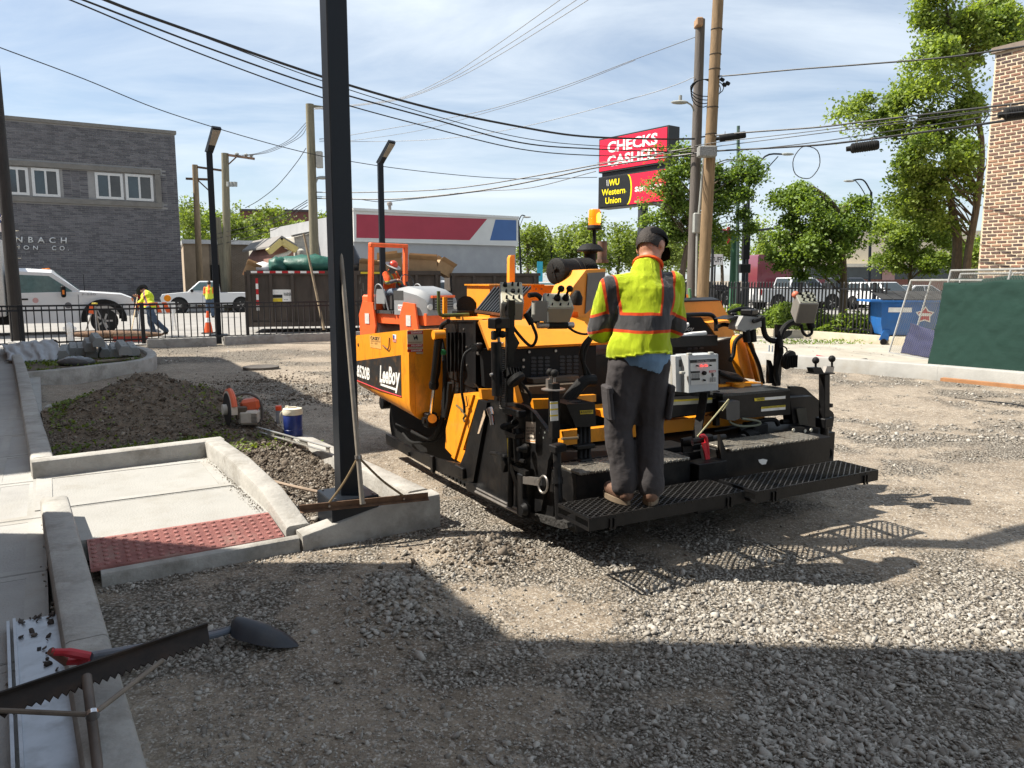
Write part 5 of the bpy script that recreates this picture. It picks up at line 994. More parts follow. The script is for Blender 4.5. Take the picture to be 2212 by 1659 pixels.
def vest_mat(name, base, band, edge, zc_, half, straps, hem, sl=.22, sdrop=.25):
    m = bpy.data.materials.new(name); m.use_nodes = True; nt = m.node_tree; L = nt.links.new; b = nt.nodes['Principled BSDF']; b.inputs['Roughness'].default_value = .85; nw = nt.nodes.new
    b.inputs['Sheen Weight'].default_value = .2
    tc = nw('ShaderNodeTexCoord'); se = nw('ShaderNodeSeparateXYZ'); L(tc.outputs['Object'], se.inputs[0]); X, Y, Z = se.outputs
    def mt(op, a, c=None):
        n = nw('ShaderNodeMath'); n.operation = op
        for i, v in enumerate((a, c)):
            if v is None: continue
            if isinstance(v, (int, float)): n.inputs[i].default_value = v
            else: L(v, n.inputs[i])
        return n.outputs[0]
    ns = nw('ShaderNodeTexNoise'); ns.inputs['Scale'].default_value = 5; L(tc.outputs['Object'], ns.inputs['Vector']); wob = mt('MULTIPLY', mt('SUBTRACT', ns.outputs[0], .5), .025)
    ax = mt('ABSOLUTE', X); zz = mt('ADD', mt('ADD', Z, wob), mt('MULTIPLY', mt('MAXIMUM', mt('SUBTRACT', ax, sl), 0), sdrop))
    dz = mt('ABSOLUTE', mt('SUBTRACT', zz, zc_)); g = mt('LESS_THAN', dz, half); e = mt('LESS_THAN', dz, half + .018)
    for sx, tilt, w_ in straps:
        dx = mt('ABSOLUTE', mt('SUBTRACT', mt('ADD', X, wob), mt('ADD', mt('MULTIPLY', mt('SUBTRACT', Z, zc_), tilt), sx))); ab = mt('GREATER_THAN', Z, zc_ - half)
        g = mt('MAXIMUM', g, mt('MULTIPLY', mt('LESS_THAN', dx, w_), ab)); e = mt('MAXIMUM', e, mt('MULTIPLY', mt('LESS_THAN', dx, w_ + .016), ab))
    e = mt('MAXIMUM', e, mt('LESS_THAN', Z, hem))
    n2 = nw('ShaderNodeTexNoise'); n2.inputs['Scale'].default_value = 9; n2.inputs['Detail'].default_value = 4; L(tc.outputs['Object'], n2.inputs['Vector'])
    r = nw('ShaderNodeValToRGB'); r.color_ramp.elements[0].color = tuple(x * .96 for x in base) + (1,); r.color_ramp.elements[1].color = tuple(min(1, x * 1.03) for x in base) + (1,); L(n2.outputs[0], r.inputs[0])
    m1 = nw('ShaderNodeMix'); m1.data_type = 'RGBA'; L(e, m1.inputs['Factor']); L(r.outputs[0], m1.inputs['A']); m1.inputs['B'].default_value = edge + (1,)
    m2 = nw('ShaderNodeMix'); m2.data_type = 'RGBA'; L(g, m2.inputs['Factor']); L(m1.outputs['Result'], m2.inputs['A']); m2.inputs['B'].default_value = band + (1,); L(m2.outputs['Result'], b.inputs['Base Color'])
    wv = nw('ShaderNodeTexNoise'); wv.inputs['Scale'].default_value = 14; wv.inputs['Detail'].default_value = 3; mp = nw('ShaderNodeMapping'); mp.inputs['Scale'].default_value = (1.4, 1.4, .45); L(tc.outputs['Object'], mp.inputs[0]); L(mp.outputs[0], wv.inputs['Vector'])
    bp = nw('ShaderNodeBump'); bp.inputs['Strength'].default_value = .35; bp.inputs['Distance'].default_value = .03; L(wv.outputs[0], bp.inputs['Height']); L(bp.outputs[0], b.inputs['Normal'])
    return m
skin = M('skin', (.42, .21, .14), .55, var=.12, scale=12); hair = M('dark hair', (.025, .018, .014), .7, var=.4, scale=40, bump=.4, bscale=120)
LIME, ORG, GRY = (.60, .72, .012), (.86, .10, .012), (.10, .10, .105)
trous = M('charcoal work trousers', (.040, .036, .038), .9, var=.12, scale=6, bump=.6, bscale=9, stretch=(1, 1, 1.3))
denim = M('worn denim', (.06, .09, .14), .9, var=.35, scale=7, bump=.4, bscale=20)
def person(name, label, loc, rz, J, shirt, legs, boot, vox, sleeve='elbow', hat=None, loose=1.0, hands=((0, 1, 0), (0, 0, -1)), under=None, gloves=None, longsleeve=None):
    J = {k: (v if k == 'hem' else Vector(v)) for k, v in J.items()}; t = T(name, label, 'person', loc, rz)
    b = B(); up = (J['head'] - J['neck']).normalized()
    cap(b, J['pelvis'], J['chest'], .12, .135); b.ball(J['chest'], .15, 12, (1.2, .75, 1)); cap(b, J['chest'], J['neck'], .09, .055); cap(b, J['neck'], J['head'], .055, .07)
    fw = Vector(J['face']).normalized(); sd = fw.cross(up).normalized(); Qh = Matrix((sd, fw, up)).transposed()
    b.ball(J['head'] + up * .02, .1, 16, (.78, .98, 1.2), Qh); b.ball(J['head'] + fw * .03 - up * .055, .07, 12, (.8, .9, .9), Qh)
    b.ball(J['head'] + fw * .105 - up * .01, .018, 8, (.8, 1, 1.3), Qh)
    for s in (-1, 1): b.ball(J['head'] + sd * .08 * s - up * .005 - fw * .01, .032, 8, (.35, .75, 1.1), Qh)
    for s in 'LR':
        cap(b, J['sh' + s], J['el' + s], .05, .042); cap(b, J['el' + s], J['wr' + s], .043, .028); cap(b, J['chest'] + Vector((0, 0, .06)), J['sh' + s], .07, .05)
        hd = J.get('hd' + s, J['wr' + s] - J['el' + s]); hand(b, J['wr' + s], hd, 1 if s == 'L' else -1, J.get('hc' + s, Vector((0, 0, -1))))
        cap(b, J['hip' + s], J['kn' + s], .085, .055); cap(b, J['kn' + s], J['an' + s], .056, .04); cap(b, J['an' + s], J['an' + s] + J.get('toe' + s, Vector((0, .17, -.03))), .04, .03)
    me = remesh(b, vox, 2); body = mobj('body', me, skin, t, sharp=180)
    for s in (-1, 1): B().ball(J['head'] + fw * .085 + sd * .032 * s + up * .015, .012, 8).obj('eye', M('eye', (.5, .48, .45), .3), t); B().ball(J['head'] + fw * .093 + sd * .032 * s + up * .015, .006, 6).obj('pupil', M('pupil', (.02, .015, .01), .3), t)
    B().box(J['head'] + fw * .095 - up * .055, (.045, .006, .010), Qh, .002).obj('mouth', M('lips', (.30, .11, .09), .6), t)
    hb_ = B(); hb_.ball(J['head'] + up * .03 - fw * .018, .102, 18, (.82, .98, 1.16), Qh); hm = remesh(hb_, max(vox, .008), 2); hc = J['head']
    mobj('hair', trim(hm, lambda c: (c - hc).dot(up) > -.045 + max(0, (c - hc).dot(fw)) * 1.6), hair, t, sharp=180)
    b = B(); k = loose                                               # upper garment
    cap(b, J['pelvis'] + Vector((0, .0, -.02)), J['chest'], .165 * k, .165 * k, 16); b.ball(J['chest'] + Vector((0, .0, .0)), .175 * k, 16, (1.18, .85, 1)); b.ball(J['pelvis'] + Vector((0, 0, .02)), .18 * k, 16, (1.08, .82, .9))
    cap(b, J['chest'] + Vector((0, 0, .08)), J['neck'] - up * .03, .12, .075, 12)
    for s in 'LR':
        cap(b, J['chest'] + Vector((0, 0, .07)), J['sh' + s], .11, .072 * k, 12); e_ = J['el' + s] if sleeve == 'elbow' else J['wr' + s]
        cap(b, J['sh' + s], J['el' + s] + (J['wr' + s] - J['el' + s]) * .12, .075 * k, .076 * k, 12)
        if sleeve == 'long': cap(b, J['el' + s], J['wr' + s], .06, .045, 12)
    me = remesh(b, vox, 4); jit(me, .018, 4.5, 3.0); jit(me, .004, 12, 5.0); trim(me, lambda c: c.z > J['hem'] + .02 * math.sin(c.x * 11 + 1)); so = mobj('vest', me, shirt, t, sharp=180); so.modifiers.new('s', 'SOLIDIFY').thickness = -.006
    if longsleeve:
        b = B()
        for s in 'LR': cap(b, J['el' + s], J['wr' + s], .055, .042, 12)
        mobj('sleeves', remesh(b, vox, 2), longsleeve, t, sharp=180, kind='stuff')
    if under:
        b = B(); cap(b, J['pelvis'], J['chest'], .16 * k, .15, 16); b.ball(J['pelvis'] + Vector((0, 0, -.01)), .175 * k, 16, (1.06, .82, 1)); me = remesh(b, vox, 3); jit(me, .008, 6)
        mobj('undershirt', trim(me, lambda c: J['hem'] - .075 - .05 * max(-.4, c.x / .15) < c.z < J['hem'] + .05), under, t, sharp=180)
    b = B(); b.ball(J['pelvis'], .16 * k, 16, (1.08, .8, .8))         # trousers
    for s in 'LR': cap(b, J['pelvis'].lerp(J['hip' + s], .8), J['kn' + s], .115 * k, .088 * k, 14); cap(b, J['kn' + s], J['an' + s] + Vector((0, 0, .03)), .088 * k, .08 * k, 14)
    me = remesh(b, vox, 4); jit(me, .014, 5, 9.0); jit(me, .005, 13, 2.0); trim(me, lambda c: c.z < J['pelvis'].z + .09 and min((c - J['anL']).length, (c - J['anR']).length) > .06 and c.z > min(J['anL'].z, J['anR'].z) - .045); mobj('trousers', me, legs, t, sharp=180)
    for s in 'LR':
        b = B(); td = J.get('toe' + s, Vector((0, .17, -.03))); a = J['an' + s]; cap(b, a + Vector((0, 0, .05)), a, .052, .05); cap(b, a + Vector((0, 0, -.03)) - td * .2, a + td * .85, .047, .043); me = remesh(b, max(.007, vox * .8), 2); trim(me, lambda c: c.z > a.z - .085); mobj('boot', me, boot, t, sharp=180)
        f_ = Vector((td.x, td.y, 0)).normalized(); r_ = Vector((f_.y, -f_.x, 0)); zb = a.z - .085; ring = [a.xy.to_3d() + f_ * (.07 + .135 * math.cos(q)) + r_ * (.05 * math.sin(q)) for q in np.linspace(0, 2 * math.pi, 18)[:-1]]
        B().prism([Vector((p.x, p.y, zb)) for p in ring], (0, 0, .03)).obj('boot_sole', M('boot sole', (.16, .12, .08), .8, var=.3), t)
    return t, dict(J=J, up=up, fw=fw, sd=sd, Qh=Qh, vox=vox)
def ball_cap(t, I, mat, openback=True):
    J, up, fw, sd, Qh = I['J'], I['up'], I['fw'], I['sd'], I['Qh']; c = J['head'] + up * .045
    vs = []; n, m = 28, 9
    B().grid(lambda u, v: c + Qh @ (Vector((.095 * math.cos(u * 6.2832) * math.cos(v * 1.5), .112 * math.sin(u * 6.2832) * math.cos(v * 1.5), .10 * math.sin(v * 1.5)))), n, m).obj('cap_crown', mat, t)
    q = t.children[-1].data
    if openback: trim(q, lambda p: not ((p - c).dot(fw) < -.06 and .012 < (p - c).dot(up) < .062 and abs((p - c).dot(sd)) < .045))
    t.children[-1].modifiers.new('s', 'SOLIDIFY').thickness = .004
    B().grid(lambda u, v: c + fw * (.075 + v * .10 * math.cos((u - .5) * 2.2)) + sd * (.17 * (u - .5)) * (1 - .1 * v) - up * (.01 + v * .055 + .09 * (u - .5) ** 2), 12, 6).obj('cap_brim', mat, t); t.children[-1].modifiers.new('s', 'SOLIDIFY').thickness = .004
    B().grid(lambda u, v: c - fw * .103 * math.cos((u - .5) * 1.0) + sd * .10 * (u - .5) + up * (.012 - .02 * (1 - v)) , 8, 2).obj('cap_strap', M('grey strap', (.25, .25, .25), .7), t); t.children[-1].modifiers.new('s', 'SOLIDIFY').thickness = .004
capm = M('black cap cloth', (.005, .005, .006), .85, var=.2, bump=.2, spec=.12)
wk = PV.w(.44, .12, .455)
Jw = dict(pelvis=(.01, 0, .90), chest=(.05, .07, 1.22), neck=(.085, .13, 1.445), head=(.125, .20, 1.545), face=(.75, .62, -.42), shL=(-.155, .07, 1.30), shR=(.225, .09, 1.32), elL=(-.215, .12, 1.06), elR=(.275, .15, 1.07), wrL=(-.06, .34, 1.02), wrR=(.22, .38, 1.03),
          hipL=(-.095, 0, .84), hipR=(.10, .01, .84), knL=(-.11, .03, .46), knR=(.085, .02, .46), anL=(-.085, -.01, .085), anR=(.075, -.05, .085), hem=.905, toeL=Vector((-.05, .16, -.03)), toeR=Vector((.06, .16, -.03)))
wt, wi = person('person', 'worker in lime safety vest and black cap standing on the paver walkway, seen from behind', wk, PV.t - R(20), Jw, vest_mat('lime safety shirt', LIME, GRY, ORG, 1.10, .042, [(.13, .16, .036), (-.145, -.16, .03)], .0, .20, .35), trous, M('brown boot leather', (.13, .07, .045), .7, var=.25, scale=14), .009, 'elbow', under=M('blue t-shirt', (.13, .22, .33), .9, var=.12, bump=.3, bscale=25))
ball_cap(wt, wi, capm)
J = wi['J']
ring = []
for q in np.linspace(0, 2 * math.pi, 20)[:-1]: ring.append(J['neck'] - wi['up'] * .012 + wi['sd'] * (.088 * math.cos(q)) + wi['fw'] * (.080 * math.sin(q)) + wi['up'] * (-.02 * math.sin(q)))
B().tube(ring, .011, 6, closed=True).obj('collar', M('hi-vis orange trim', ORG, .8), wt)
for s, x in ((-1, -.19), (1, .178)):
    p = Vector((x, -.01, .61)); B().box(p, (.035, .15, .19), Matrix.Rotation(R(6 * s), 3, 'Y'), .012).obj('cargo_pocket', trous, wt); B().box(p + Vector((.006 * s, 0, .09)), (.04, .15, .05), Matrix.Rotation(R(6 * s), 3, 'Y'), .01).obj('pocket_flap', trous, wt)
# bottle and papers on the tray (things lying on the paver)
def at(c, x, y, b): l = pb1(c, x, y, b); return PV.w(l.x, l.y, l.z)
bt = T('drink_bottle', 'clear plastic bottle lying on the paver tray by the worker', 'bottle', at(C4, 130, 615, 1.2), PV.t); B().lathe([(.02, -.12), (.03, -.11), (.03, .03), (.012, .08), (.012, .1)], (0, 0, .03), (1, -.2, .25), 14).obj('body', M('bottle plastic', (.25, .2, .24), .2, trans=.4), bt); B().cyl((.09, -.02, .055), (.12, -.025, .062), .016).obj('bottle_cap', white, bt)
pr = tag(B().tube([at(C4, 180, 655, 1.2), at(C4, 300, 632, 1.2), at(C4, 420, 622, 1.2)], .02, 10).obj('paper_roll', M('paper', (.7, .69, .66), .8)), 'rolled white paper lying on the paver tray', 'paper roll')
# ============================================================ FENCES
iron = M('black fence paint', (.012, .012, .014), .45, var=.2)
def fence(label, p, q, z0, h, sp, rails, post=2.4, pw=.018, postw=.06, over=.0, spear=False):
    p = Vector((p.x, p.y, z0)); q = Vector((q.x, q.y, z0)); d = q - p; L = d.length; rz = math.atan2(d.y, d.x); t = T('iron_fence', label, 'fence', p, rz)
    for zr in rails: B().b2((0, -.014, zr - .022), (L, .014, zr + .022)).obj('rail', iron, t)
    b = B().b2((-pw / 2, -pw / 2, 0), (pw / 2, pw / 2, h))
    if spear: b.add([(-pw / 2, -pw / 2, h), (pw / 2, -pw / 2, h), (pw / 2, pw / 2, h), (-pw / 2, pw / 2, h), (0, 0, h + .05)], [(0, 1, 4), (1, 2, 4), (2, 3, 4), (3, 0, 4)])
    p0 = b.obj('picket', iron, t); x = sp; p0.location.x = 0
    k = 0
    while x < L:
        c = p0.copy(); COL.objects.link(c); c.location.x = x; x += sp; k += 1
    b = B().box((0, 0, (h + over) / 2), (postw, postw, h + over), None, .006).box((0, 0, h + over + .01), (postw * 1.3, postw * 1.3, .02)); o0 = b.obj('post', iron, t); x = post
    while x < L + .1:
        c = o0.copy(); COL.objects.link(c); c.location.x = min(x, L); x += post
    return t
fence('low black iron fence along the street, in front of the white trucks', f0 - fdir * 5.5 + Vector((0, .05, 0)), f0 + fdir * 7.9 + Vector((0, .05, 0)), .12, 1.05, .165, (.12, .93, 1.04), 2.7, postw=.08, pw=.027)
fence('low black iron fence in front of the brown container and behind the roller', f0 + fdir * 8.1 + Vector((0, .05, 0)), f0 + fdir * 19, .15, 1.05, .165, (.12, .93, 1.04), 2.7, postw=.08, pw=.027)
fence('tall black picket fence with spear tops along the weedy verge', G(1475, 712), G(1915, 742), .16, 1.55, .118, (.2, 1.38), 2.4, postw=.085, spear=True, pw=.036)

# ============================================================ BUILDINGS
def brick_mat(name, c1, c2, mortar, w, h, rough=.9, bump=.4, ms=.012):
    m = bpy.data.materials.new(name); m.use_nodes = True; nt = m.node_tree; L = nt.links.new; b = nt.nodes['Principled BSDF']; b.inputs['Roughness'].default_value = rough; nw = nt.nodes.new
    tc = nw('ShaderNodeTexCoord'); se = nw('ShaderNodeSeparateXYZ'); L(tc.outputs['Object'], se.inputs[0]); ad = nw('ShaderNodeMath'); L(se.outputs[0], ad.inputs[0]); L(se.outputs[1], ad.inputs[1]); cb = nw('ShaderNodeCombineXYZ'); L(ad.outputs[0], cb.inputs[0]); L(se.outputs[2], cb.inputs[1])
    k = nw('ShaderNodeTexBrick'); L(cb.outputs[0], k.inputs['Vector']); k.inputs['Scale'].default_value = 1; k.inputs['Brick Width'].default_value = w; k.inputs['Row Height'].default_value = h; k.inputs['Mortar Size'].default_value = ms
    k.inputs['Color1'].default_value = c1 + (1,); k.inputs['Color2'].default_value = c2 + (1,); k.inputs['Mortar'].default_value = mortar + (1,)
    n = nw('ShaderNodeTexNoise'); n.inputs['Scale'].default_value = .8; n.inputs['Detail'].default_value = 6; L(tc.outputs['Object'], n.inputs['Vector']); q = nw('ShaderNodeMix'); q.data_type = 'RGBA'; q.blend_type = 'OVERLAY'; q.inputs['Factor'].default_value = .35; L(k.outputs[0], q.inputs['A']); L(n.outputs[0], q.inputs['B']); L(q.outputs['Result'], b.inputs['Base Color'])
    bp = nw('ShaderNodeBump'); bp.inputs['Strength'].default_value = bump; bp.inputs['Distance'].default_value = .02; bp.invert = True; L(k.outputs['Fac'], bp.inputs['Height']); L(bp.outputs[0], b.inputs['Normal'])
    return m
def bricks(t, x0, x1, z0, z1, w, h, gap, mats, nmax, holes=(), y=-.02, focus=(0, 0), depth=.03, stack=()):
    cells = []; r = 0; z = z0
    while z + h <= z1 + 1e-6:
        st_ = any(a <= z < b for a, b in stack)
        x = x0 - (w / 2 if r % 2 and not st_ else 0)
        while x < x1:
            a, b = max(x, x0), min(x + w, x1)
            if b - a > .03 and not any(a < hx1 and b > hx0 and z < hz1 and z + h > hz0 for hx0, hx1, hz0, hz1 in holes): cells.append((a + gap / 2, b - gap / 2, z + gap / 2, z + h - gap / 2))
            x += w
        z += h; r += 1
    cells.sort(key=lambda c: (c[0] - focus[0]) ** 2 + (c[2] - focus[1]) ** 2); base = None; rest = [B() for _ in mats]
    for i, (a, b, c, d) in enumerate(cells):
        k = random.randrange(len(mats)); yy = y - random.uniform(0, .008)
        if i < nmax:
            full = abs((b - a) - (w - gap)) < 1e-4
            if full:
                key = ('br', w, h, k)
                if key not in MATS:
                    o = B().b2((-(w - gap) / 2, 0, -(h - gap) / 2), ((w - gap) / 2, depth, (h - gap) / 2)).obj('brick', mats[k], t); MATS[key] = o
                else: o = MATS[key].copy(); COL.objects.link(o); o.parent = t
                o.location = ((a + b) / 2, yy, (c + d) / 2)
            else: B().b2((a, yy, c), (b, yy + depth, d)).obj('brick', mats[k], t)
        else: rest[k].b2((a, yy, c), (b, yy + depth, d))
    for k, b in enumerate(rest):
        if b.v: b.obj('brickwork', mats[k], t, flat=True, recalc=False, kind='stuff')
glassm = M('window glass', (.035, .05, .06), .08, var=.3, scale=.8, spec=.8); frame_w = M('white window frame', (.55, .55, .54), .5, var=.05); stone = M('limestone trim', (.17, .16, .145), .9, var=.15, scale=3)
gcorner = A(397, 640, 46).xy.to_3d(); gdir = Vector((math.cos(R(31)), math.sin(R(31)), 0))
gb_t = T('brick_building', 'dark grey brick building with two pairs of white windows and metal lettering', 'building', gcorner - gdir * 22, R(31))
GB = Frame((gcorner - gdir * 22).xy, 31); GW = 22
def gpt(x, y): return GB.pb((x, y), 0)
ht_ = gpt(386, 291).z
B().b2((0, 0, 0), (GW, 14, ht_)).obj('wall', M('grey mortar', (.27, .265, .26), .95, var=.12, scale=2), gb_t)
B().b2((-.05, -.12, ht_), (GW + .08, .3, ht_ + .18)).obj('coping', stone, gb_t)
holes = []
def gwin(xa, xb, ya, yb):
    a, b = gpt(xa, (ya + yb) / 2), gpt(xb, (ya + yb) / 2); z1, z0 = gpt((xa + xb) / 2, ya).z, gpt((xa + xb) / 2, yb).z; holes.append((a.x, b.x, z0, z1)); return a.x, b.x, z0, z1
wins = []
for xa, xb, ya, yb in ((206, 266, 374, 430.5), (271, 331, 377, 434), (69, 129, 364, 425), (14, 62, 361, 421), (-60, 8, 358, 418)): wins.append(gwin(xa, xb, ya, yb))
zt_, zb_ = max(w_[3] for w_ in wins) + .05, min(w_[2] for w_ in wins) - .05
xr = gpt(335, 400).x; holes.append((0, xr + .35, zt_ - .02, zt_ + .30)); holes.append((0, xr + .35, zb_ - .30, zb_ + .02))
B().b2((0, -.16, zt_), (xr + .3, .05, zt_ + .26)).obj('lintel_band', stone, gb_t); B().b2((0, -.16, zb_ - .26), (xr + .3, .05, zb_)).obj('sill_band', stone, gb_t); B().b2((xr, -.14, zb_ + .002), (xr + .3, .05, zt_ - .002)).obj('window_jamb', stone, gb_t)
for a, b, z0, z1 in wins:
    f_ = B(); e = .14
    f_.b2((a, -.06, z0), (b, .02, z0 + e)).b2((a, -.06, z1 - e), (b, .02, z1)).b2((a, -.06, z0 + e), (a + e, .02, z1 - e)).b2((b - e, -.06, z0 + e), (b, .02, z1 - e)).b2(((a + b) / 2 - .05, -.06, z0 + e), ((a + b) / 2 + .05, .02, z1 - e)); fo = f_.obj('window', frame_w, gb_t)
    B().b2((a + e, -.015, z0 + e), ((a + b) / 2 - .05, -.005, z1 - e)).obj('pane', glassm, fo); B().b2(((a + b) / 2 + .05, -.025, z0 + e), (b - e, -.015, z1 - e)).obj('pane', M('window glass dark', (.06, .06, .06), .15, var=.3, scale=.8), fo)
gbr = [M('grey brick %d' % i, c, .8, var=.15, scale=2) for i, c in enumerate(((.10, .098, .108), (.125, .12, .13), (.085, .083, .092), (.14, .136, .145)))]
fx = gpt(200, 560); bricks(gb_t, 8.2, GW, 0.2, ht_, .40, .105, .024, gbr, 220, holes, focus=(fx.x + 3, fx.z + 1), stack=((zb_, zt_),))
lm = M('aluminium letters', (.55, .55, .54), .5, var=.05)
def gfit(s, x0, y0, x1, y1, yt): a, b, c = gpt(x0, y0), gpt(x1, y1), gpt(x0, yt); a.y = b.y = c.y = -.1; o = fit('lettering', s, a, b - a, c - a, lm, gb_t, bold=.02, ext=0, space=1.9); o.modifiers.new('s', 'SOLIDIFY').thickness = .06
gfit('NBACH', 34, 524, 144, 526, 511); gfit('ION', 40, 539, 82, 540, 530); gfit('CO.', 112, 541, 149, 541.5, 531)
rp_ = [gpt(398, 600).x]
# white store with red and blue band
sx0 = A(765, 560, 41.5); sx1 = A(1114, 560, 47); sd_ = (sx1 - sx0); sd_.z = 0; SL = sd_.length; srz = math.atan2(sd_.y, sd_.x); SF = Frame(sx0.xy, math.degrees(srz))
st = T('store_building', 'pale grey painted store with red and blue stripe band', 'building', sx0.xy.to_3d(), srz); sp_ = lambda x, y: SF.pb((x, y), 0)
stz = sp_(765, 458).z; bz = sp_(765, 517).z
wallm = M('grey painted block', (.33, .34, .355), .85, var=.06, scale=1, bump=.25, bscale=8, dirt=(.42, .43, .43), dscale=.5, damt=.6)
B().b2((0, 0, 0), (SL, 16, stz)).obj('wall', wallm, st); whitem = M('white panel', (.6, .6, .58), .6, var=.05, scale=1)
B().b2((-.02, -.12, bz), (SL + .1, -.002, stz + .06)).obj('fascia_panel', whitem, st); B().b2((-.05, -.2, stz + .062), (SL + .12, .3, stz + .2)).obj('parapet_cap', whitem, st); B().b2((-.03, -.15, bz - .12), (SL + .1, .001, bz - .001)).obj('fascia_lip', whitem, st)
def sq(name, pts, m, y=-.128): B().prism([Vector((q.x, y, q.z)) for q in [sp_(*p) for p in pts]], (0, .006, 0)).obj(name, m, st)
sq('red_stripe', [(768, 463), (1050, 473), (1012, 519), (768, 514)], M('stripe red', (.34, .035, .06), .55, var=.08, scale=1)); sq('blue_stripe', [(1068, 474.5), (1113, 476), (1113, 520), (1056, 519.5)], M('stripe blue', (.05, .12, .30), .55, var=.08, scale=1))
sq('wall_notice', [(941, 553), (962, 554), (962, 571), (941, 570)], white, -.01); sq('wall_notice_header', [(941, 553), (962, 554), (962, 558), (941, 557)], M('notice blue', (.12, .3, .5), .5), -.02)
B().cyl((3.2, 2.5, stz), (3.2, 2.5, stz + .75), .09, n=10).lathe([(.16, 0), (.16, .14), (.1, .2)], (3.2, 2.5, stz + .7), n=10).obj('roof_vent', M('vent metal', (.25, .22, .2), .6), st)
# white block annex
ax0 = A(636, 560, 46); an = T('block_building', 'white concrete block building with slanting parapet behind the container', 'building', ax0.xy.to_3d(), R(31)); AF = Frame(ax0.xy, 31); ap = lambda x, y: AF.pb((x, y), 0)
q = [ap(*p) for p in ((636, 512), (770, 482))]; blockm = brick_mat('white block', (.42, .40, .35), (.46, .44, .39), (.34, .32, .28), .42, .21, ms=.01)
B().prism([(0, 0, 0), (q[1].x, 0, 0), (q[1].x, 0, q[1].z), (q[0].x, 0, q[0].z)], (0, 12, 0)).obj('wall', blockm, an); B().bar(q[0] + Vector((-.15, -.06, .05)), q[1] + Vector((.1, -.06, .05)), .35, .12).obj('parapet_cap', stone, an)
p_ = ap(700, 560); B().lathe([(.25, 0), (.32, .1), (.32, .5), (.2, .6)], ap(652, 545) + Vector((0, -.25, -.4)), n=14).obj('exhaust_fan', M('fan cover', (.35, .34, .3), .6), an); B().b2((p_.x, -.1, p_.z - .5), (p_.x + .3, -.002, p_.z + .5)).obj('meter_box', M('meter grey', (.2, .24, .27), .6), an)
# pink shed with yellow gable
ps = A(598, 580, 43); sh_ = T('gabled_shed', 'pink walled shed with broken yellow gable roof edge', 'shed', ps.xy.to_3d(), R(31)); PF = Frame(ps.xy, 31); pp = lambda x, y: PF.pb((x, y), 0)
a_, b_, c_ = pp(575, 545), pp(602, 522), pp(634, 541)
B().prism([(pp(590, 580).x, 0, 0), (c_.x, 0, 0), (c_.x, 0, c_.z - .1), (b_.x, 0, b_.z - .2), (pp(590, 580).x, 0, pp(590, 550).z)], (0, 6, 0)).obj('wall', M('pink render', (.30, .16, .13), .9, var=.15, scale=1.5), sh_)
for u_, v_ in ((a_, b_), (b_, c_)): B().bar(u_ + Vector((0, -.5, 0)), v_ + Vector((0, -.5, 0)), .5, .32).obj('fascia_board', M('yellow paint', (.55, .45, .17), .7, var=.12, scale=2, dirt=(.3, .25, .15), dscale=2), sh_); B().prism([u_ + Vector((0, -.7, .2)), v_ + Vector((0, -.7, .2)), v_ + Vector((0, 6, .2)), u_ + Vector((0, 6, .2))], (0, 0, .1)).obj('roof', M('shed roof', (.2, .19, .18), .9), sh_)
B().tube([pp(590, 556) + Vector((0, -.3, 0)), pp(618, 548) + Vector((0, -.3, 0)), pp(629, 537) + Vector((0, -.3, 0))], .11, 8).obj('downpipe', M('pipe white', (.5, .5, .47), .5), sh_)
# low tan and brown brick building
lb0 = A(400, 600, 57); lb = T('low_brick_building', 'low tan and brown brick building with white roof edge', 'building', lb0.xy.to_3d(), R(24)); LB = Frame(lb0.xy, 24); lp_ = lambda x, y: LB.pb((x, y), 0)
w1 = lp_(452, 560).x; w2 = lp_(600, 560).x; z1_ = lp_(440, 527).z; z2_ = lp_(540, 529).z
B().b2((0, 0, 0), (w1, 10, z1_)).obj('wall', M('tan render', (.33, .255, .18), .9, var=.25, scale=.8), lb); B().b2((w1 + .003, .05, 0), (w2, 10, z2_)).obj('wall', brick_mat('brown brick', (.13, .10, .075), (.17, .13, .10), (.2, .18, .15), .25, .085), lb)
B().b2((-.1, -.2, z1_ + .002), (w2 + .2, 10, z1_ + .3)).obj('roof', M('white roofing', (.6, .6, .6), .6), lb); B().b2((lp_(455, 580).x, -.05, 0), (lp_(475, 580).x, .04, lp_(465, 572).z)).obj('door', flatblack, lb)
# far red brick range above the trees
fb0 = A(540, 560, 95); fbt = T('red_brick_building', 'far dark red brick building showing above the trees', 'building', fb0.xy.to_3d(), R(8)); FBF = Frame(fb0.xy, 8)
fbz = FBF.pb((600, 457), 0).z; fx0, fx1, fx2 = (FBF.pb((x, 500), 0).x for x in (520, 672, 770)); rb_ = brick_mat('dark red brick', (.13, .04, .03), (.16, .05, .04), (.14, .09, .08), .3, .09)
B().b2((fx0, 0, 0), (fx1, 12, fbz)).obj('wall', rb_, fbt); B().b2((fx1 + .003, .5, 0), (fx2, 12, fbz - .6)).obj('wall', M('dark brown wall', (.06, .045, .045), .9), fbt); B().b2((fx0, -.2, fbz + .002), (fx1, .3, fbz + .25)).obj('coping', M('dark coping', (.06, .05, .05), .8), fbt)
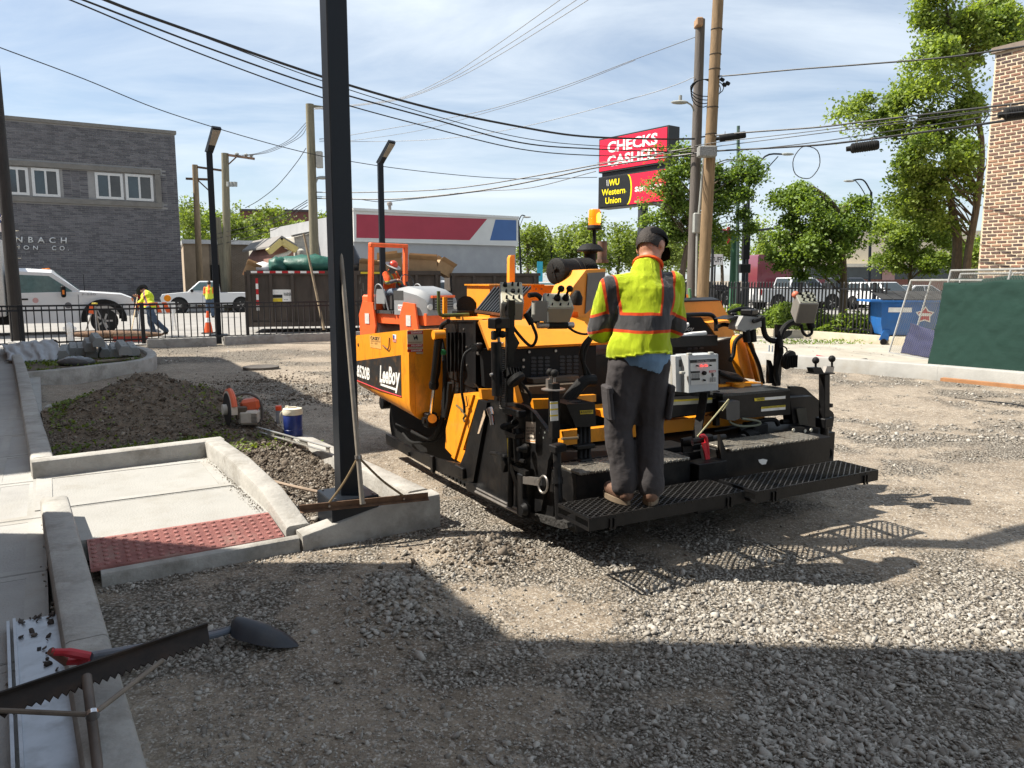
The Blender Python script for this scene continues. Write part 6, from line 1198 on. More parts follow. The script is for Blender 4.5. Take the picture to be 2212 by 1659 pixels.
# right-hand old brick building: wall that recedes to the left
rc = A(2113, 580, 19.5); rdir = Vector((.515, -.857, 0)); rbd = T('old_brick_building', 'old common brick building with pale mortar at the right edge', 'building', rc.xy.to_3d(), math.atan2(rdir.y, rdir.x)); RF = Frame(rc.xy, math.degrees(math.atan2(rdir.y, rdir.x)))
rz_ = RF.pb((2150, 116), 0).z
mort = M('pale sandy mortar', (.60, .50, .36), .95, var=.14, scale=5, bump=.3)
B().b2((0, 0, 0), (6, 9, rz_)).obj('wall', mort, rbd); B().b2((-.06, -.08, rz_ + .002), (6, .4, rz_ + .13)).obj('coping', M('coping tile', (.2, .16, .13), .8, var=.2), rbd)
obr = [M('old brick %d' % i, c, .9, var=.3, scale=9) for i, c in enumerate(((.24, .12, .085), (.17, .095, .075), (.11, .07, .062), (.30, .17, .11), (.20, .13, .10), (.09, .06, .06)))]
bricks(rbd, .02, 2.7, .9, rz_ - .02, .245, .085, .042, obr, 300, focus=(.4, 4.2), y=-.012)
# brick and cream building far right behind the trees
cb0 = A(1720, 640, 62); cbt = T('cream_building', 'red brick shop with cream upper wall behind the right-hand trees', 'building', cb0.xy.to_3d(), R(-6)); CF = Frame(cb0.xy, -6); cp = lambda x, y: CF.pb((x, y), 0)
cz1, cz2 = cp(1900, 570).z, cp(1900, 500).z; cw = cp(2120, 560).x
B().b2((0, 0, 0), (cw, 12, cz1 - 1.2)).obj('wall', brick_mat('shop red brick', (.24, .075, .05), (.28, .09, .06), (.25, .18, .15), .25, .08), cbt); B().b2((.3, -.3, cz1 + .002), (cw, 12, cz2)).obj('upper_wall', M('cream cladding', (.55, .49, .38), .8, var=.06, scale=.6), cbt); B().b2((.2, -1.4, cz1 - .25), (cw, 0, cz1)).obj('canopy', M('cream canopy', (.6, .55, .45), .7), cbt)
B().b2((.3, .05, cz1 - 1.198), (cw, 11.9, cz1 - .252)).obj('window_strip', glassm, cbt)
B().b2((cp(1905, 600).x, -.05, cp(1905, 605).z), (cp(1932, 600).x, -.003, cp(1932, 582).z)).obj('wall_sign', M('sign pink white', (.55, .35, .33), .6), cbt)
# ============================================================ BIG SIGN
g0_, g1_ = A(1290, 600, 33), A(1436, 600, 30); gd = (g1_ - g0_); gd.z = 0; SW = gd.length; SGF = Frame(g0_.xy, math.degrees(math.atan2(gd.y, gd.x))); sgp = lambda x, y: SGF.pb((x, y), 0)
sg_ = T('pole_sign', 'tall pole sign reading CHECKS CASHED above a black and red panel', 'sign', g0_.xy.to_3d(), SGF.t); sblk = M('sign cabinet black', (.02, .02, .022), .5)
za, zb2, zc2, zd = sgp(1290, 302).z, sgp(1290, 375).z, sgp(1290, 384).z, sgp(1290, 452).z
th = .62
B().b2((0, 0, zb2), (SW, th, za)).obj('upper_cabinet', sblk, sg_); B().b2((0.1, .1, zc2 + .002), (SW - .1, th - .1, zb2 - .002)).obj('cabinet_neck', sblk, sg_); B().b2((0, 0, zd), (SW, th, zc2)).obj('lower_cabinet', sblk, sg_)
sred = M('sign red', (.72, .015, .05), .35, var=.03); e = .06
B().b2((e, -.02, zb2 + e), (SW - e, -.001, za - e)).obj('red_face', sred, sg_); fw_ = SW * .47; hh = zc2 - zd
B().b2((fw_, -.02, zd + e), (SW - e, -.001, zc2 - e)).obj('red_face', sred, sg_)
cyl_ = [(e, zd + e), (e, zc2 - e)] + [(SW * .44 + .22 * math.cos(t), (zd + zc2) / 2 + (hh / 2 - e) * math.sin(t)) for t in np.linspace(R(85), R(-85), 14)]
B().prism([(x + .07, -.026, z) for x, z in cyl_[2:]] + [(x, -.026, z) for x, z in cyl_[:1:-1]], (0, .004, 0)).obj('yellow_curve', M('sign yellow', (.85, .68, .01), .4), sg_)
B().prism([(x, -.024, z) for x, z in cyl_], (0, .003, 0)).obj('black_face', M('sign face black', (.015, .015, .015), .35), sg_)
H_ = za - zb2; X_ = Vector((1, 0, 0)); Zv = Vector((0, 0, 1)); swh = M('sign white', (.8, .8, .78), .4); syl = M('sign yellow')
fit('lettering', 'CHECKS', (SW * .14, -.024, zb2 + H_ * .54), X_ * SW * .72, Zv * H_ * .32, swh, sg_, bold=.03); fit('lettering', 'CASHED', (SW * .14, -.024, zb2 + H_ * .14), X_ * SW * .72, Zv * H_ * .32, swh, sg_, bold=.03)
fit('lettering', 'WU', (SW * .17, -.03, zd + hh * .68), X_ * SW * .16, Zv * hh * .2, syl, sg_, bold=.03); fit('lettering', 'Western', (SW * .06, -.03, zd + hh * .40), X_ * SW * .36, Zv * hh * .2, syl, sg_, bold=.02); fit('lettering', 'Union', (SW * .12, -.03, zd + hh * .13), X_ * SW * .24, Zv * hh * .2, syl, sg_, bold=.02)
for k in range(2): B().bar((SW * (.145 + .02 * k), -.03, zd + hh * .69), (SW * (.135 + .02 * k), -.03, zd + hh * .88), .02, .006, (0, 1, 0)).obj('logo_bar', swh, sg_)
fit('lettering', 'SERVICES', (SW * .56, -.026, zd + hh * .40), X_ * SW * .4, Zv * hh * .15, swh, sg_, bold=.04)
B().cyl((SW * .6, th / 2, 0), (SW * .6, th / 2, zd), .2, n=16).obj('sign_post', M('sign post dark', (.035, .04, .045), .5), sg_)
# small red and white shop sign
q0 = A(1518, 520, 44); ms = T('shop_sign', 'red and white shop sign with blue lettering behind the utility poles', 'sign', q0.xy.to_3d(), R(12)); MF = Frame(q0.xy, 12); mp_ = lambda x, y: MF.pb((x, y), 0)
def mq(name, pts, m, y): B().prism([Vector((v.x, y, v.z)) for v in [mp_(*p) for p in pts]], (0, .02, 0)).obj(name, m, ms)
mq('sign_board', [(1515, 537), (1520, 487), (1530, 498), (1541, 486), (1552, 492), (1570, 497), (1572, 490), (1578, 490), (1577, 527)], sred, 0); mq('white_panel', [(1530, 494), (1571, 498), (1569, 530), (1530, 534)], swh, -.03); mq('blue_band', [(1530, 504), (1571, 507), (1570, 520), (1530, 521)], M('sign blue', (.03, .12, .45), .4), -.05)
for s, x0, x1, yb, yt, m in (('NS 2', 1542, 1566, 503, 497, ink), ('CO', 1544, 1571, 519, 508, swh), ('RE', 1541, 1566, 529, 523, ink)): a, b, c = mp_(x0, yb), mp_(x1, yb), mp_(x0, yt); a.y = b.y = c.y = -.06; fit('lettering', s, a, b - a, c - a, m, ms, bold=.04)
B().cyl(mp_(1540, 540).xy.to_3d(), mp_(1540, 530), .08, n=10).obj('sign_post', sblk, ms)
mb = A(1518, 550, 46); mbs = T('message_board', 'white changeable-letter board below the red shop sign', 'sign', mb.xy.to_3d(), R(8)); MB_ = Frame(mb.xy, 8); v0, v1 = MB_.pb((1530, 572), 0), MB_.pb((1562, 549), 0); B().b2((v0.x, 0, v0.z), (v1.x, .15, v1.z)).obj('board', swh, mbs); fit('lettering', 'STUFF', (v0.x + .05, -.01, v0.z + .15), X_ * (v1.x - v0.x - .1), Zv * (v1.z - v0.z) * .5, ink, mbs); B().cyl(((v0.x + v1.x) / 2, .07, 0), ((v0.x + v1.x) / 2, .07, v0.z), .05).obj('sign_post', sblk, mbs)

# ============================================================ POLES AND WIRES
def pole_mat(n, c): return M(n, c, .85, var=.3, scale=3, bump=.5, bscale=12, stretch=(6, 6, .5))
def upole(label, base, top, r0, r1, mat, cat='utility pole', name='utility_pole'):
    t = T(name, label, cat, base); tp = Vector(top) - Vector(base); B().cyl((0, 0, 0), tp, r0, r1, 14).obj('pole', mat, t); return t, tp
greyw, tanw, greenw, darkw = pole_mat('grey weathered pole', (.115, .10, .088)), pole_mat('new tan pole', (.21, .14, .075)), pole_mat('treated pole', (.19, .17, .115)), M('creosote black pole', (.025, .022, .02), .7, var=.35, scale=5, stretch=(4, 4, .4), bump=.3)
xf = lambda x, y, Y: A(x, y, Y)
def vert(xb, Yd, xt, yt): b = A(xb, 640, Yd); t = A(xt, yt, Yd); return b.xy.to_3d(), t
b, t = vert(1494, 24.6, 1513, 42); gp, gt = upole('grey weathered utility pole with street lamp, left of the tan pole', b, t, .17, .14, greyw); GP = b
b, t = vert(1516, 24.0, 1556, -90); tp_, tt = upole('new tan utility pole beside the grey one', b, t, .185, .155, tanw); TPB = b
for y in (64, 118, 150, 232, 290): l = A(1552 - y * .055, y, 24.0) - TPB; B().tube([l + Vector((.172 * math.cos(q), .172 * math.sin(q), 0)) for q in np.linspace(0, 6.283, 13)[:-1]], .012, 5, closed=True).obj('pole_band', darkw, tp_)
def onp(x, y, Y, o): return A(x, y, Y) - o
lampm = M('lamp grey', (.3, .31, .29), .5)
B().tube(spline([onp(1499, 240, 24.4, GP), onp(1494, 228, 24.3, GP), onp(1485, 222, 24.2, GP)], 4), .025, 7).obj('lamp_arm', lampm, gp); h_ = onp(1468, 221, 24.2, GP); B().ball(h_, .27, 12, (1, .45, .22)).obj('lamp_head', lampm, gp); B().cyl(h_ + Vector((.02, 0, .05)), h_ + Vector((.02, 0, .2)), .05, n=10).obj('photocell', lampm, gp)
B().box(onp(1527, 328, 23.75, GP), (.55, .3, .32), None, .03).obj('splice_box', M('speckled grey box', (.22, .22, .21), .7, var=.6, scale=30), gp)
B().box(onp(1506, 482, 24.25, GP), (.25, .2, .62), None, .03).obj('meter_box', lampm, gp); B().tube([onp(1504, 640, 24.2, GP), onp(1506, 500, 24.2, GP), onp(1512, 440, 24.2, GP), onp(1524, 300, 24.0, GP)], .04, 8).obj('conduit', lampm, gp)
B().box(onp(1509, 50, 24.5, GP), (.2, .4, .25), None, .03).obj('pole_top_block', M('split wood', (.35, .22, .13), .8), gp)
for k in range(4): p_ = onp(1520 + k * 3, 200 - k * 4, 23.9, GP); B().tube([p_ + Vector(((.35 + .05 * k) * math.cos(q), .1, (.4 - .05 * k) * math.sin(q))) for q in np.linspace(0, 6.283, 18)[:-1]], .014, 5, closed=True).obj('cable_coil', rubber, gp)
for x, y in ((1565, 183), (1572, 180), (1560, 172), (1548, 165)): B().box(onp(x, y, 23.9, TPB), (.14, .08, .1), Matrix.Rotation(.5, 3, 'Y'), .02).obj('insulator', rubber, tp_)
b, t = vert(682, 34, 669, 225); p_t, _ = upole('wooden utility pole with antenna box behind the container', b, t, .21, .17, greenw)
B().bar(onp(668, 229, 34, b), onp(700, 233, 34, b), .12, .12).obj('crossarm', greenw, p_t); B().box(onp(690, 345, 34, b), (.28, .2, .7), None, .03).obj('antenna_box', M('antenna grey', (.42, .41, .37), .6), p_t); B().tube([onp(680, 400, 34, b), onp(686, 386, 34, b), onp(700, 384, 34, b)], .04, 6).obj('lamp_arm', lampm, p_t); B().ball(onp(697, 384, 34, b), .2, 8, (1.4, .5, .4)).obj('lamp_head', lampm, p_t)
b, t = vert(492, 45, 486, 331); p_t, _ = upole('wooden utility pole with crossarm and hanging capacitors', b, t, .24, .2, greenw); B().bar(onp(487, 334, 45, b), onp(549, 343, 44.5, b), .13, .13).obj('crossarm', rust, p_t); B().bar(onp(488, 360, 45, b), onp(512, 338, 45, b), .06, .06).obj('brace', rust, p_t)
for x in (512, 532, 543): B().lathe([(.07, 0), (.07, .12), (.12, .13), (.12, .2), (.05, .25)], onp(x, 337 + (x - 487) * .1, 44.8, b), n=8).obj('insulator', lampm, p_t)
for x in (494, 501, 508): B().cyl(onp(x, 403, 44.6, b), onp(x, 393, 44.6, b), .12, n=10).obj('capacitor', lampm, p_t)
b, t = vert(433, 52, 421, 356); p_t, _ = upole('leaning-armed tan utility pole beside the grey building', b, t, .22, .18, pole_mat('tan old pole', (.27, .2, .125)))
B().bar(onp(420, 360, 52, b), onp(492, 370, 52, b), .13, .13).obj('crossarm', rust, p_t); B().bar(onp(402, 386, 52, b), onp(460, 388, 52, b), .14, .14).obj('crossarm', rust, p_t); B().bar(onp(428, 390, 52, b), onp(455, 415, 52, b), .07, .07).obj('brace', rust, p_t)
b = A(490, 640, 47).xy.to_3d(); upole('slanting bare wooden prop pole behind the white pickup', b, A(470, 470, 47), .2, .16, greenw)
b = G(40, 742); p_t, _ = upole('black creosoted pole with snow-route sign at the left edge', b, A(-14, 140, 22.3), .18, .15, darkw)
for y in (498, 515, 533, 558): l = A(40 - (560 - y) * .075 - 11, y, 22.3) - b; B().tube([l + Vector((.185 * math.cos(q), .185 * math.sin(q), 0)) for q in np.linspace(0, 6.283, 15)[:-1]], .008, 5, closed=True).obj('pole_strap', M('tan strap', (.4, .36, .26), .6), p_t)
sgb = B().prism([onp(x, y, 22.0, b) for x, y in ((-14, 480), (13, 482), (12, 463), (-14, 461))], (0, .02, 0)).obj('snow_sign', M('snow sign blue', (.02, .06, .28), .5), p_t); B().prism([onp(x, y, 22.0, b) for x, y in ((-14, 500), (13, 501), (13, 482.5), (-14, 480.5))], (0, .02, 0)).obj('sign_panel', swh, p_t)
for k in range(3): c_ = onp(1, 472, 21.97, b); v_ = Vector((math.cos(k * 1.047), 0, math.sin(k * 1.047))) * .1; B().bar(c_ - v_, c_ + v_, .018, .01, (0, 1, 0)).obj('snowflake_arm', swh, p_t)
# steel poles beyond the right fence
for xb, Y, yt, r, lab, m in ((1582, 30, 505, .14, 'thick green bollard pole behind the right fence', M('park green paint', (.05, .15, .09), .5)), (1593, 46, 272, .12, 'tall green signal pole behind the tree', M('dark green paint', (.05, .09, .07), .5))):
    b, t = vert(xb, Y, xb + (4 if yt > 400 else 2), yt); upole(lab, b, t, r, r * .75, m, 'pole', 'steel_pole')
b, t = vert(1606, 44, 1610, 440); p_t, _ = upole('dark traffic signal pole with mast arm', b, t, .12, .1, polemat, 'signal pole', 'signal_pole'); B().tube([onp(1608, 500, 44, b), onp(1700, 491, 46, b)], .07, 8).obj('mast_arm', polemat, p_t); B().box(onp(1611, 535, 43.7, b), (.4, .35, 1.3), None, .04).obj('signal_head', flatblack, p_t); B().box(onp(1608, 580, 43.7, b), (.6, .4, .5), None, .04).obj('signal_cabinet', flatblack, p_t)
def street_light(lab, xb, Y, xt, yt, hx, hy, m=None):
    b, t = vert(xb, Y, xt, yt); p_t, _ = upole(lab, b, t, .11, .08, m or polemat, 'street light', 'street_light'); e_ = onp(hx, hy, Y, b); s_ = onp(xt, yt, Y, b)
    B().tube(spline([s_, s_.lerp(e_, .4) + Vector((0, 0, (e_.z - s_.z) * .35 + .25)), e_], 5), .05, 7).obj('arm', m or polemat, p_t); B().tube(spline([s_ - Vector((0, 0, .8)), s_.lerp(e_, .45) + Vector((0, 0, -.05)), s_.lerp(e_, .75) + Vector((0, 0, .25))], 4), .03, 6).obj('arm_brace', m or polemat, p_t); B().ball(e_, .3, 8, (1.3, .6, .28)).obj('lamp_head', lampm, p_t)
street_light('curved double-arm street light between the right-hand trees', 1878, 52, 1882, 415, 1834, 391); street_light('street light with long arm reaching right above the tree', 1612, 45, 1618, 392, 1701, 333); street_light('small far street light in front of the hazy trees', 1192, 80, 1190, 505, 1167, 492); street_light('far street light just right of the store corner', 1128, 70, 1120, 478, 1138, 469)
wirem = M('black cable', (.012, .012, .013), .5); wirel = M('pale wire', (.30, .31, .32), .6)
def cable(label, pts, Y0, Y1, r, mat=None, name='overhead_cable', lash=False):
    n = len(pts); L = [0]
    for i in range(1, n): L.append(L[-1] + math.dist(pts[i], pts[i - 1]))
    P3 = [A(x, y, Y0 + (Y1 - Y0) * l / L[-1]) for (x, y), l in zip(pts, L)]; s = spline(P3, 8); b = B().tube(s, r, 6)
    return tag(b.obj(name, mat or wirem), label, 'cable', 'overhead cables')
cable('thickest black cable sweeping down from the top left to the right-hand poles', [(60, -70), (228, 0), (365, 51), (697, 166), (928, 233), (1124, 274), (1254, 294), (1400, 300), (1500, 300)], 13, 24.3, .028)
cable('second black cable from the top left below the thickest one', [(40, -50), (180, 0), (440, 100), (697, 190), (928, 255), (1124, 308), (1290, 322), (1500, 330)], 13, 24.3, .018)
cable('third black cable from the top left', [(20, -50), (152, 0), (430, 115), (697, 211), (928, 275), (1124, 322), (1290, 336), (1500, 338)], 13, 24.3, .014)
cable('thin cable splitting off under the thickest black cable', [(400, 64), (489, 98), (697, 175), (928, 247), (1124, 297), (1290, 315), (1500, 320)], 15, 24.3, .010)
cable('lone thin cable crossing above the grey brick building', [(-60, 80), (6, 105), (180, 170), (365, 244), (601, 315), (754, 348), (928, 372), (1108, 386), (1290, 383)], 17, 31, .012)
cable('lashed cable from the poles to the right edge, highest', [(1545, 165), (1589, 162), (1719, 150), (1865, 139), (2042, 124), (2212, 100), (2350, 78)], 24, 14, .020)
cable('upper lashed bundle running right below the splice case', [(1515, 296), (1550, 292), (1626, 285), (1765, 275), (1865, 263), (1973, 250), (2212, 222), (2350, 203)], 24.2, 14, .022)
cable('thin line under the upper right bundle', [(1500, 316), (1543, 308), (1700, 290), (1865, 270), (2000, 255), (2212, 228), (2350, 210)], 24.2, 14, .011)
cable('second thin line under the upper right bundle', [(1290, 352), (1400, 338), (1543, 317), (1700, 297), (1865, 276), (2000, 259), (2212, 230.5), (2350, 213)], 28, 14, .012)
cable('lower lashed bundle carrying the coil and splice case', [(1536, 330), (1550, 326), (1696, 318), (1811, 309), (2042, 279), (2212, 255), (2350, 235)], 24, 13.5, .025)
cable('thin line just above the lower right bundle', [(1612, 324), (1740, 310), (1865, 292), (2065, 262), (2146, 249), (2212, 241)], 23, 14, .012)
cable('lashed pair from the left wooden pole up to the grey pole, upper', [(680, 415), (756, 416), (928, 411), (1042, 399), (1180, 376), (1289, 356), (1500, 318)], 34, 24.5, .022)
cable('lashed pair from the left wooden pole up to the grey pole, lower', [(680, 428), (756, 430), (872, 429), (1042, 411), (1200, 381), (1300, 360), (1510, 330)], 34, 24.2, .028)
cable('drooping cable below the lashed pair', [(680, 424), (756, 428), (820, 436), (872, 432), (960, 423), (1042, 413), (1150, 405), (1287, 370)], 34, 27, .014)
cable('pale service wire rising to the top edge, left one', [(672, 234), (754, 227), (866, 211), (960, 170), (1051, 112), (1209, 0), (1290, -60)], 34, 18, .010, wirel)
cable('pale service wires rising to the top edge, middle one', [(672, 236), (754, 229), (866, 213), (960, 177), (1060, 120), (1245, 0), (1320, -55)], 34, 18, .010, wirel)
cable('pale service wire rising to the top edge, right one', [(672, 237), (754, 230), (870, 214), (980, 172), (1085, 115), (1270, 0), (1340, -50)], 34, 18, .010, wirel)
cable('pale wire from the wooden pole to the grey pole, lower', [(690, 302), (754, 306), (940, 301), (1124, 275), (1372, 211), (1460, 183), (1500, 166)], 34, 24.5, .011, wirel)
cable('faint wire from the wooden pole to the grey pole, upper', [(690, 300), (756, 292), (1023, 244), (1200, 192), (1372, 128), (1505, 79)], 34, 24.6, .010)
cable('faint wire under the upper one to the grey pole', [(690, 306), (756, 304), (900, 283), (1023, 251), (1200, 197), (1372, 130)], 34, 25.5, .008)
cable('hanging wire from the wooden pole down over the trees', [(661, 320), (640, 352), (600, 400), (560, 432), (530, 449)], 34, 40, .016)
for k, dy in enumerate((0, 5, 12)): cable(('upper', 'middle', 'lower')[k] + ' slack line from the wooden pole to the low tan building', [(664, 432 + dy), (640, 447 + dy), (600, 468 + dy * 2), (540, 488 + dy * 2), (470, 505 + dy * 2)], 34, 46, .016)
for k, dx in enumerate((0, 12, 24)): cable(('left', 'middle', 'right')[k] + ' far power line leaving the capacitor pole', [(512 + dx, 336), (560 + dx, 330 - k), (620 + dx, 305 - k * 3), (664, 262 + k * 6)], 45, 34.5, .012)
cb_ = tag(B().tube([A(1742, 351, 21) + Vector((.36 * math.cos(t) + .02 * math.sin(3 * t), .03 * math.sin(t * 5), .42 * math.sin(t))) for t in np.linspace(0, 6.283 * 4, 97)], .012, 6).obj('cable_coil', wirem), 'round coil of black cable hanging from the lower bundle', 'cable coil')
for x, y, Y, L_, r_, lab in ((1581, 295, 23.4, .8, .1, 'smooth black splice case near the poles'), (1866, 317, 19, .66, .115, 'ribbed black splice case hanging mid span'), (2200, 243, 15, .55, .11, 'ribbed black splice case with red ties at the right edge')):
    t = T('splice_case', lab, 'splice case', A(x, y, Y)); d = Vector((1, -.3, .1)).normalized(); pr_ = [(r_ * .5, -L_ / 2 - .06), (r_ * .55, -L_ / 2 + .03), (r_, -L_ / 2 + .06)]
    if x > 1600:
        for k in range(10): pr_ += [(r_, -L_ / 2 + .08 + k * (L_ - .14) / 10), (r_ * 1.07, -L_ / 2 + .085 + k * (L_ - .14) / 10), (r_ * 1.07, -L_ / 2 + .1 + k * (L_ - .14) / 10), (r_, -L_ / 2 + .105 + k * (L_ - .14) / 10)]
    pr_ += [(r_, L_ / 2 - .04), (r_ * .8, L_ / 2)]; B().lathe(pr_, (0, 0, 0), d, 16).obj('case_body', rubber, t)
    for s in (-.25, .25): B().tube([d * (s * L_) + Vector((0, 0, r_)), d * (s * L_) + Vector((0, 0, r_ + .08))], .01, 5).obj('hanger', steel, t)
# ============================================================ VEHICLES
tyre = M('tyre rubber', (.018, .018, .018), .85, var=.25); rimm = M('alloy rim', (.4, .4, .4), .35, metal=.7); carglass = M('car glass', (.02, .028, .03), .06, var=.2, spec=.8); clearg = M('pale car glass', (.10, .16, .16), .08, var=.2, spec=.8)
lamp_w = M('headlamp', (.6, .6, .58), .15); lamp_r = M('tail lamp', (.35, .012, .012), .25); lamp_o = M('amber marker', (.75, .2, .02), .3)
def paint(n, c): return M('car paint ' + n, c, .3, var=.04, coat=.6, scale=1)
KIND = dict(
    suv=dict(L=4.5, w=.9, low=[(-2.2, .35), (-1.9, .3), (1.9, .3), (2.2, .38), (2.25, .72), (2.1, .92), (1.15, 1.05), (-2.18, 1.05), (-2.25, .7)], gh=((-2.15, 1.08), (1.2, 1.02), (.35, 1.66), (-1.95, 1.64)), wh=((1.38, .36), (-1.35, .36)), win=((.05, .38), (.42, .66), (.70, .95))),
    van=dict(L=4.9, w=.97, low=[(-2.4, .35), (-2.1, .28), (2.0, .28), (2.4, .36), (2.45, .7), (2.3, .9), (1.5, 1.08), (-2.4, 1.08), (-2.45, .7)], gh=((-2.38, 1.08), (1.7, 1.05), (.6, 1.75), (-2.2, 1.75)), wh=((1.5, .34), (-1.5, .34)), win=((.04, .26), (.3, .58), (.62, .95))),
    sedan=dict(L=4.6, w=.88, low=[(-2.2, .35), (-1.9, .25), (1.9, .25), (2.25, .35), (2.28, .62), (2.0, .82), (1.0, .92), (-1.5, .95), (-2.2, .9), (-2.3, .6)], gh=((-1.75, .94), (1.1, .9), (.25, 1.42), (-1.0, 1.42)), wh=((1.4, .33), (-1.35, .33)), win=((.1, .48), (.52, .93))),
    pickup=dict(L=5.2, w=.93, low=[(-2.5, .5), (-2.3, .42), (2.2, .42), (2.5, .5), (2.55, .82), (2.45, 1.02), (1.15, 1.14), (-.5, 1.12), (-.52, 1.1), (-2.55, 1.1), (-2.55, .6)], gh=((-.5, 1.12), (1.2, 1.13), (.55, 1.72), (-.42, 1.72)), wh=((1.62, .38), (-1.55, .38)), win=((.08, .46), (.5, .93))),
    crew=dict(L=5.8, w=1.0, low=[(-2.9, .55), (-2.7, .48), (2.4, .48), (2.8, .55), (2.85, .95), (2.75, 1.2), (1.5, 1.3), (-1.0, 1.28), (-1.02, 1.26), (-2.9, 1.26), (-2.92, .6)], gh=((-1.0, 1.28), (1.45, 1.29), (.75, 1.92), (-.85, 1.92)), wh=((1.85, .42), (-1.8, .42)), win=((.05, .46), (.5, .93))))
def wheel(t, x, y, r, s):
    o = B().lathe([(r * .62, 0), (r * .95, .0), (r, .03), (r, .19), (r * .95, .22), (r * .62, .22)], (x, y, r), (0, s, 0), 22).obj('wheel', tyre, t)
    B().lathe([(r * .62, .205), (r * .6, .215), (r * .2, .195), (r * .16, .22)], (x, y, r), (0, s, 0), 14).obj('rim', rimm, o)
    for k in range(5): v = Vector((math.cos(k * 1.2566), 0, math.sin(k * 1.2566))); B().bar(Vector((x, y + s * .214, r)) + v * r * .15, Vector((x, y + s * .214, r)) + v * r * .58, r * .14, .016, (0, 1, 0)).obj('spoke', rimm, o)
def car(name, label, loc, rz, kind, col, cat='car', glass=None, group=None, sc_=1.0):
    K = KIND[kind]; t = T(name, label, cat, loc, rz, group); w = K['w']; t.scale = (sc_,) * 3; glass = glass or carglass
    rings = []
    for y, k, dz in ((-w, .985, .02), (-w * .93, 1.0, 0), (0, 1.01, 0), (w * .93, 1.0, 0), (w, .985, .02)): rings.append([Vector((x * k, y, z + (dz if z < .7 else -dz))) for x, z in K['low']])
    body = B().loft(rings).obj('body', col, t)
    a, b, c, d = K['gh']; wt = w * .8; wb = w * .95
    V = lambda p, y: Vector((p[0], y, p[1]))
    B().add([V(a, -wb), V(b, -wb), V(c, -wt), V(d, -wt), V(a, wb), V(b, wb), V(c, wt), V(d, wt)], [(0, 1, 2, 3), (4, 7, 6, 5), (0, 4, 5, 1), (1, 5, 6, 2), (2, 6, 7, 3), (3, 7, 4, 0)]).obj('cabin', col, t)
    bev = t.children[-1].modifiers.new('b', 'BEVEL'); bev.width = .05; bev.segments = 2
    for s in (-1, 1):
        P4 = (V(a, s * wb), V(b, s * wb), V(c, s * wt), V(d, s * wt)); n = Vector((0, s * .012, .004))
        q = lambda u, v: (P4[0].lerp(P4[1], u)).lerp(P4[3].lerp(P4[2], u), v) + n
        for u0, u1 in K['win']: B().prism([q(u0, .12), q(u1, .12), q(u1 - .01, .86), q(u0 + .01, .86)], Vector((0, -s * .01, 0))).obj('side_window', glass, t)
        for xw in ([b[0] * .45 - .1] if kind in ('pickup',) else [b[0] * .5 - .2, (a[0] + b[0]) / 2 - .3]):
            B().b2((xw - .006, s * (w + .001) - .003, .5), (xw + .006, s * (w + .001) + .003, 1.0)).obj('door_seam', flatblack, t); B().box((xw - .2 + .05, s * (w + .012), .92), (.2, .02, .035), None, .006).obj('door_handle', flatblack, t)
        B().box((b[0] - .25, s * (w + .1), a[1] + .08), (.14, .18, .16), None, .03).obj('mirror', flatblack, t)
        xf_ = max(x for x, z in K['low']); xr_ = min(x for x, z in K['low']); zl = [z for x, z in K['low'] if x == xf_][0]
        B().box((xf_ - .09, s * w * .72, zl - .02), (.2, .42, .17), None, .03).obj('headlight', lamp_w, t); B().box((xr_ + .06, s * w * .88, zl + .12), (.16, .2, .34), None, .02).obj('taillight', lamp_r, t)
        for xw, r in K['wh']:
            B().lathe([(r * 1.22, 0), (r * 1.22, .004)], (xw, s * (w + .002), r + .03), (0, s, 0), 20).obj('wheel_arch', flatblack, t); wheel(t, xw, s * (w - .21), r, s)
    n = Vector((.012, 0, .01)); B().prism([V(b, -wb * .9).lerp(V(c, -wt * .9), .06) + n, V(b, wb * .9).lerp(V(c, wt * .9), .06) + n, V(c, wt * .88).lerp(V(b, wb * .88), .08) + n, V(c, -wt * .88).lerp(V(b, -wb * .88), .08) + n], (-.008, 0, -.008)).obj('windscreen', glass, t)
    n = Vector((-.012, 0, .01)); B().prism([V(a, -wb * .85).lerp(V(d, -wt * .85), .12) + n, V(a, wb * .85).lerp(V(d, wt * .85), .12) + n, V(d, wt * .85).lerp(V(a, wb * .85), .1) + n, V(d, -wt * .85).lerp(V(a, -wb * .85), .1) + n], (.008, 0, -.004)).obj('rear_window', glass, t)
    B().box((max(x for x, z in K['low']) - .02, 0, .55), (.08, w * 1.3, .22), None, .02).obj('grille', flatblack, t); B().box((min(x for x, z in K['low']) + .02, 0, .55), (.1, w * 1.9, .16), None, .03).obj('rear_bumper', rimm if kind in ('pickup', 'crew') else flatblack, t); B().box((max(x for x, z in K['low']) + .0, 0, .45), (.1, w * 1.9, .14), None, .03).obj('front_bumper', rimm if kind in ('pickup', 'crew') else flatblack, t)
    if kind in ('pickup', 'crew'):
        zb = K['gh'][0][1] - .02; x0 = min(x for x, z in K['low']) + .12; B().b2((x0, -w * .84, zb - .012), (a[0] - .05, w * .84, zb + .008)).obj('bed_opening', flatblack, t)
    return t
wpaint, spaint = paint('white', (.62, .63, .64)), paint('silver', (.42, .44, .47))
# street side, left
fy = math.atan2(fdir.y, fdir.x)
pk = car('pickup_truck', 'white single-cab pickup parked across the street facing left', G(425, 676) + Vector((.6, .6, .03)), fy + math.pi - R(10), 'pickup', wpaint, 'pickup', clearg)
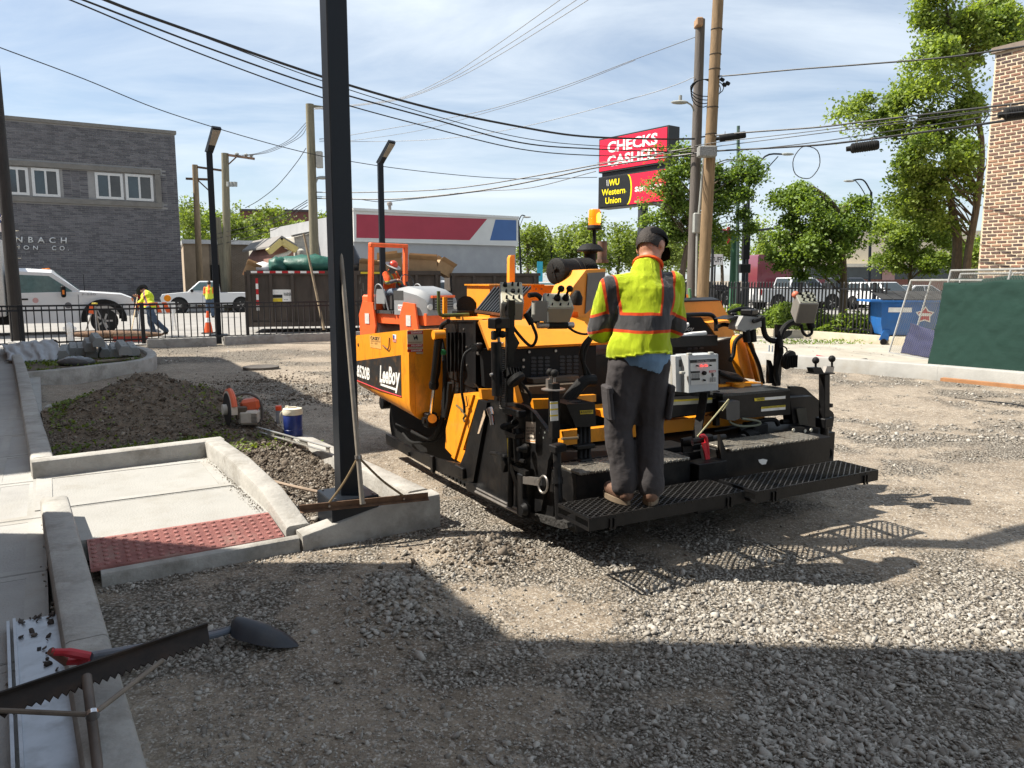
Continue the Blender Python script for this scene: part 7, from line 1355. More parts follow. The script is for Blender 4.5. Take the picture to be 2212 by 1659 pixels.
# heavy utility truck in front of the brick building
tkp = G(196, 727) + Vector((-2.0, 1.2, .03)); tk = T('utility_truck', 'large white utility truck with dark wheel flares behind the low fence', 'truck', tkp, fy - R(3))
low = [(-1.0, .42), (.95, .40), (1.0, .8), (2.4, .6), (2.5, .62), (2.55, 1.0), (2.48, 1.2), (2.2, 1.32), (.95, 1.42), (-1.0, 1.38)]
B().loft([[Vector((x * k, y, z - dz)) for x, z in low] for y, k, dz in ((-1.02, .99, .03), (-.96, 1, 0), (.96, 1, 0), (1.02, .99, .03))]).obj('body', wpaint, tk)
B().loft([[Vector((x, y, z)) for x, z in ((-1.0, 1.38), (.98, 1.40), (.2, 2.10 if abs(y) < .9 else 2.0), (-.85, 2.16 if abs(y) < .9 else 2.05), (-1.0, 2.05))] for y in (-.98, -.8, .8, .98)]).obj('cab', wpaint, tk)
n_ = -1.0
B().prism([(-.72, n_, 1.30), (.72, n_, 1.26), (.74, n_, 1.42), (.12, n_ + .03, 1.9), (-.72, n_ + .03, 1.94)], (0, -.012, 0)).obj('side_window', clearg, tk)
B().prism([(.9, -.85, 1.48), (.9, .85, 1.48), (.27, .78, 2.05), (.27, -.78, 2.05)], (.012, 0, .012)).obj('windscreen', clearg, tk)
B().box((.5, -1.2, 1.4), (.14, .22, .38), None, .04).obj('mirror', flatblack, tk); B().box((.5, -1.315, 1.38), (.06, .01, .14)).obj('marker', lamp_o, tk)
for x in (-.6, 0, .3): B().box((.05 + x * .2, -.3 - x, 2.13), (.1, .12, .05), None, .015).obj('cab_lamp', lamp_o, tk)
B().tube([(1.1, -.9, 1.4), (1.1, -.9, 1.95)], .01, 5).obj('antenna', flatblack, tk); B().box((-.6, -1.035, 1.16), (.2, .03, .05), None, .01).obj('door_handle', flatblack, tk)
B().b2((.9, -1.03, .5), (.912, -1.02, 1.3)).b2((-.8, -1.03, .5), (-.788, -1.02, 1.36)).obj('door_seam', flatblack, tk, kind='stuff')
for s in (-1, 1):
    ring = [(1.62 + .68 * math.cos(q), s * 1.0, .48 + .66 * math.sin(q)) for q in np.linspace(R(-8), R(188), 18)]; rin = [(1.62 + .50 * math.cos(q), s * 1.0, .46 + .48 * math.sin(q)) for q in np.linspace(R(-8), R(188), 18)]
    B().prism(ring + rin[::-1], (0, s * .16, 0)).obj('wheel_flare', rubber, tk); wheel(tk, 1.62, s * .82, .42, s)
    B().box((2.46, s * .78, 1.06), (.16, .4, .22), None, .04).obj('headlight', lamp_w, tk); B().box((2.46, s * .96, 1.08), (.12, .1, .18), None, .02).obj('marker', lamp_o, tk)
B().box((2.58, 0, .62), (.14, 1.9, .22), None, .04).obj('front_bumper', M('bumper chrome', (.5, .5, .5), .25, metal=.8), tk); B().box((2.54, 0, .98), (.06, 1.2, .34), None, .03).obj('grille', flatblack, tk)
fit('lettering', 'F-550', (1.02, -1.035, 1.27), X_ * .4, Zv * .06, M('emblem silver', (.3, .3, .3), .3, metal=.7), tk); B().lathe([(.085, 0), (.085, .004)], (-.3, -1.022, 1.12), (0, -1, 0), 20).obj('door_emblem', M('emblem red', (.5, .3, .29), .6), tk); B().lathe([(.1, 0), (.1, .006)], (.6, -1.022, .95), (0, -1, 0), 16).obj('door_emblem', M('emblem dark', (.12, .12, .13), .5), tk)
B().b2((-6.2, -1.18, .62), (-1.12, 1.18, 3.05), .03).obj('cargo_box', M('box white', (.5, .49, .46), .6, var=.06, scale=2), tk); B().b2((-6.2, -.9, .35), (-1.02, .9, .61)).obj('chassis', flatblack, tk)
wheel(tk, -4.4, -.95, .5, -1); wheel(tk, -4.4, .95, .5, 1)
# cars behind the store front and right-hand street
car('compact_suv', 'silver compact suv with spare wheel on its tail beside the store', A(975, 640, 36).xy.to_3d() + Vector((0, 0, .03)), R(75), 'suv', wpaint, 'car'); c_ = bpy.data.objects[-1] if False else None
sw2 = A(974, 640, 33.4); spw = tag(B().lathe([(.14, -.09), (.33, -.1), (.36, -.06), (.36, .06), (.33, .1), (.14, .09)], sw2.xy.to_3d() + Vector((0, .3, .95)), (-.26, -1, 0), 20).obj('spare_wheel', tyre), 'spare wheel on the tail of the silver compact suv', 'wheel')
car('minivan', 'silver minivan with dark windows in front of the grey store', A(1040, 640, 33).xy.to_3d() + Vector((.2, 0, .03)), R(-8), 'van', spaint, 'van')
car('estate_car', 'dark blue car parked beyond the silver minivan', A(1095, 640, 41).xy.to_3d() + Vector((0, 0, .03)), R(-6), 'suv', paint('dark blue', (.05, .07, .10)), 'car')
car('white_suv', 'white suv parked at the far street behind the air cleaner', A(1172, 640, 46).xy.to_3d() + Vector((0, 0, .03)), R(-60), 'suv', wpaint, 'car', clearg)
car('crew_pickup', 'white crew-cab pickup passing behind the right fence', A(1718, 640, 47).xy.to_3d() + Vector((0, 0, .03)), R(14), 'crew', wpaint, 'pickup')
car('dark_pickup', 'dark grey pickup beyond the pollarded tree trunk', A(1822, 640, 50).xy.to_3d() + Vector((0, 0, .03)), R(5), 'crew', paint('dark grey', (.04, .045, .055)), 'pickup')
car('white_sedan', 'white car behind the fence next to the blue dumpster', A(1905, 640, 46).xy.to_3d() + Vector((0, 0, .03)), R(-70), 'suv', wpaint, 'car')
for x, Y, cc, lab in ((1550, 60, (.05, .05, .055), 'dark car left of the maroon tractor unit'), (1508, 66, (.25, .27, .3), 'grey car between the utility poles'), (1958, 58, (.03, .035, .04), 'black car right of the white car'), (1462, 62, (.04, .04, .045), 'dark car just behind the worker'), (1990, 54, (.45, .45, .46), 'silver car half hidden behind the fence panels')): car('parked_car', lab, A(x, 640, Y).xy.to_3d() + Vector((0, 0, .03)), R(8), 'sedan' if x % 4 else 'suv', paint('p%d' % x, cc), 'car', None, 'cars beyond the right fence')
# maroon tractor unit
mp0 = A(1690, 640, 56).xy.to_3d() + Vector((0, 0, .03)); mt_ = T('semi_truck', 'maroon sleeper tractor unit behind the white pickup', 'truck', mp0, R(4)); mar = paint('maroon', (.16, .025, .04))
B().loft([[Vector((x, y, z)) for x, z in ((-2.4, .9), (2.6, .8), (2.7, 1.3), (2.5, 1.75), (1.3, 2.0), (.75, 2.75), (.4, 3.0), (-.6, 3.65 if abs(y) < 1 else 3.5), (-2.3, 3.7 if abs(y) < 1 else 3.55), (-2.4, 3.4))] for y in (-1.2, -1.0, 1.0, 1.2)]).obj('cab', mar, mt_)
B().prism([(.2, -1.21, 1.95), (1.05, -1.21, 1.95), (.65, -1.21, 2.65), (.2, -1.21, 2.65)], (0, -.01, 0)).obj('side_window', carglass, mt_); B().prism([(1.28, -1.0, 2.05), (1.28, 1.0, 2.05), (.78, .95, 2.75), (.78, -.95, 2.75)], (.02, 0, .015)).obj('windscreen', carglass, mt_)
B().box((.9, -1.4, 2.2), (.12, .15, .7), None, .03).obj('mirror', rimm, mt_); B().b2((-2.1, -1.212, 1.8), (-1.0, -1.2, 2.7)).obj('sleeper_panel', mar, mt_); B().b2((-5.0, -.6, .75), (-2.3, .6, 1.0)).obj('frame_rails', flatblack, mt_)
for x in (1.9, -3.2, -4.4):
    for s in (-1, 1): wheel(mt_, x, s * .95, .52, s)
B().b2((-2.3, -1.25, .5), (.9, -1.0, .95)).obj('side_skirt', mar, mt_)
for x, Y, lab in ((1540, 50, 'small orange cone'), ): pass
def cone(label, loc, h=.7, grp=None):
    t = T('traffic_cone', label, 'cone', loc); B().box((0, 0, .02), (.36, .36, .04), None, .01).obj('base', flatblack, t); B().lathe([(.14, .04), (.03, h), (.02, h)], n=16).obj('cone', M('cone orange', (.8, .1, .02), .6), t); B().lathe([(.095, h * .5), (.065, h * .7)], n=16).obj('stripe', swh, t)
cone('orange traffic cone behind the tall black fence', G(1552, 715) + Vector((.4, 1.2, .05)), 1.0)
cone('small orange cone standing behind the fence on the sidewalk', G(297, 727) + Vector((1.9, 1.0, .03)), .75)
# ============================================================ ROLL-OFF CONTAINER AND RUBBISH
d0 = A(538, 640, 26.0).xy.to_3d(); cr_ = T('rolloff_container', 'brown steel roll-off container heaped with rubbish behind the fence', 'container', d0 + Vector((0, 0, .03)), R(12)); brown = M('brown container paint', (.06, .048, .039), .7, var=.3, scale=2, dirt=(.12, .10, .085), dscale=3, damt=.45, stretch=(1.5, 1.5, .5)); CFm = Frame(d0.xy, 12)
CL, CW, CH_ = 6.4, 2.3, 1.95
for nm, lo, hi in (('side_panel', (0, 0, .25), (CL, .06, CH_)), ('side_panel', (0, CW - .06, .25), (CL, CW, CH_)), ('end_gate', (-.06, 0, .25), (0, CW, CH_ - .05)), ('end_panel', (CL, 0, .25), (CL + .06, CW, CH_)), ('floor', (0, .06, .2), (CL, CW - .06, .3))): B().b2(lo, hi).obj(nm, brown, cr_)
B().b2((-.05, -.08, CH_), (CL + .05, .1, CH_ + .14)).obj('top_rail', brown, cr_); B().b2((-.12, -.05, CH_ - .05), (.02, CW, CH_ + .1)).obj('top_rail', brown, cr_); B().b2((-.05, -.08, .2), (CL + .05, .08, .36)).obj('bottom_rail', brown, cr_)
for k in range(10): B().b2((k * .7 - .03, -.09, .36), (k * .7 + .07, -.002, CH_)).obj('stake_rib', brown, cr_)
for k in range(4): B().b2((-.12, k * .7, .3), (-.061, k * .7 + .08, CH_ - .05)).obj('gate_rib', brown, cr_)
for z in (.5, 1.1, 1.6): B().b2((-.1, 0, z), (-.062, CW, z + .08)).obj('gate_bar', brown, cr_)
for k in range(12): B().b2((.1 + k * .2, -.09, CH_ + .05), (.3 + k * .2, -.082, CH_ + .12)).obj('reflective_tape', red if k % 2 else swh, cr_); B().b2((-.13, .05 + k * .19, CH_ + .0), (-.122, .24 + k * .19, CH_ + .08)).obj('reflective_tape', red if k % 2 else swh, cr_)
for k in range(6): B().b2((.24, -.1, .75 + k * .18), (.32, -.092, .93 + k * .18)).obj('reflective_tape', red if k % 2 else swh, cr_)
B().b2((.75, -.02, 1.0), (1.45, -.004, 1.45)).obj('notice_board', swh, cr_); B().b2((.77, -.024, 1.02), (1.08, -.021, 1.16)).obj('notice_panel', yellow, cr_); B().b2((.77, -.024, 1.17), (1.08, -.021, 1.28)).obj('notice_panel', ink, cr_); fit('lettering', 'WARNING\n--- ---', (1.12, -.026, 1.1), X_ * .3, Zv * .25, ink, cr_); B().b2((-.13, .9, .55), (-.125, 1.5, 1.05)).obj('hauler_plate', swh, cr_)
B().b2((3.7, -.095, CH_ + .03), (4.6, -.088, CH_ + .1)).obj('rail_label', yellow, cr_)
for k in range(70): x, z = random.gauss(3.7, .55), random.uniform(.6, CH_ - .05); B().b2((x, -.004, z), (x + random.uniform(.01, .03), -.0005, z + random.uniform(.05, .3))).obj('paint_drip', M('grey drip', (.16, .15, .13), .8), cr_)
def on(a, b, z): return CFm.w(a, b, z)
def lump(name, label, cat, c, size, mat, seed, flat=.3, amp=.18):
    b = B(); b.ball((0, 0, 0), 1, 26, size); me = bpy.data.meshes.new(name); me.from_pydata(b.v, [], b.f)
    for v in me.vertices: n = v.co.normalized(); k = 1 + amp * mnoise.fractal(n * 2.3 + Vector((seed, 0, 0)), .8, 2.2, 4); v.co *= k
    o = mobj(name, me, mat, sharp=180); o.location = c; return tag(o, label, cat)
tarpg = M('green tarpaulin', (.012, .085, .06), .5, var=.25, scale=4, bump=.8, bscale=6)
lump('tarp_bundle', 'green tarpaulin bundle on top of the brown container', 'tarp', on(1.95, .7, CH_ + .34), (1.15, .6, .38), tarpg, 1); lump('tarp_bundle', 'small end of green tarpaulin left of the large bundle', 'tarp', on(.95, .6, CH_ + .3), (.35, .45, .34), tarpg, 4)
o = lump('rubbish_bag', 'black plastic rubbish bag with tied top on the container', 'bag', on(3.25, .7, CH_ + .3), (.6, .5, .42), M('black bag plastic', (.03, .032, .038), .3, bump=.8, bscale=7), 7, amp=.14)
for v in o.data.vertices:
    r2 = (v.co.x - .1) ** 2 + v.co.y ** 2
    if v.co.z > 0: v.co.z += .5 * math.exp(-r2 * 14)
lump('rubbish_bag', 'white plastic bag at the left end of the container heap', 'bag', on(.45, .7, CH_ + .22), (.38, .4, .24), M('white bag plastic', (.6, .6, .6), .4, bump=.6, bscale=8), 9)
card = M('cardboard', (.36, .24, .13), .85, var=.15, scale=4)
def carton(label, c, sz, rz, tilt):
    t = T('cardboard_box', label, 'box', c, rz, 'cardboard boxes in the container'); x, y, z = sz; Q = Matrix.Rotation(tilt, 3, 'Y')
    B().box((0, 0, 0), sz, Q).obj('carton', card, t); B().prism([Q @ Vector(p) for p in ((-x / 2, -y / 2, z / 2), (x / 2, -y / 2, z / 2), (x / 2, -y * .8, z * .8), (-x / 2, -y * .8, z * .8))], (0, 0, .01)).obj('flap', card, t); B().prism([Q @ Vector(p) for p in ((-x / 2, y / 2, z / 2), (x / 2, y / 2, z / 2), (x / 2, y * .3, z * .95), (-x / 2, y * .3, z * .95))], (0, 0, .01)).obj('flap', card, t)
for i, (a, z, sz, rz, ti, lab) in enumerate(((.05, .12, (.5, .5, .4), .3, .4, 'tilted cardboard box at the left end of the container'), (4.0, .2, (.7, .6, .4), .2, .1, 'flat cardboard box beside the black rubbish bag'), (4.75, .32, (.75, .6, .55), .4, -.12, 'largest cardboard box right of the black bag'), (5.9, .3, (1.0, .6, .5), .1, .05, 'long cardboard box behind the near pole'), (6.6, .25, (.6, .5, .4), .5, .5, 'tilted cardboard box by the roller roof frame'))): carton(lab, on(a, .6, CH_ + z), sz, rz, ti)
c2 = T('waste_bin', 'second dark container behind the roller with box on top', 'container', on(6.9, .3, 0), R(12)); B().b2((0, 0, .2), (3.2, 2.2, 1.95)).obj('body', brown, c2); B().b2((-.05, -.06, 1.952), (3.25, 2.2, 2.05)).obj('top_rail', brown, c2)
for k in range(5): B().b2((k * .75, -.07, .2), (k * .75 + .1, -.002, 1.95)).obj('stake_rib', brown, c2)
ls = A(700, 712, 24.3); tag(B().cyl(ls, A(656, 505, 25.0), .045, .035, 8).obj('wooden_pole', wood), 'long bare wooden pole leaning on the brown container', 'pole')
# ============================================================ ROAD ROLLER
rl = T('road_roller', 'small orange and grey tandem road roller in front of the grey store', 'roller', A(880, 640, 20.5).xy.to_3d(), R(-42)); rl.scale = (1.08,) * 3; ror = M('roller orange', (.85, .13, .03), .45, var=.08, dirt=(.4, .1, .05), dscale=5, damt=.4); rgr = M('roller grey', (.24, .25, .26), .5, var=.06); rdk = M('roller dark', (.05, .05, .05), .6)
for x in (.78, -.78):
    B().lathe([(.34, -.55), (.36, -.54), (.36, .54), (.34, .55)], (x, 0, .36), (0, 1, 0), 28).obj('drum', M('drum steel', (.22, .19, .17), .5, metal=.4, var=.25), rl)
    for s in (-1, 1): B().prism([(x - .32, s * .57, .25), (x + .2, s * .57, .2), (x + .3, s * .57, .55), (x + .2, s * .57, 1.12), (x - .2, s * .57, 1.15), (x - .36, s * .57, .8)], (0, s * .05, 0)).obj('drum_fork', ror, rl); B().b2((x - .1, s * .625 - .01, .6), (x + .06, s * .625 + .01, .85)).obj('work_light', lamp_w, rl)
B().b2((-1.0, -.5, .62), (1.1, .5, .86)).obj('chassis', ror, rl)
B().loft([[Vector((x, y, z)) for y, z in ((-.55 * k, .85), (.55 * k, .85), (.55 * k, h - .12), (.4 * k, h), (-.4 * k, h), (-.55 * k, h - .12))] for x, k, h in ((.16, 1, 1.47), (.5, 1, 1.52), (.95, .97, 1.44), (1.2, .9, 1.34), (1.26, .85, 1.25))]).obj('hood', rgr, rl)
B().b2((1.262, -.3, .98), (1.3, .3, 1.25)).obj('grille', rdk, rl); B().b2((1.25, -.36, 1.255), (1.31, .36, 1.31)).obj('grille_bar', ror, rl)
for k in range(4): B().b2((1.301, -.28, 1.0 + k * .06), (1.312, .28, 1.02 + k * .06)).obj('grille_slat', rgr, rl)
for s in (-1, 1): B().lathe([(.07, 0), (.075, .04), (.05, .05)], (1.24, s * .40, 1.05), (1, 0, 0), 12).obj('headlight', lamp_w, rl); B().b2((.15, s * .552 - .004, 1.2), (.5, s * .552 + .004, 1.42)).obj('side_vent', rdk, rl)
B().b2((1.0, -.5, .62), (1.24, .5, .9)).obj('front_nose', ror, rl); B().lathe([(.06, 0), (.06, .01)], (1.31, 0, 1.19), (1, 0, 0), 14).obj('badge', swh, rl)
B().b2((-.75, -.55, .86), (.1, .55, .93)).obj('platform', rdk, rl); B().b2((-.62, -.3, .93), (-.2, .3, 1.34), .03).obj('seat', rdk, rl); B().box((-.6, 0, 1.55), (.12, .5, .5), None, .04).obj('seat_back', rdk, rl)
B().b2((-1.15, -.52, .86), (-.72, .52, 1.3), .04).obj('rear_hood', ror, rl)
for s in (-1, 1): B().bar((-.75, s * .56, .86), (-.68, s * .54, 2.5), .09, .12).obj('rollbar_post', ror, rl); B().tube(spline([(-.5, s * .6, .95), (-.45, s * .62, 1.5), (-.2, s * .62, 1.5), (.0, s * .6, .95)], 4), .018, 6).obj('side_rail', rgr, rl); B().b2((-.45, s * .6 - .01, 1.1), (-.12, s * .6 + .01, 1.45)).obj('side_panel', rgr, rl)
B().box((-.68, 0, 2.52), (.14, 1.18, .1), None, .02).obj('rollbar_top', ror, rl)
B().tube([Vector((.0, 0, 1.62)) + Vector((-.06 * math.sin(q), .2 * math.cos(q), .18 * math.sin(q))) for q in np.linspace(0, 6.283, 16)[:-1]], .014, 6, closed=True).obj('steering_wheel', rdk, rl); B().cyl((.1, 0, 1.4), (0, 0, 1.62), .04).obj('steering_column', rdk, rl)
fit('lettering', 'ROLAND', (.32, -.556, .98), X_ * .4, Zv * .08, red, rl); B().b2((.3, -.554, .95), (.74, -.551, 1.09)).obj('name_plate', swh, rl)
# roller driver
def seated(o): return o
Jd = dict(pelvis=(0, 0, .25), chest=(0, .07, .56), neck=(0, .1, .78), head=(0, .15, .87), face=(.15, .9, -.35), shL=(-.19, .07, .68), shR=(.19, .07, .68), elL=(-.27, .16, .44), elR=(.30, .22, .46), wrL=(-.24, .38, .32), wrR=(.22, .45, .52), hipL=(-.1, .04, .2), hipR=(.1, .04, .2), knL=(-.16, .46, .22), knR=(.13, .46, .22), anL=(-.17, .5, -.2), anR=(.12, .5, -.2), hem=.2, hcL=Vector((0, 0, -1)), hcR=Vector((0, .3, -1)))
dl_ = rl.matrix_basis if False else None
drp = Frame(rl.location.xy, -42); dpos = drp.w(-.52, -.2, 1.27)
dt, di = person('person', 'roller driver in orange vest, red hard hat and grey sun brim', dpos, R(-42 - 90 + 10), Jd, vest_mat('orange vest', (.88, .13, .012), (.26, .26, .24), (.62, .66, .03), .50, .03, [(.09, .1, .024), (-.09, -.1, .024)], -9, .2, .3), M('light jeans', (.16, .20, .26), .9, var=.25, bump=.3), flatblack, .014, 'elbow', longsleeve=M('grey sleeve', (.10, .09, .10), .9))
Jv = di['J']; hc_ = Jv['head'] + di['up'] * .05
B().lathe([(.115, -.01), (.12, .0), (.116, .04), (.095, .09), (.05, .12), (.01, .128)], hc_, di['up'], 18).obj('hard_hat', M('hard hat red', (.62, .06, .03), .35), dt); B().lathe([(.1, -.008), (.215, -.014), (.215, -.006), (.1, .004)], hc_, di['up'], 22).obj('hat_brim', M('grey sun brim', (.4, .39, .37), .7), dt)
B().grid(lambda u, v: Jv['head'] + di['Qh'] @ Vector((.12 * math.sin((u - .5) * 2.6), .115 * math.cos((u - .5) * 2.6), .0 - .17 * v)), 10, 4).obj('face_scarf', M('dark mesh scarf', (.10, .10, .10), .8), dt); dt.children[-1].modifiers.new('s', 'SOLIDIFY').thickness = .006
# sweeper
Jsw = dict(pelvis=(0, 0, .92), chest=(-.12, .16, 1.22), neck=(-.24, .25, 1.37), head=(-.34, .31, 1.42), face=(-.75, .35, -.6), shL=(-.2, .36, 1.25), shR=(-.08, .05, 1.28), elL=(-.36, .45, 1.12), elR=(-.30, -.03, 1.02), wrL=(-.52, .33, 1.24), wrR=(-.5, .1, .86), hipL=(-.02, .1, .86), hipR=(.02, -.1, .86), knL=(-.08, .16, .46), knR=(.18, -.06, .48), anL=(.0, .18, .085), anR=(.48, -.04, .14), hem=.86, hdL=Vector((-.3, -1, .2)), hcL=Vector((-1, 0, 0)), hdR=Vector((-.3, 1, -.2)), hcR=Vector((-1, 0, 0)), toeL=Vector((-.17, .02, -.03)), toeR=Vector((-.13, .02, -.1)))
swp = G(303, 733) + Vector((0, .75, .05))
st_w, si = person('person', 'worker in lime vest and dark sun hat bent over a red push broom', swp, 0, Jsw, vest_mat('lime sweeper vest', LIME, GRY, ORG, 1.0, .035, [(-.02, -.5, .03)], -9, .3, .2), denim, flatblack, .014, 'elbow', longsleeve=M('red sleeve', (.30, .02, .02), .9))
B().lathe([(.19, -.03), (.2, -.02), (.11, .0), (.10, .09), (.06, .11), (.01, .112)], si['J']['head'] + si['up'] * .045, si['up'], 20).obj('sun_hat', M('navy hat', (.02, .024, .035), .85, bump=.3), st_w)
brm = T('push_broom', 'push broom with red bristles raising dust at the kerb', 'broom', G(272, 744) + Vector((0, .3, .05))); hd0 = swp + si['J']['wrL'] - brm.location; bb_ = Vector((0, 0, .18)); dd_ = hd0 - bb_
B().cyl(bb_, bb_ + dd_ * 1.08, .016, n=8).obj('handle', M('pine handle', (.45, .34, .2), .6), brm); B().box((0, 0, .18), (.98, .08, .05), None, .01).obj('head', wood, brm)
br_ = B()
for i in range(46):
    for k in range(3): x = -.47 + i * .0208; br_.bar((x, -.025 + k * .025, .155), (x * 1.08 + random.gauss(0, .01), -.04 + k * .035, 0), .012, .012)
br_.obj('bristles', M('red bristles', (.42, .06, .04), .7), brm, kind='stuff')
# third worker by the pickup
J3 = dict(pelvis=(0, 0, .92), chest=(0, .03, 1.25), neck=(0, .04, 1.48), head=(0, .06, 1.60), face=(0, 1, -.1), shL=(-.19, .03, 1.38), shR=(.19, .03, 1.38), elL=(-.25, .08, 1.12), elR=(.25, .08, 1.12), wrL=(-.15, .26, 1.08), wrR=(.15, .26, 1.08), hipL=(-.1, 0, .86), hipR=(.1, 0, .86), knL=(-.1, .02, .48), knR=(.1, .02, .48), anL=(-.1, 0, .085), anR=(.1, 0, .085), hem=.86)
person('person', 'worker in orange and yellow vest seen from behind by the white pickup', G(455, 686, .03), R(8), J3, vest_mat('two-tone vest', (.8, .15, .02), (.55, .6, .04), (.6, .62, .04), 1.0, .12, [(.1, 0, .03), (-.1, 0, .03)], -9), denim, flatblack, .016, 'elbow')
# barricade with lamp, folded sign stand
bp_ = G(336, 716) + Vector((0, .2, .03)); bar_ = T('barricade', 'orange and white striped barricade with amber lamp behind the fence', 'barricade', bp_, R(10))
B().b2((-.62, -.02, .62), (.62, .02, 1.0)).obj('board', swh, bar_)
for k in range(4): x = -.5 + k * .3; B().prism([(x - .08, -.024, .63), (x + .08, -.024, .63), (x - .06, -.024, .99), (x - .22, -.024, .99)], (0, .003, 0)).obj('stripe', M('barricade orange', (.75, .12, .03), .5), bar_)
for s in (-1, 1): B().bar((s * .55, -.25, 0), (s * .55, 0, 1.0), .04, .04).bar((s * .55, .25, 0), (s * .55, 0, 1.0), .04, .04).obj('leg', swh, bar_)
B().lathe([(.02, -.03), (.115, -.03), (.12, 0), (.115, .03), (.02, .03)], (.38, 0, 1.13), (0, 1, 0), 18).obj('lamp', M('amber lamp', (.85, .28, .01), .3), bar_)
fs = T('folded_sign_stand', 'folded sign stand on thin legs with orange flags behind the fence', 'sign stand', G(191, 733) + Vector((0, .5, .03)), 0)
for x, y in ((-.42, 0), (.42, 0), (-.1, .4), (.2, -.35)): B().cyl((x, y, 0), (0, 0, 1.02), .018, n=6).obj('leg', steel, fs)
B().prism([(-.2, -.02, .75), (-.03, -.02, .72), (-.05, -.02, 1.0), (-.16, -.02, .98)], (0, .01, 0)).obj('flag', M('barricade orange', (.75, .12, .03)), fs); B().box((0, 0, 1.04), (.14, .1, .06), None, .01).obj('bracket', yellow, fs)
lump('coir_log', 'long brown erosion wattle lying behind the low fence', 'wattle', G(225, 737) + Vector((0, .6, .16)), (1.5, .14, .12), M('straw wattle', (.16, .10, .065), .95, var=.5, scale=12, bump=1, bscale=25), 5, amp=.1)
hy = T('fire_hydrant_cap', 'small white rounded fitting standing by the low fence', 'fitting', G(131, 745) + Vector((0, .5, 0))); B().lathe([(.08, 0), (.07, .3), (.12, .34), (.13, .45), (.09, .55), (.03, .6)], n=14).obj('barrel', swh, hy); B().cyl((-.17, 0, .42), (.17, 0, .42), .05, n=10).obj('nozzle', swh, hy)
# ============================================================ WHEEL STOPS, PLASTIC SHEET, BOARDS
wsm = M('cast concrete', (.25, .26, .255), .9, var=.12, scale=6, bump=.3, dirt=(.17, .17, .16), dscale=5)
prof = [(-.11, 0), (.11, 0), (.11, .09), (.06, .18), (-.06, .18), (-.11, .09)]
zq = lambda x, y: zc(0, 1000, [(x, y)])[0]
for i, (n0, f_, zn, zf, lab) in enumerate((((590, 985), (520, 850), .22, .22, 'leftmost wheel stop next to the plastic sheet'), ((690, 955), (548, 840), .22, .22, 'second wheel stop from the plastic sheet'), ((765, 955), (620, 838), .22, .22, 'third wheel stop from the plastic sheet'), ((845, 912), (685, 800), .36, .36, 'wheel stop lying on the second layer of the pile'), ((925, 868), (695, 748), .50, .52, 'topmost wheel stop of the pile'), ((860, 972), (780, 900), .22, .22, 'short-looking wheel stop under the pile, left'), ((985, 968), (900, 880), .22, .22, 'wheel stop under the pile, middle'), ((1078, 965), (1000, 885), .22, .22, 'wheel stop under the pile, right'), ((1170, 945), (975, 822), .36, .36, 'long wheel stop slanting over the right of the pile'), ((1255, 950), (1110, 850), .22, .22, 'rightmost wheel stop of the pile'))):
    p = G(*zq(*n0), zn); q = G(*zq(*f_), zf); d = q - p; d.z = 0; d.normalize(); d = (d + Vector((-.35, .75, 0))).normalized(); Lw = 1.8
    t = T('wheel_stop', lab, 'wheel stop', p, math.atan2(d.y, d.x), 'concrete wheel stops stacked on the island')
    B().loft([[Vector((x, y * k, z * k2)) for y, z in prof] for x, k, k2 in ((0, .97, .95), (.03, 1, 1), (Lw - .03, 1, 1), (Lw, .97, .95))]).obj('bar', wsm, t)
    for x in (.4, 1.4): B().cyl((x, 0, .1805), (x, 0, .182), .02, n=10).obj('pin_hole', flatblack, t)
def sheetf(u, v):
    p = G(*zq(40 + 490 * u, 1010 - 150 * v), .2); h = .30 * math.sin(math.pi * min(1, v * 1.1)) * (.6 + .5 * u) + .06 * fbm(u * 3, v * 3, 1.2, 3) + .015 * math.sin(u * 30 + 4 * v) * (1 - abs(v - .5)); return p + Vector((.12 * fbm(v * 3, u, 1), 0, max(.0, h)))
o = tag(B().grid(sheetf, 60, 34).obj('plastic_sheet', M('grey plastic sheeting', (.27, .28, .29), .4, var=.15, scale=3, bump=.3), sharp=180), 'crumpled grey plastic sheeting heaped on the island', 'plastic sheet'); o.modifiers.new('s', 'SOLIDIFY').thickness = .008
lump('wrapped_bundle', 'small plastic-wrapped bundle in front of the wheel stops', 'bundle', G(*zq(705, 1005), .26), (.34, .16, .1), M('clear wrap', (.12, .125, .13), .25, bump=.8, bscale=12), 3)
for n0, f_, lab in (((800, 1000), (955, 980), 'dark short board under the wheel stops'), ((900, 1000), (1255, 975), 'long pale board under the wheel stops')): tag(B().bar(G(*zq(*n0), .23), G(*zq(*f_), .23), .12, .03).obj('board', M('board ' + lab[:4], (.12, .08, .05) if lab[0] == 'd' else (.34, .30, .23), .8, var=.2)), lab, 'board')
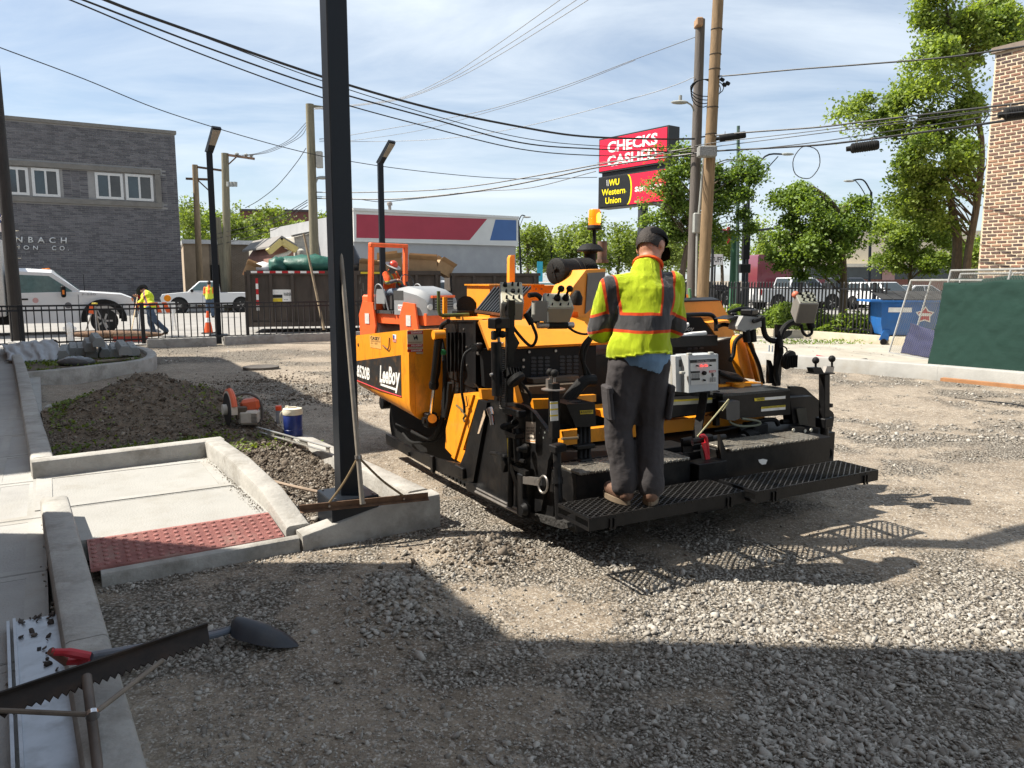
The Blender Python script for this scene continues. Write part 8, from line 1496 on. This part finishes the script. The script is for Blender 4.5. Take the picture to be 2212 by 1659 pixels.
# ============================================================ RIGHT SIDE: DUMPSTER, FENCE PANELS, SHOVEL
dpo = G(1893, 746) + Vector((.1, 0, 0)); dpt = T('dumpster', 'blue rolling dumpster with red star emblem and black lid', 'dumpster', dpo, R(-10)); dblue = M('dumpster blue', (.012, .11, .36), .5, var=.12, scale=3, dirt=(.05, .11, .2), dscale=4)
B().loft([[Vector((x, y, z)) for x, y in ((-.02 - k, -k), (2.0 + k, -k), (2.0 + k, 1.2), (-.02 - k, 1.2))] for z, k in ((.28, -.12), (.6, -.02), (1.18, .0), (1.2, .06))]).obj('body', dblue, dpt); B().b2((-.35, -.1, 1.2), (2.1, 1.3, 1.25)).obj('rim', dblue, dpt)
for k in range(7): B().prism([(-.02 + k * .29, -.06, 1.252), (.24 + k * .29, -.06, 1.252), (.24 + k * .29, 1.2, 1.46), (-.02 + k * .29, 1.2, 1.46)], (0, 0, .03)).obj('lid_panel', M('lid black', (.03, .03, .032), .6), dpt)
B().b2((.16, -.012, .92), (.76, -.002, 1.05)).obj('blank_plate', swh, dpt)
star = []
for k in range(10): q = R(90) + k * math.pi / 5; r = .25 if k % 2 == 0 else .15; star.append((1.1 + r * math.cos(q), -.014, .85 + r * math.sin(q)))
B().prism(star, (0, .01, 0)).obj('emblem_outline', swh, dpt); B().prism([((x - 1.1) * .78 + 1.1, -.018, (z - .85) * .78 + .85) for x, y, z in star], (0, .003, 0)).obj('emblem', red, dpt); B().b2((.95, -.021, .82), (1.25, -.019, .9)).obj('emblem_bar', swh, dpt)
for x in (.1, 1.8):
    for y in (.05, 1.1): B().prism([(x - .12, y, .14), (x + .12, y, .14), (x + .16, y, .42), (x, y, .45)], (0, .04, 0)).obj('caster_bracket', dblue, dpt); B().lathe([(.03, -.03), (.085, -.03), (.09, 0), (.085, .03), (.03, .03)], (x, y, .09), (0, 1, 0), 16).obj('caster', rubber, dpt)
galvp = M('galvanised pipe', (.45, .45, .43), .4, metal=.6, var=.15)
def panel(label, c, w, h, lean, screen=None, mesh=True, rz=0.0):
    t = T('fence_panel', label, 'fence panel', c, rz, 'temporary fence panels stacked on the alley'); v = lambda x, z, o=0: Vector((x, z * math.sin(lean) + o, z * math.cos(lean)))
    for nm, a, b in (('rail', (0, 0), (w, 0)), ('rail', (0, h), (w, h)), ('upright', (0, 0), (0, h)), ('upright', (w, 0), (w, h)), ('upright', (w * .5, 0), (w * .5, h))): B().cyl(v(*a), v(*b), .021, n=8).obj(nm, galvp, t)
    m = B(); s = .075
    if mesh:
        n = int((w + h) / s)
        for i in range(n):
            for sg in (1, -1):
                x0 = i * s if sg > 0 else i * s - h; pts = []
                a0, a1 = max(0, x0 - h if sg > 0 else x0), 0
                if sg > 0: z0 = max(0, i * s - w); z1 = min(h, i * s); m.bar(v(i * s - z0, z0), v(i * s - z1, z1), .003, .003)
                else: z0 = max(0, -(x0)); z1 = min(h, w - x0); (m.bar(v(x0 + z0, z0), v(x0 + z1, z1), .003, .003) if z1 > z0 else None)
        m.obj('chain_link', M('wire grey', (.2, .2, .19), .5, metal=.5), t, flat=True, recalc=False, kind='stuff')
    if screen:
        zt = screen[1]; g_ = lambda a, b: v(.0 + a * w, -.0 + b * h * zt + (.0 if b < .98 else -.06 * (1 - a) - .04 * math.sin(a * 9)), -.03 - .035 * abs(fbm(a * 6, b * 4, 1.3, 3, 2.)) - .05 * math.exp(-((a - .03) ** 2 + (b - .9) ** 2) * 30))
        o = B().grid(g_, 70, 36).obj('privacy_screen', screen[0], t, sharp=180); o.modifiers.new('s', 'SOLIDIFY').thickness = .004
    return t
gscr = M('dark green mesh screen', (.009, .030, .023), .8, spec=.25, var=.12, scale=.8, bump=.25, bscale=9, stretch=(.6, 1, 2.5)); p0, p1 = G(2007, 792), G(2212, 832); pd = p1 - p0; prz = math.atan2(pd.y, pd.x)
panel('front fence panel covered with dark green privacy screen', p0 + Vector((0, 0, .02)), 3.66, 2.0, R(9), (gscr, .9), rz=prz)
u_ = Vector((math.cos(prz), math.sin(prz), 0)); vv = Vector((-math.sin(prz), math.cos(prz), 0))
panel('second fence panel sticking out left behind the green screen', G(1964, 764, .02), 3.66, 1.83, R(13), None, rz=prz); panel('third fence panel leaning by the blue dumpster', G(1920, 762, .02), 3.66, 1.83, R(14), None, rz=prz + R(3)); panel('rearmost fence panel with green mesh showing above the screen', G(1990, 775, .03) + vv * .35, 3.66, 1.95, R(12), (gscr, .97), rz=prz - R(2))
bl_ = G(1940, 764); o = tag(B().grid(lambda a, b: bl_ + u_ * (a * 1.5 + .08 * b) + vv * (.06 + .16 * b + .05 * fbm(a * 2, b * 2, 1.0, 2)) + Vector((0, 0, .02 + .75 * b * (1 - .25 * a) + .02 * fbm(a * 3, b * 3, 1., 2, 4))), 24, 24).obj('blue_tarp', M('indigo tarp', (.022, .026, .085), .6, var=.2, bump=.4), sharp=180), 'indigo cloth tarp hanging behind the chain-link panels', 'tarp'); o.modifiers.new('s', 'SOLIDIFY').thickness = .006
s3 = T('shovel', 'square shovel with red and yellow handle lying on the right kerb', 'shovel', G(1790, 782, .3)); o = s3.location; h0, h1, h2 = A(1764, 769, 16.2) - o, A(1808, 778, 15.8) - o, A(1836, 788, 15.5) - o
B().cyl(h0, h0.lerp(h1, .75), .028, n=8).obj('grip', redm, s3); B().cyl(h0.lerp(h1, .75), h1, .025, n=8).obj('sleeve', M('handle amber', (.7, .4, .05), .5), s3); B().tube(spline([h1, h1.lerp(h2, .6), h2], 3), .02, 8).obj('shaft', flatblack, s3); B().prism([A(x, y, 15.4) - o for x, y in ((1832, 790), (1848, 785), (1884, 782), (1864, 792))], (0, .25, .05)).obj('blade', flatblack, s3)
tag(B().bar(G(2035, 819, .29), G(2300, 845, .29), .12, .05).obj('timber', M('orange timber', (.33, .16, .07), .8, var=.2)), 'brown timber lying along the right kerb under the green screen', 'timber')
for k, (x, y) in enumerate(((1660, 785), (1667, 786), (1674, 783))): tag(B().cyl(G(x, y), G(x, y) + Vector((0, 0, .4 + .3 * (k == 2))), .018, n=8).obj('pvc_stub', M('pvc grey', (.3, .34, .38), .5)), ('short grey conduit stub by the end of the right kerb, left one', 'short grey conduit stub by the end of the right kerb, middle one', 'tallest grey conduit stub by the end of the right kerb')[k], 'pipe')
bs_ = T('bike_share_panel', 'small cyan panel beyond the white suv', 'panel', A(1166, 640, 55).xy.to_3d()); B().b2((-.2, 0, 1.6), (.2, .1, 3.1)).obj('panel', M('cyan', (.05, .45, .6), .5), bs_); B().cyl((0, .05, 0), (0, .05, 1.6), .06).obj('post', polemat, bs_)

# ============================================================ TREES
bark = M('tree bark', (.13, .10, .075), .95, var=.35, scale=8, bump=1, bscale=14, stretch=(3, 3, .7))
LM = dict(lime=leaf_mat('fresh lime leaves', (.07, .125, .025), (.30, .38, .095), .42, .8), deep=leaf_mat('deep green leaves', (.05, .10, .02), (.21, .30, .07), .38, .8), olive=leaf_mat('olive spring leaves', (.075, .115, .02), (.21, .27, .06), .4, .35), pale=leaf_mat('pale distant leaves', (.10, .14, .035), (.26, .32, .10), .4, .3))
def tree(label, base, trunk, blobs, leafm, n, size, tr=.2, clump=.5, seed=1, twig=True, name='tree', droop=.4):
    rd = random.Random(seed); t = T(name, label, 'tree', base); base = Vector(base); tp = [Vector(p) - base for p in trunk]
    b = B(); L = len(tp); b.tube(spline(tp, 4), [tr * (1 - .6 * i / ((L - 1) * 4)) for i in range((L - 1) * 4 + 1)], 9)
    pos = []; tot = sum(r[0] * r[1] * r[2] for c, r in blobs) or 1; spl = spline(tp, 6)
    for c, r in blobs:
        c = Vector(c) - base; k = max(4, int(len(blobs) * 0 + (r[0] * r[1] * r[2]) ** .5 * 11 / (clump + .25))); cl = []
        for _ in range(k):
            while True:
                v = Vector((rd.uniform(-1, 1), rd.uniform(-1, 1), rd.uniform(-1, 1)))
                if .25 < v.length < 1: break
            cl.append(c + Vector((v.x * r[0], v.y * r[1], v.z * r[2])))
        m = int(n * r[0] * r[1] * r[2] / tot / k) + 1
        for q in cl:
            j = min(spl, key=lambda p: (p - q).length + (2 if p.z > q.z else 0) + abs(p.z - q.z + .6 * (p - q).xy.length) * .6)
            if twig:
                mid = j.lerp(q, .5) + Vector((rd.gauss(0, .12), rd.gauss(0, .12), .18 * (q - j).length)); b.tube(spline([j, mid, q], 3), [tr * .13 * (1 - .8 * i / 6) + .005 for i in range(7)], 5)
            s = clump * rd.uniform(.6, 1.3)
            for _ in range(int(m * rd.uniform(.5, 1.5))):
                v = Vector((rd.gauss(0, .45), rd.gauss(0, .45), rd.gauss(0, .3))); pos.append(base + q + v * s - Vector((0, 0, .25 * s * (v.x * v.x + v.y * v.y))))
    b.obj('trunk', bark, t); o = leaves('crown', [p - base for p in pos], size, leafm, t, up=.35, droop=droop, seed=seed); o['kind'] = 'stuff'; return t
def bl3(Y, *bs): return [(A(x, y, Y + dy), (rx * Y / FPX, max(rx, ry) * .8 * Y / FPX, ry * Y / FPX)) for x, y, rx, ry, dy in bs]
def tr3(Y, *ps): return [A(x, y, Y) for x, y in ps]
Y = 24; tree('large leafy tree with forked trunk beside the old brick building', A(2085, 640, Y).xy.to_3d(), [A(2085, 640, Y).xy.to_3d()] + tr3(Y, (2090, 560), (2112, 430), (2120, 300), (2085, 150), (2050, 40)), bl3(Y, (2050, 30, 75, 60, 0), (2120, 70, 70, 60, .5), (2035, 140, 65, 50, -.5), (1985, 200, 55, 35, 0), (1890, 225, 62, 22, .3), (2060, 230, 60, 50, 0), (1965, 270, 60, 32, .5), (1890, 255, 45, 18, 0), (2010, 330, 75, 40, -.4), (1985, 395, 78, 40, .3), (2075, 390, 40, 45, 0), (1950, 440, 55, 32, .5), (2040, 460, 45, 30, 0), (2170, 40, 60, 45, 1)), LM['lime'], 56000, .12, .13, .5, 11)
tag(B().tube(spline([A(2060, 640, 24.4).xy.to_3d()] + tr3(24.4, (2068, 540), (2060, 470), (2050, 420), (2030, 360)), 4), [.17 - .006 * i for i in range(17)], 8).obj('tree_limb', bark), 'second slender trunk of the large tree beside the brick building', 'tree')
Y = 27.5; tree('drooping pollarded tree in the middle of the right-hand fence', A(1826, 640, Y).xy.to_3d(), [A(1826, 660, Y).xy.to_3d()] + tr3(Y, (1822, 580), (1818, 520), (1816, 470), (1790, 430), (1750, 400)), bl3(Y, (1730, 418, 42, 26, 0), (1700, 450, 32, 34, 0), (1765, 455, 52, 36, -.4), (1820, 455, 45, 30, .3), (1845, 480, 28, 30, 0), (1720, 500, 42, 40, .3), (1770, 520, 55, 45, -.5), (1690, 540, 28, 40, 0), (1745, 570, 42, 30, .4), (1838, 520, 26, 32, 0), (1860, 440, 22, 14, 0), (1800, 585, 24, 16, -.5)), LM['deep'], 27000, .125, .13, .42, 23, droop=1.2)
Y = 28; tree('bushy tree standing right behind the two utility poles', A(1476, 640, Y).xy.to_3d(), [A(1470, 660, Y).xy.to_3d()] + tr3(Y, (1474, 590), (1486, 520), (1490, 440), (1495, 370)), bl3(Y, (1432, 332, 18, 12, -.5), (1405, 398, 22, 9, -1), (1445, 402, 30, 28, -.5), (1395, 440, 16, 8, -1), (1475, 380, 40, 40, 0), (1425, 475, 34, 24, 0), (1480, 460, 55, 40, 0), (1560, 390, 48, 38, .5), (1595, 375, 45, 26, .5), (1610, 350, 32, 14, .5), (1580, 440, 50, 40, .5), (1605, 480, 30, 30, .5), (1540, 500, 40, 26, .3), (1440, 515, 42, 18, 0), (1470, 330, 26, 18, -.5)), LM['deep'], 27000, .12, .13, .42, 31, droop=.8)
Y = 31; tree('round light green tree behind the blue dumpster', A(1968, 640, Y).xy.to_3d(), [A(1968, 660, Y).xy.to_3d()] + tr3(Y, (1966, 590), (1970, 540), (1968, 480)), bl3(Y, (1960, 470, 62, 38, 0), (2015, 490, 50, 40, .5), (1920, 510, 42, 36, 0), (1975, 540, 70, 40, -.4), (2045, 540, 35, 45, 0), (1930, 565, 40, 30, 0), (2000, 575, 50, 25, 0)), LM['lime'], 30000, .11, .09, .4, 41)
# rows of far trees, each a tree of its own
def far(label, x, Y, yt, rx, m, seed, n=3600, yb=615):
    b = A(x, 640, Y).xy.to_3d(); ym = (yt + 575) / 2; rd = random.Random(seed)
    bs = [(x + rd.uniform(-.7, .7) * rx, rd.uniform(yt + 14, 565), rx * rd.uniform(.35, .6), rd.uniform(16, 28), rd.uniform(-2, 2)) for _ in range(7)] + [(x, yt + 16, rx * .4, 16, 0)]
    tree(label, b, [b] + tr3(Y, (x, 590), (x + rd.uniform(-6, 6), 540), (x + rd.uniform(-10, 10), yt + 25)), bl3(Y, *bs), m, n, .29 * Y / 70, .2, 1.1 * Y / 70, seed, droop=.2)
for i, (x, Y, yt, rx, m, lab) in enumerate(((1140, 78, 488, 34, 'olive', 'hazy olive tree right at the store corner'), (1190, 84, 500, 36, 'olive', 'hazy olive tree behind the small street light'), (1238, 76, 485, 34, 'olive', 'hazy olive tree left of the beacon'), (1285, 72, 470, 40, 'olive', 'tallest hazy olive tree behind the beacon'), (1335, 80, 482, 36, 'olive', 'hazy olive tree right of the beacon'), (1385, 85, 500, 34, 'pale', 'pale tree behind the sign post'), (1430, 74, 520, 34, 'pale', 'pale tree behind the worker cap'), (1500, 82, 520, 36, 'olive', 'olive tree between and behind the utility poles'), (1560, 78, 500, 36, 'olive', 'olive tree behind the red shop sign'), (1640, 72, 470, 36, 'lime', 'bright tree left of the drooping tree'), (1690, 84, 520, 34, 'olive', 'olive tree behind the mast arm'), (1760, 80, 545, 40, 'olive', 'olive tree over the maroon truck'), (1905, 70, 470, 30, 'lime', 'bright tree behind the double-arm street light'),
    (408, 66, 428, 28, 'olive', 'leafy tree at the corner of the grey brick building'), (450, 72, 455, 34, 'lime', 'bright green tree between the left utility poles'), (505, 70, 440, 40, 'olive', 'loose olive tree behind the capacitor pole'), (560, 80, 462, 34, 'olive', 'olive tree in front of the far red brick building'), (600, 74, 450, 36, 'olive', 'tall olive tree left of the wooden pole'), (640, 78, 475, 28, 'lime', 'green tree above the block building'), (690, 86, 470, 28, 'olive', 'tree top between the wooden pole and the near pole'), (2100, 40, 520, 40, 'lime', 'green shrubby tree at the foot of the brick building'))): far(lab, x, Y, yt, rx, LM[m], 50 + i)
# thin dust kicked up by the broom is left to the air: a small closed puff
du = M('puff', (1, 1, 1)); nt_ = du.node_tree
for n_ in list(nt_.nodes):
    if n_.type != 'OUTPUT_MATERIAL': nt_.nodes.remove(n_)
pv_ = nt_.nodes.new('ShaderNodeVolumePrincipled'); pv_.inputs['Color'].default_value = (.85, .8, .7, 1); nt_.links.new(pv_.outputs[0], [n for n in nt_.nodes if n.type == 'OUTPUT_MATERIAL'][0].inputs['Volume'])
tc_ = nt_.nodes.new('ShaderNodeTexCoord'); mp_ = nt_.nodes.new('ShaderNodeMapping'); mp_.inputs['Scale'].default_value = (1 / 1.3, 1 / .6, 1 / .5); ln_ = nt_.nodes.new('ShaderNodeVectorMath'); ln_.operation = 'LENGTH'; mr_ = nt_.nodes.new('ShaderNodeMapRange'); mr_.inputs[1].default_value = .85; mr_.inputs[2].default_value = 0; mr_.inputs[3].default_value = 0; mr_.inputs[4].default_value = .5
nt_.links.new(tc_.outputs['Object'], mp_.inputs[0]); nt_.links.new(mp_.outputs[0], ln_.inputs[0]); nt_.links.new(ln_.outputs['Value'], mr_.inputs[0]); nt_.links.new(mr_.outputs[0], pv_.inputs['Density'])
dpf = lump('dust', 'puff of pale dust beside the broom', 'dust', G(318, 742, .3), (1.3, .6, .5), du, 8, amp=.05); dpf['kind'] = 'stuff'
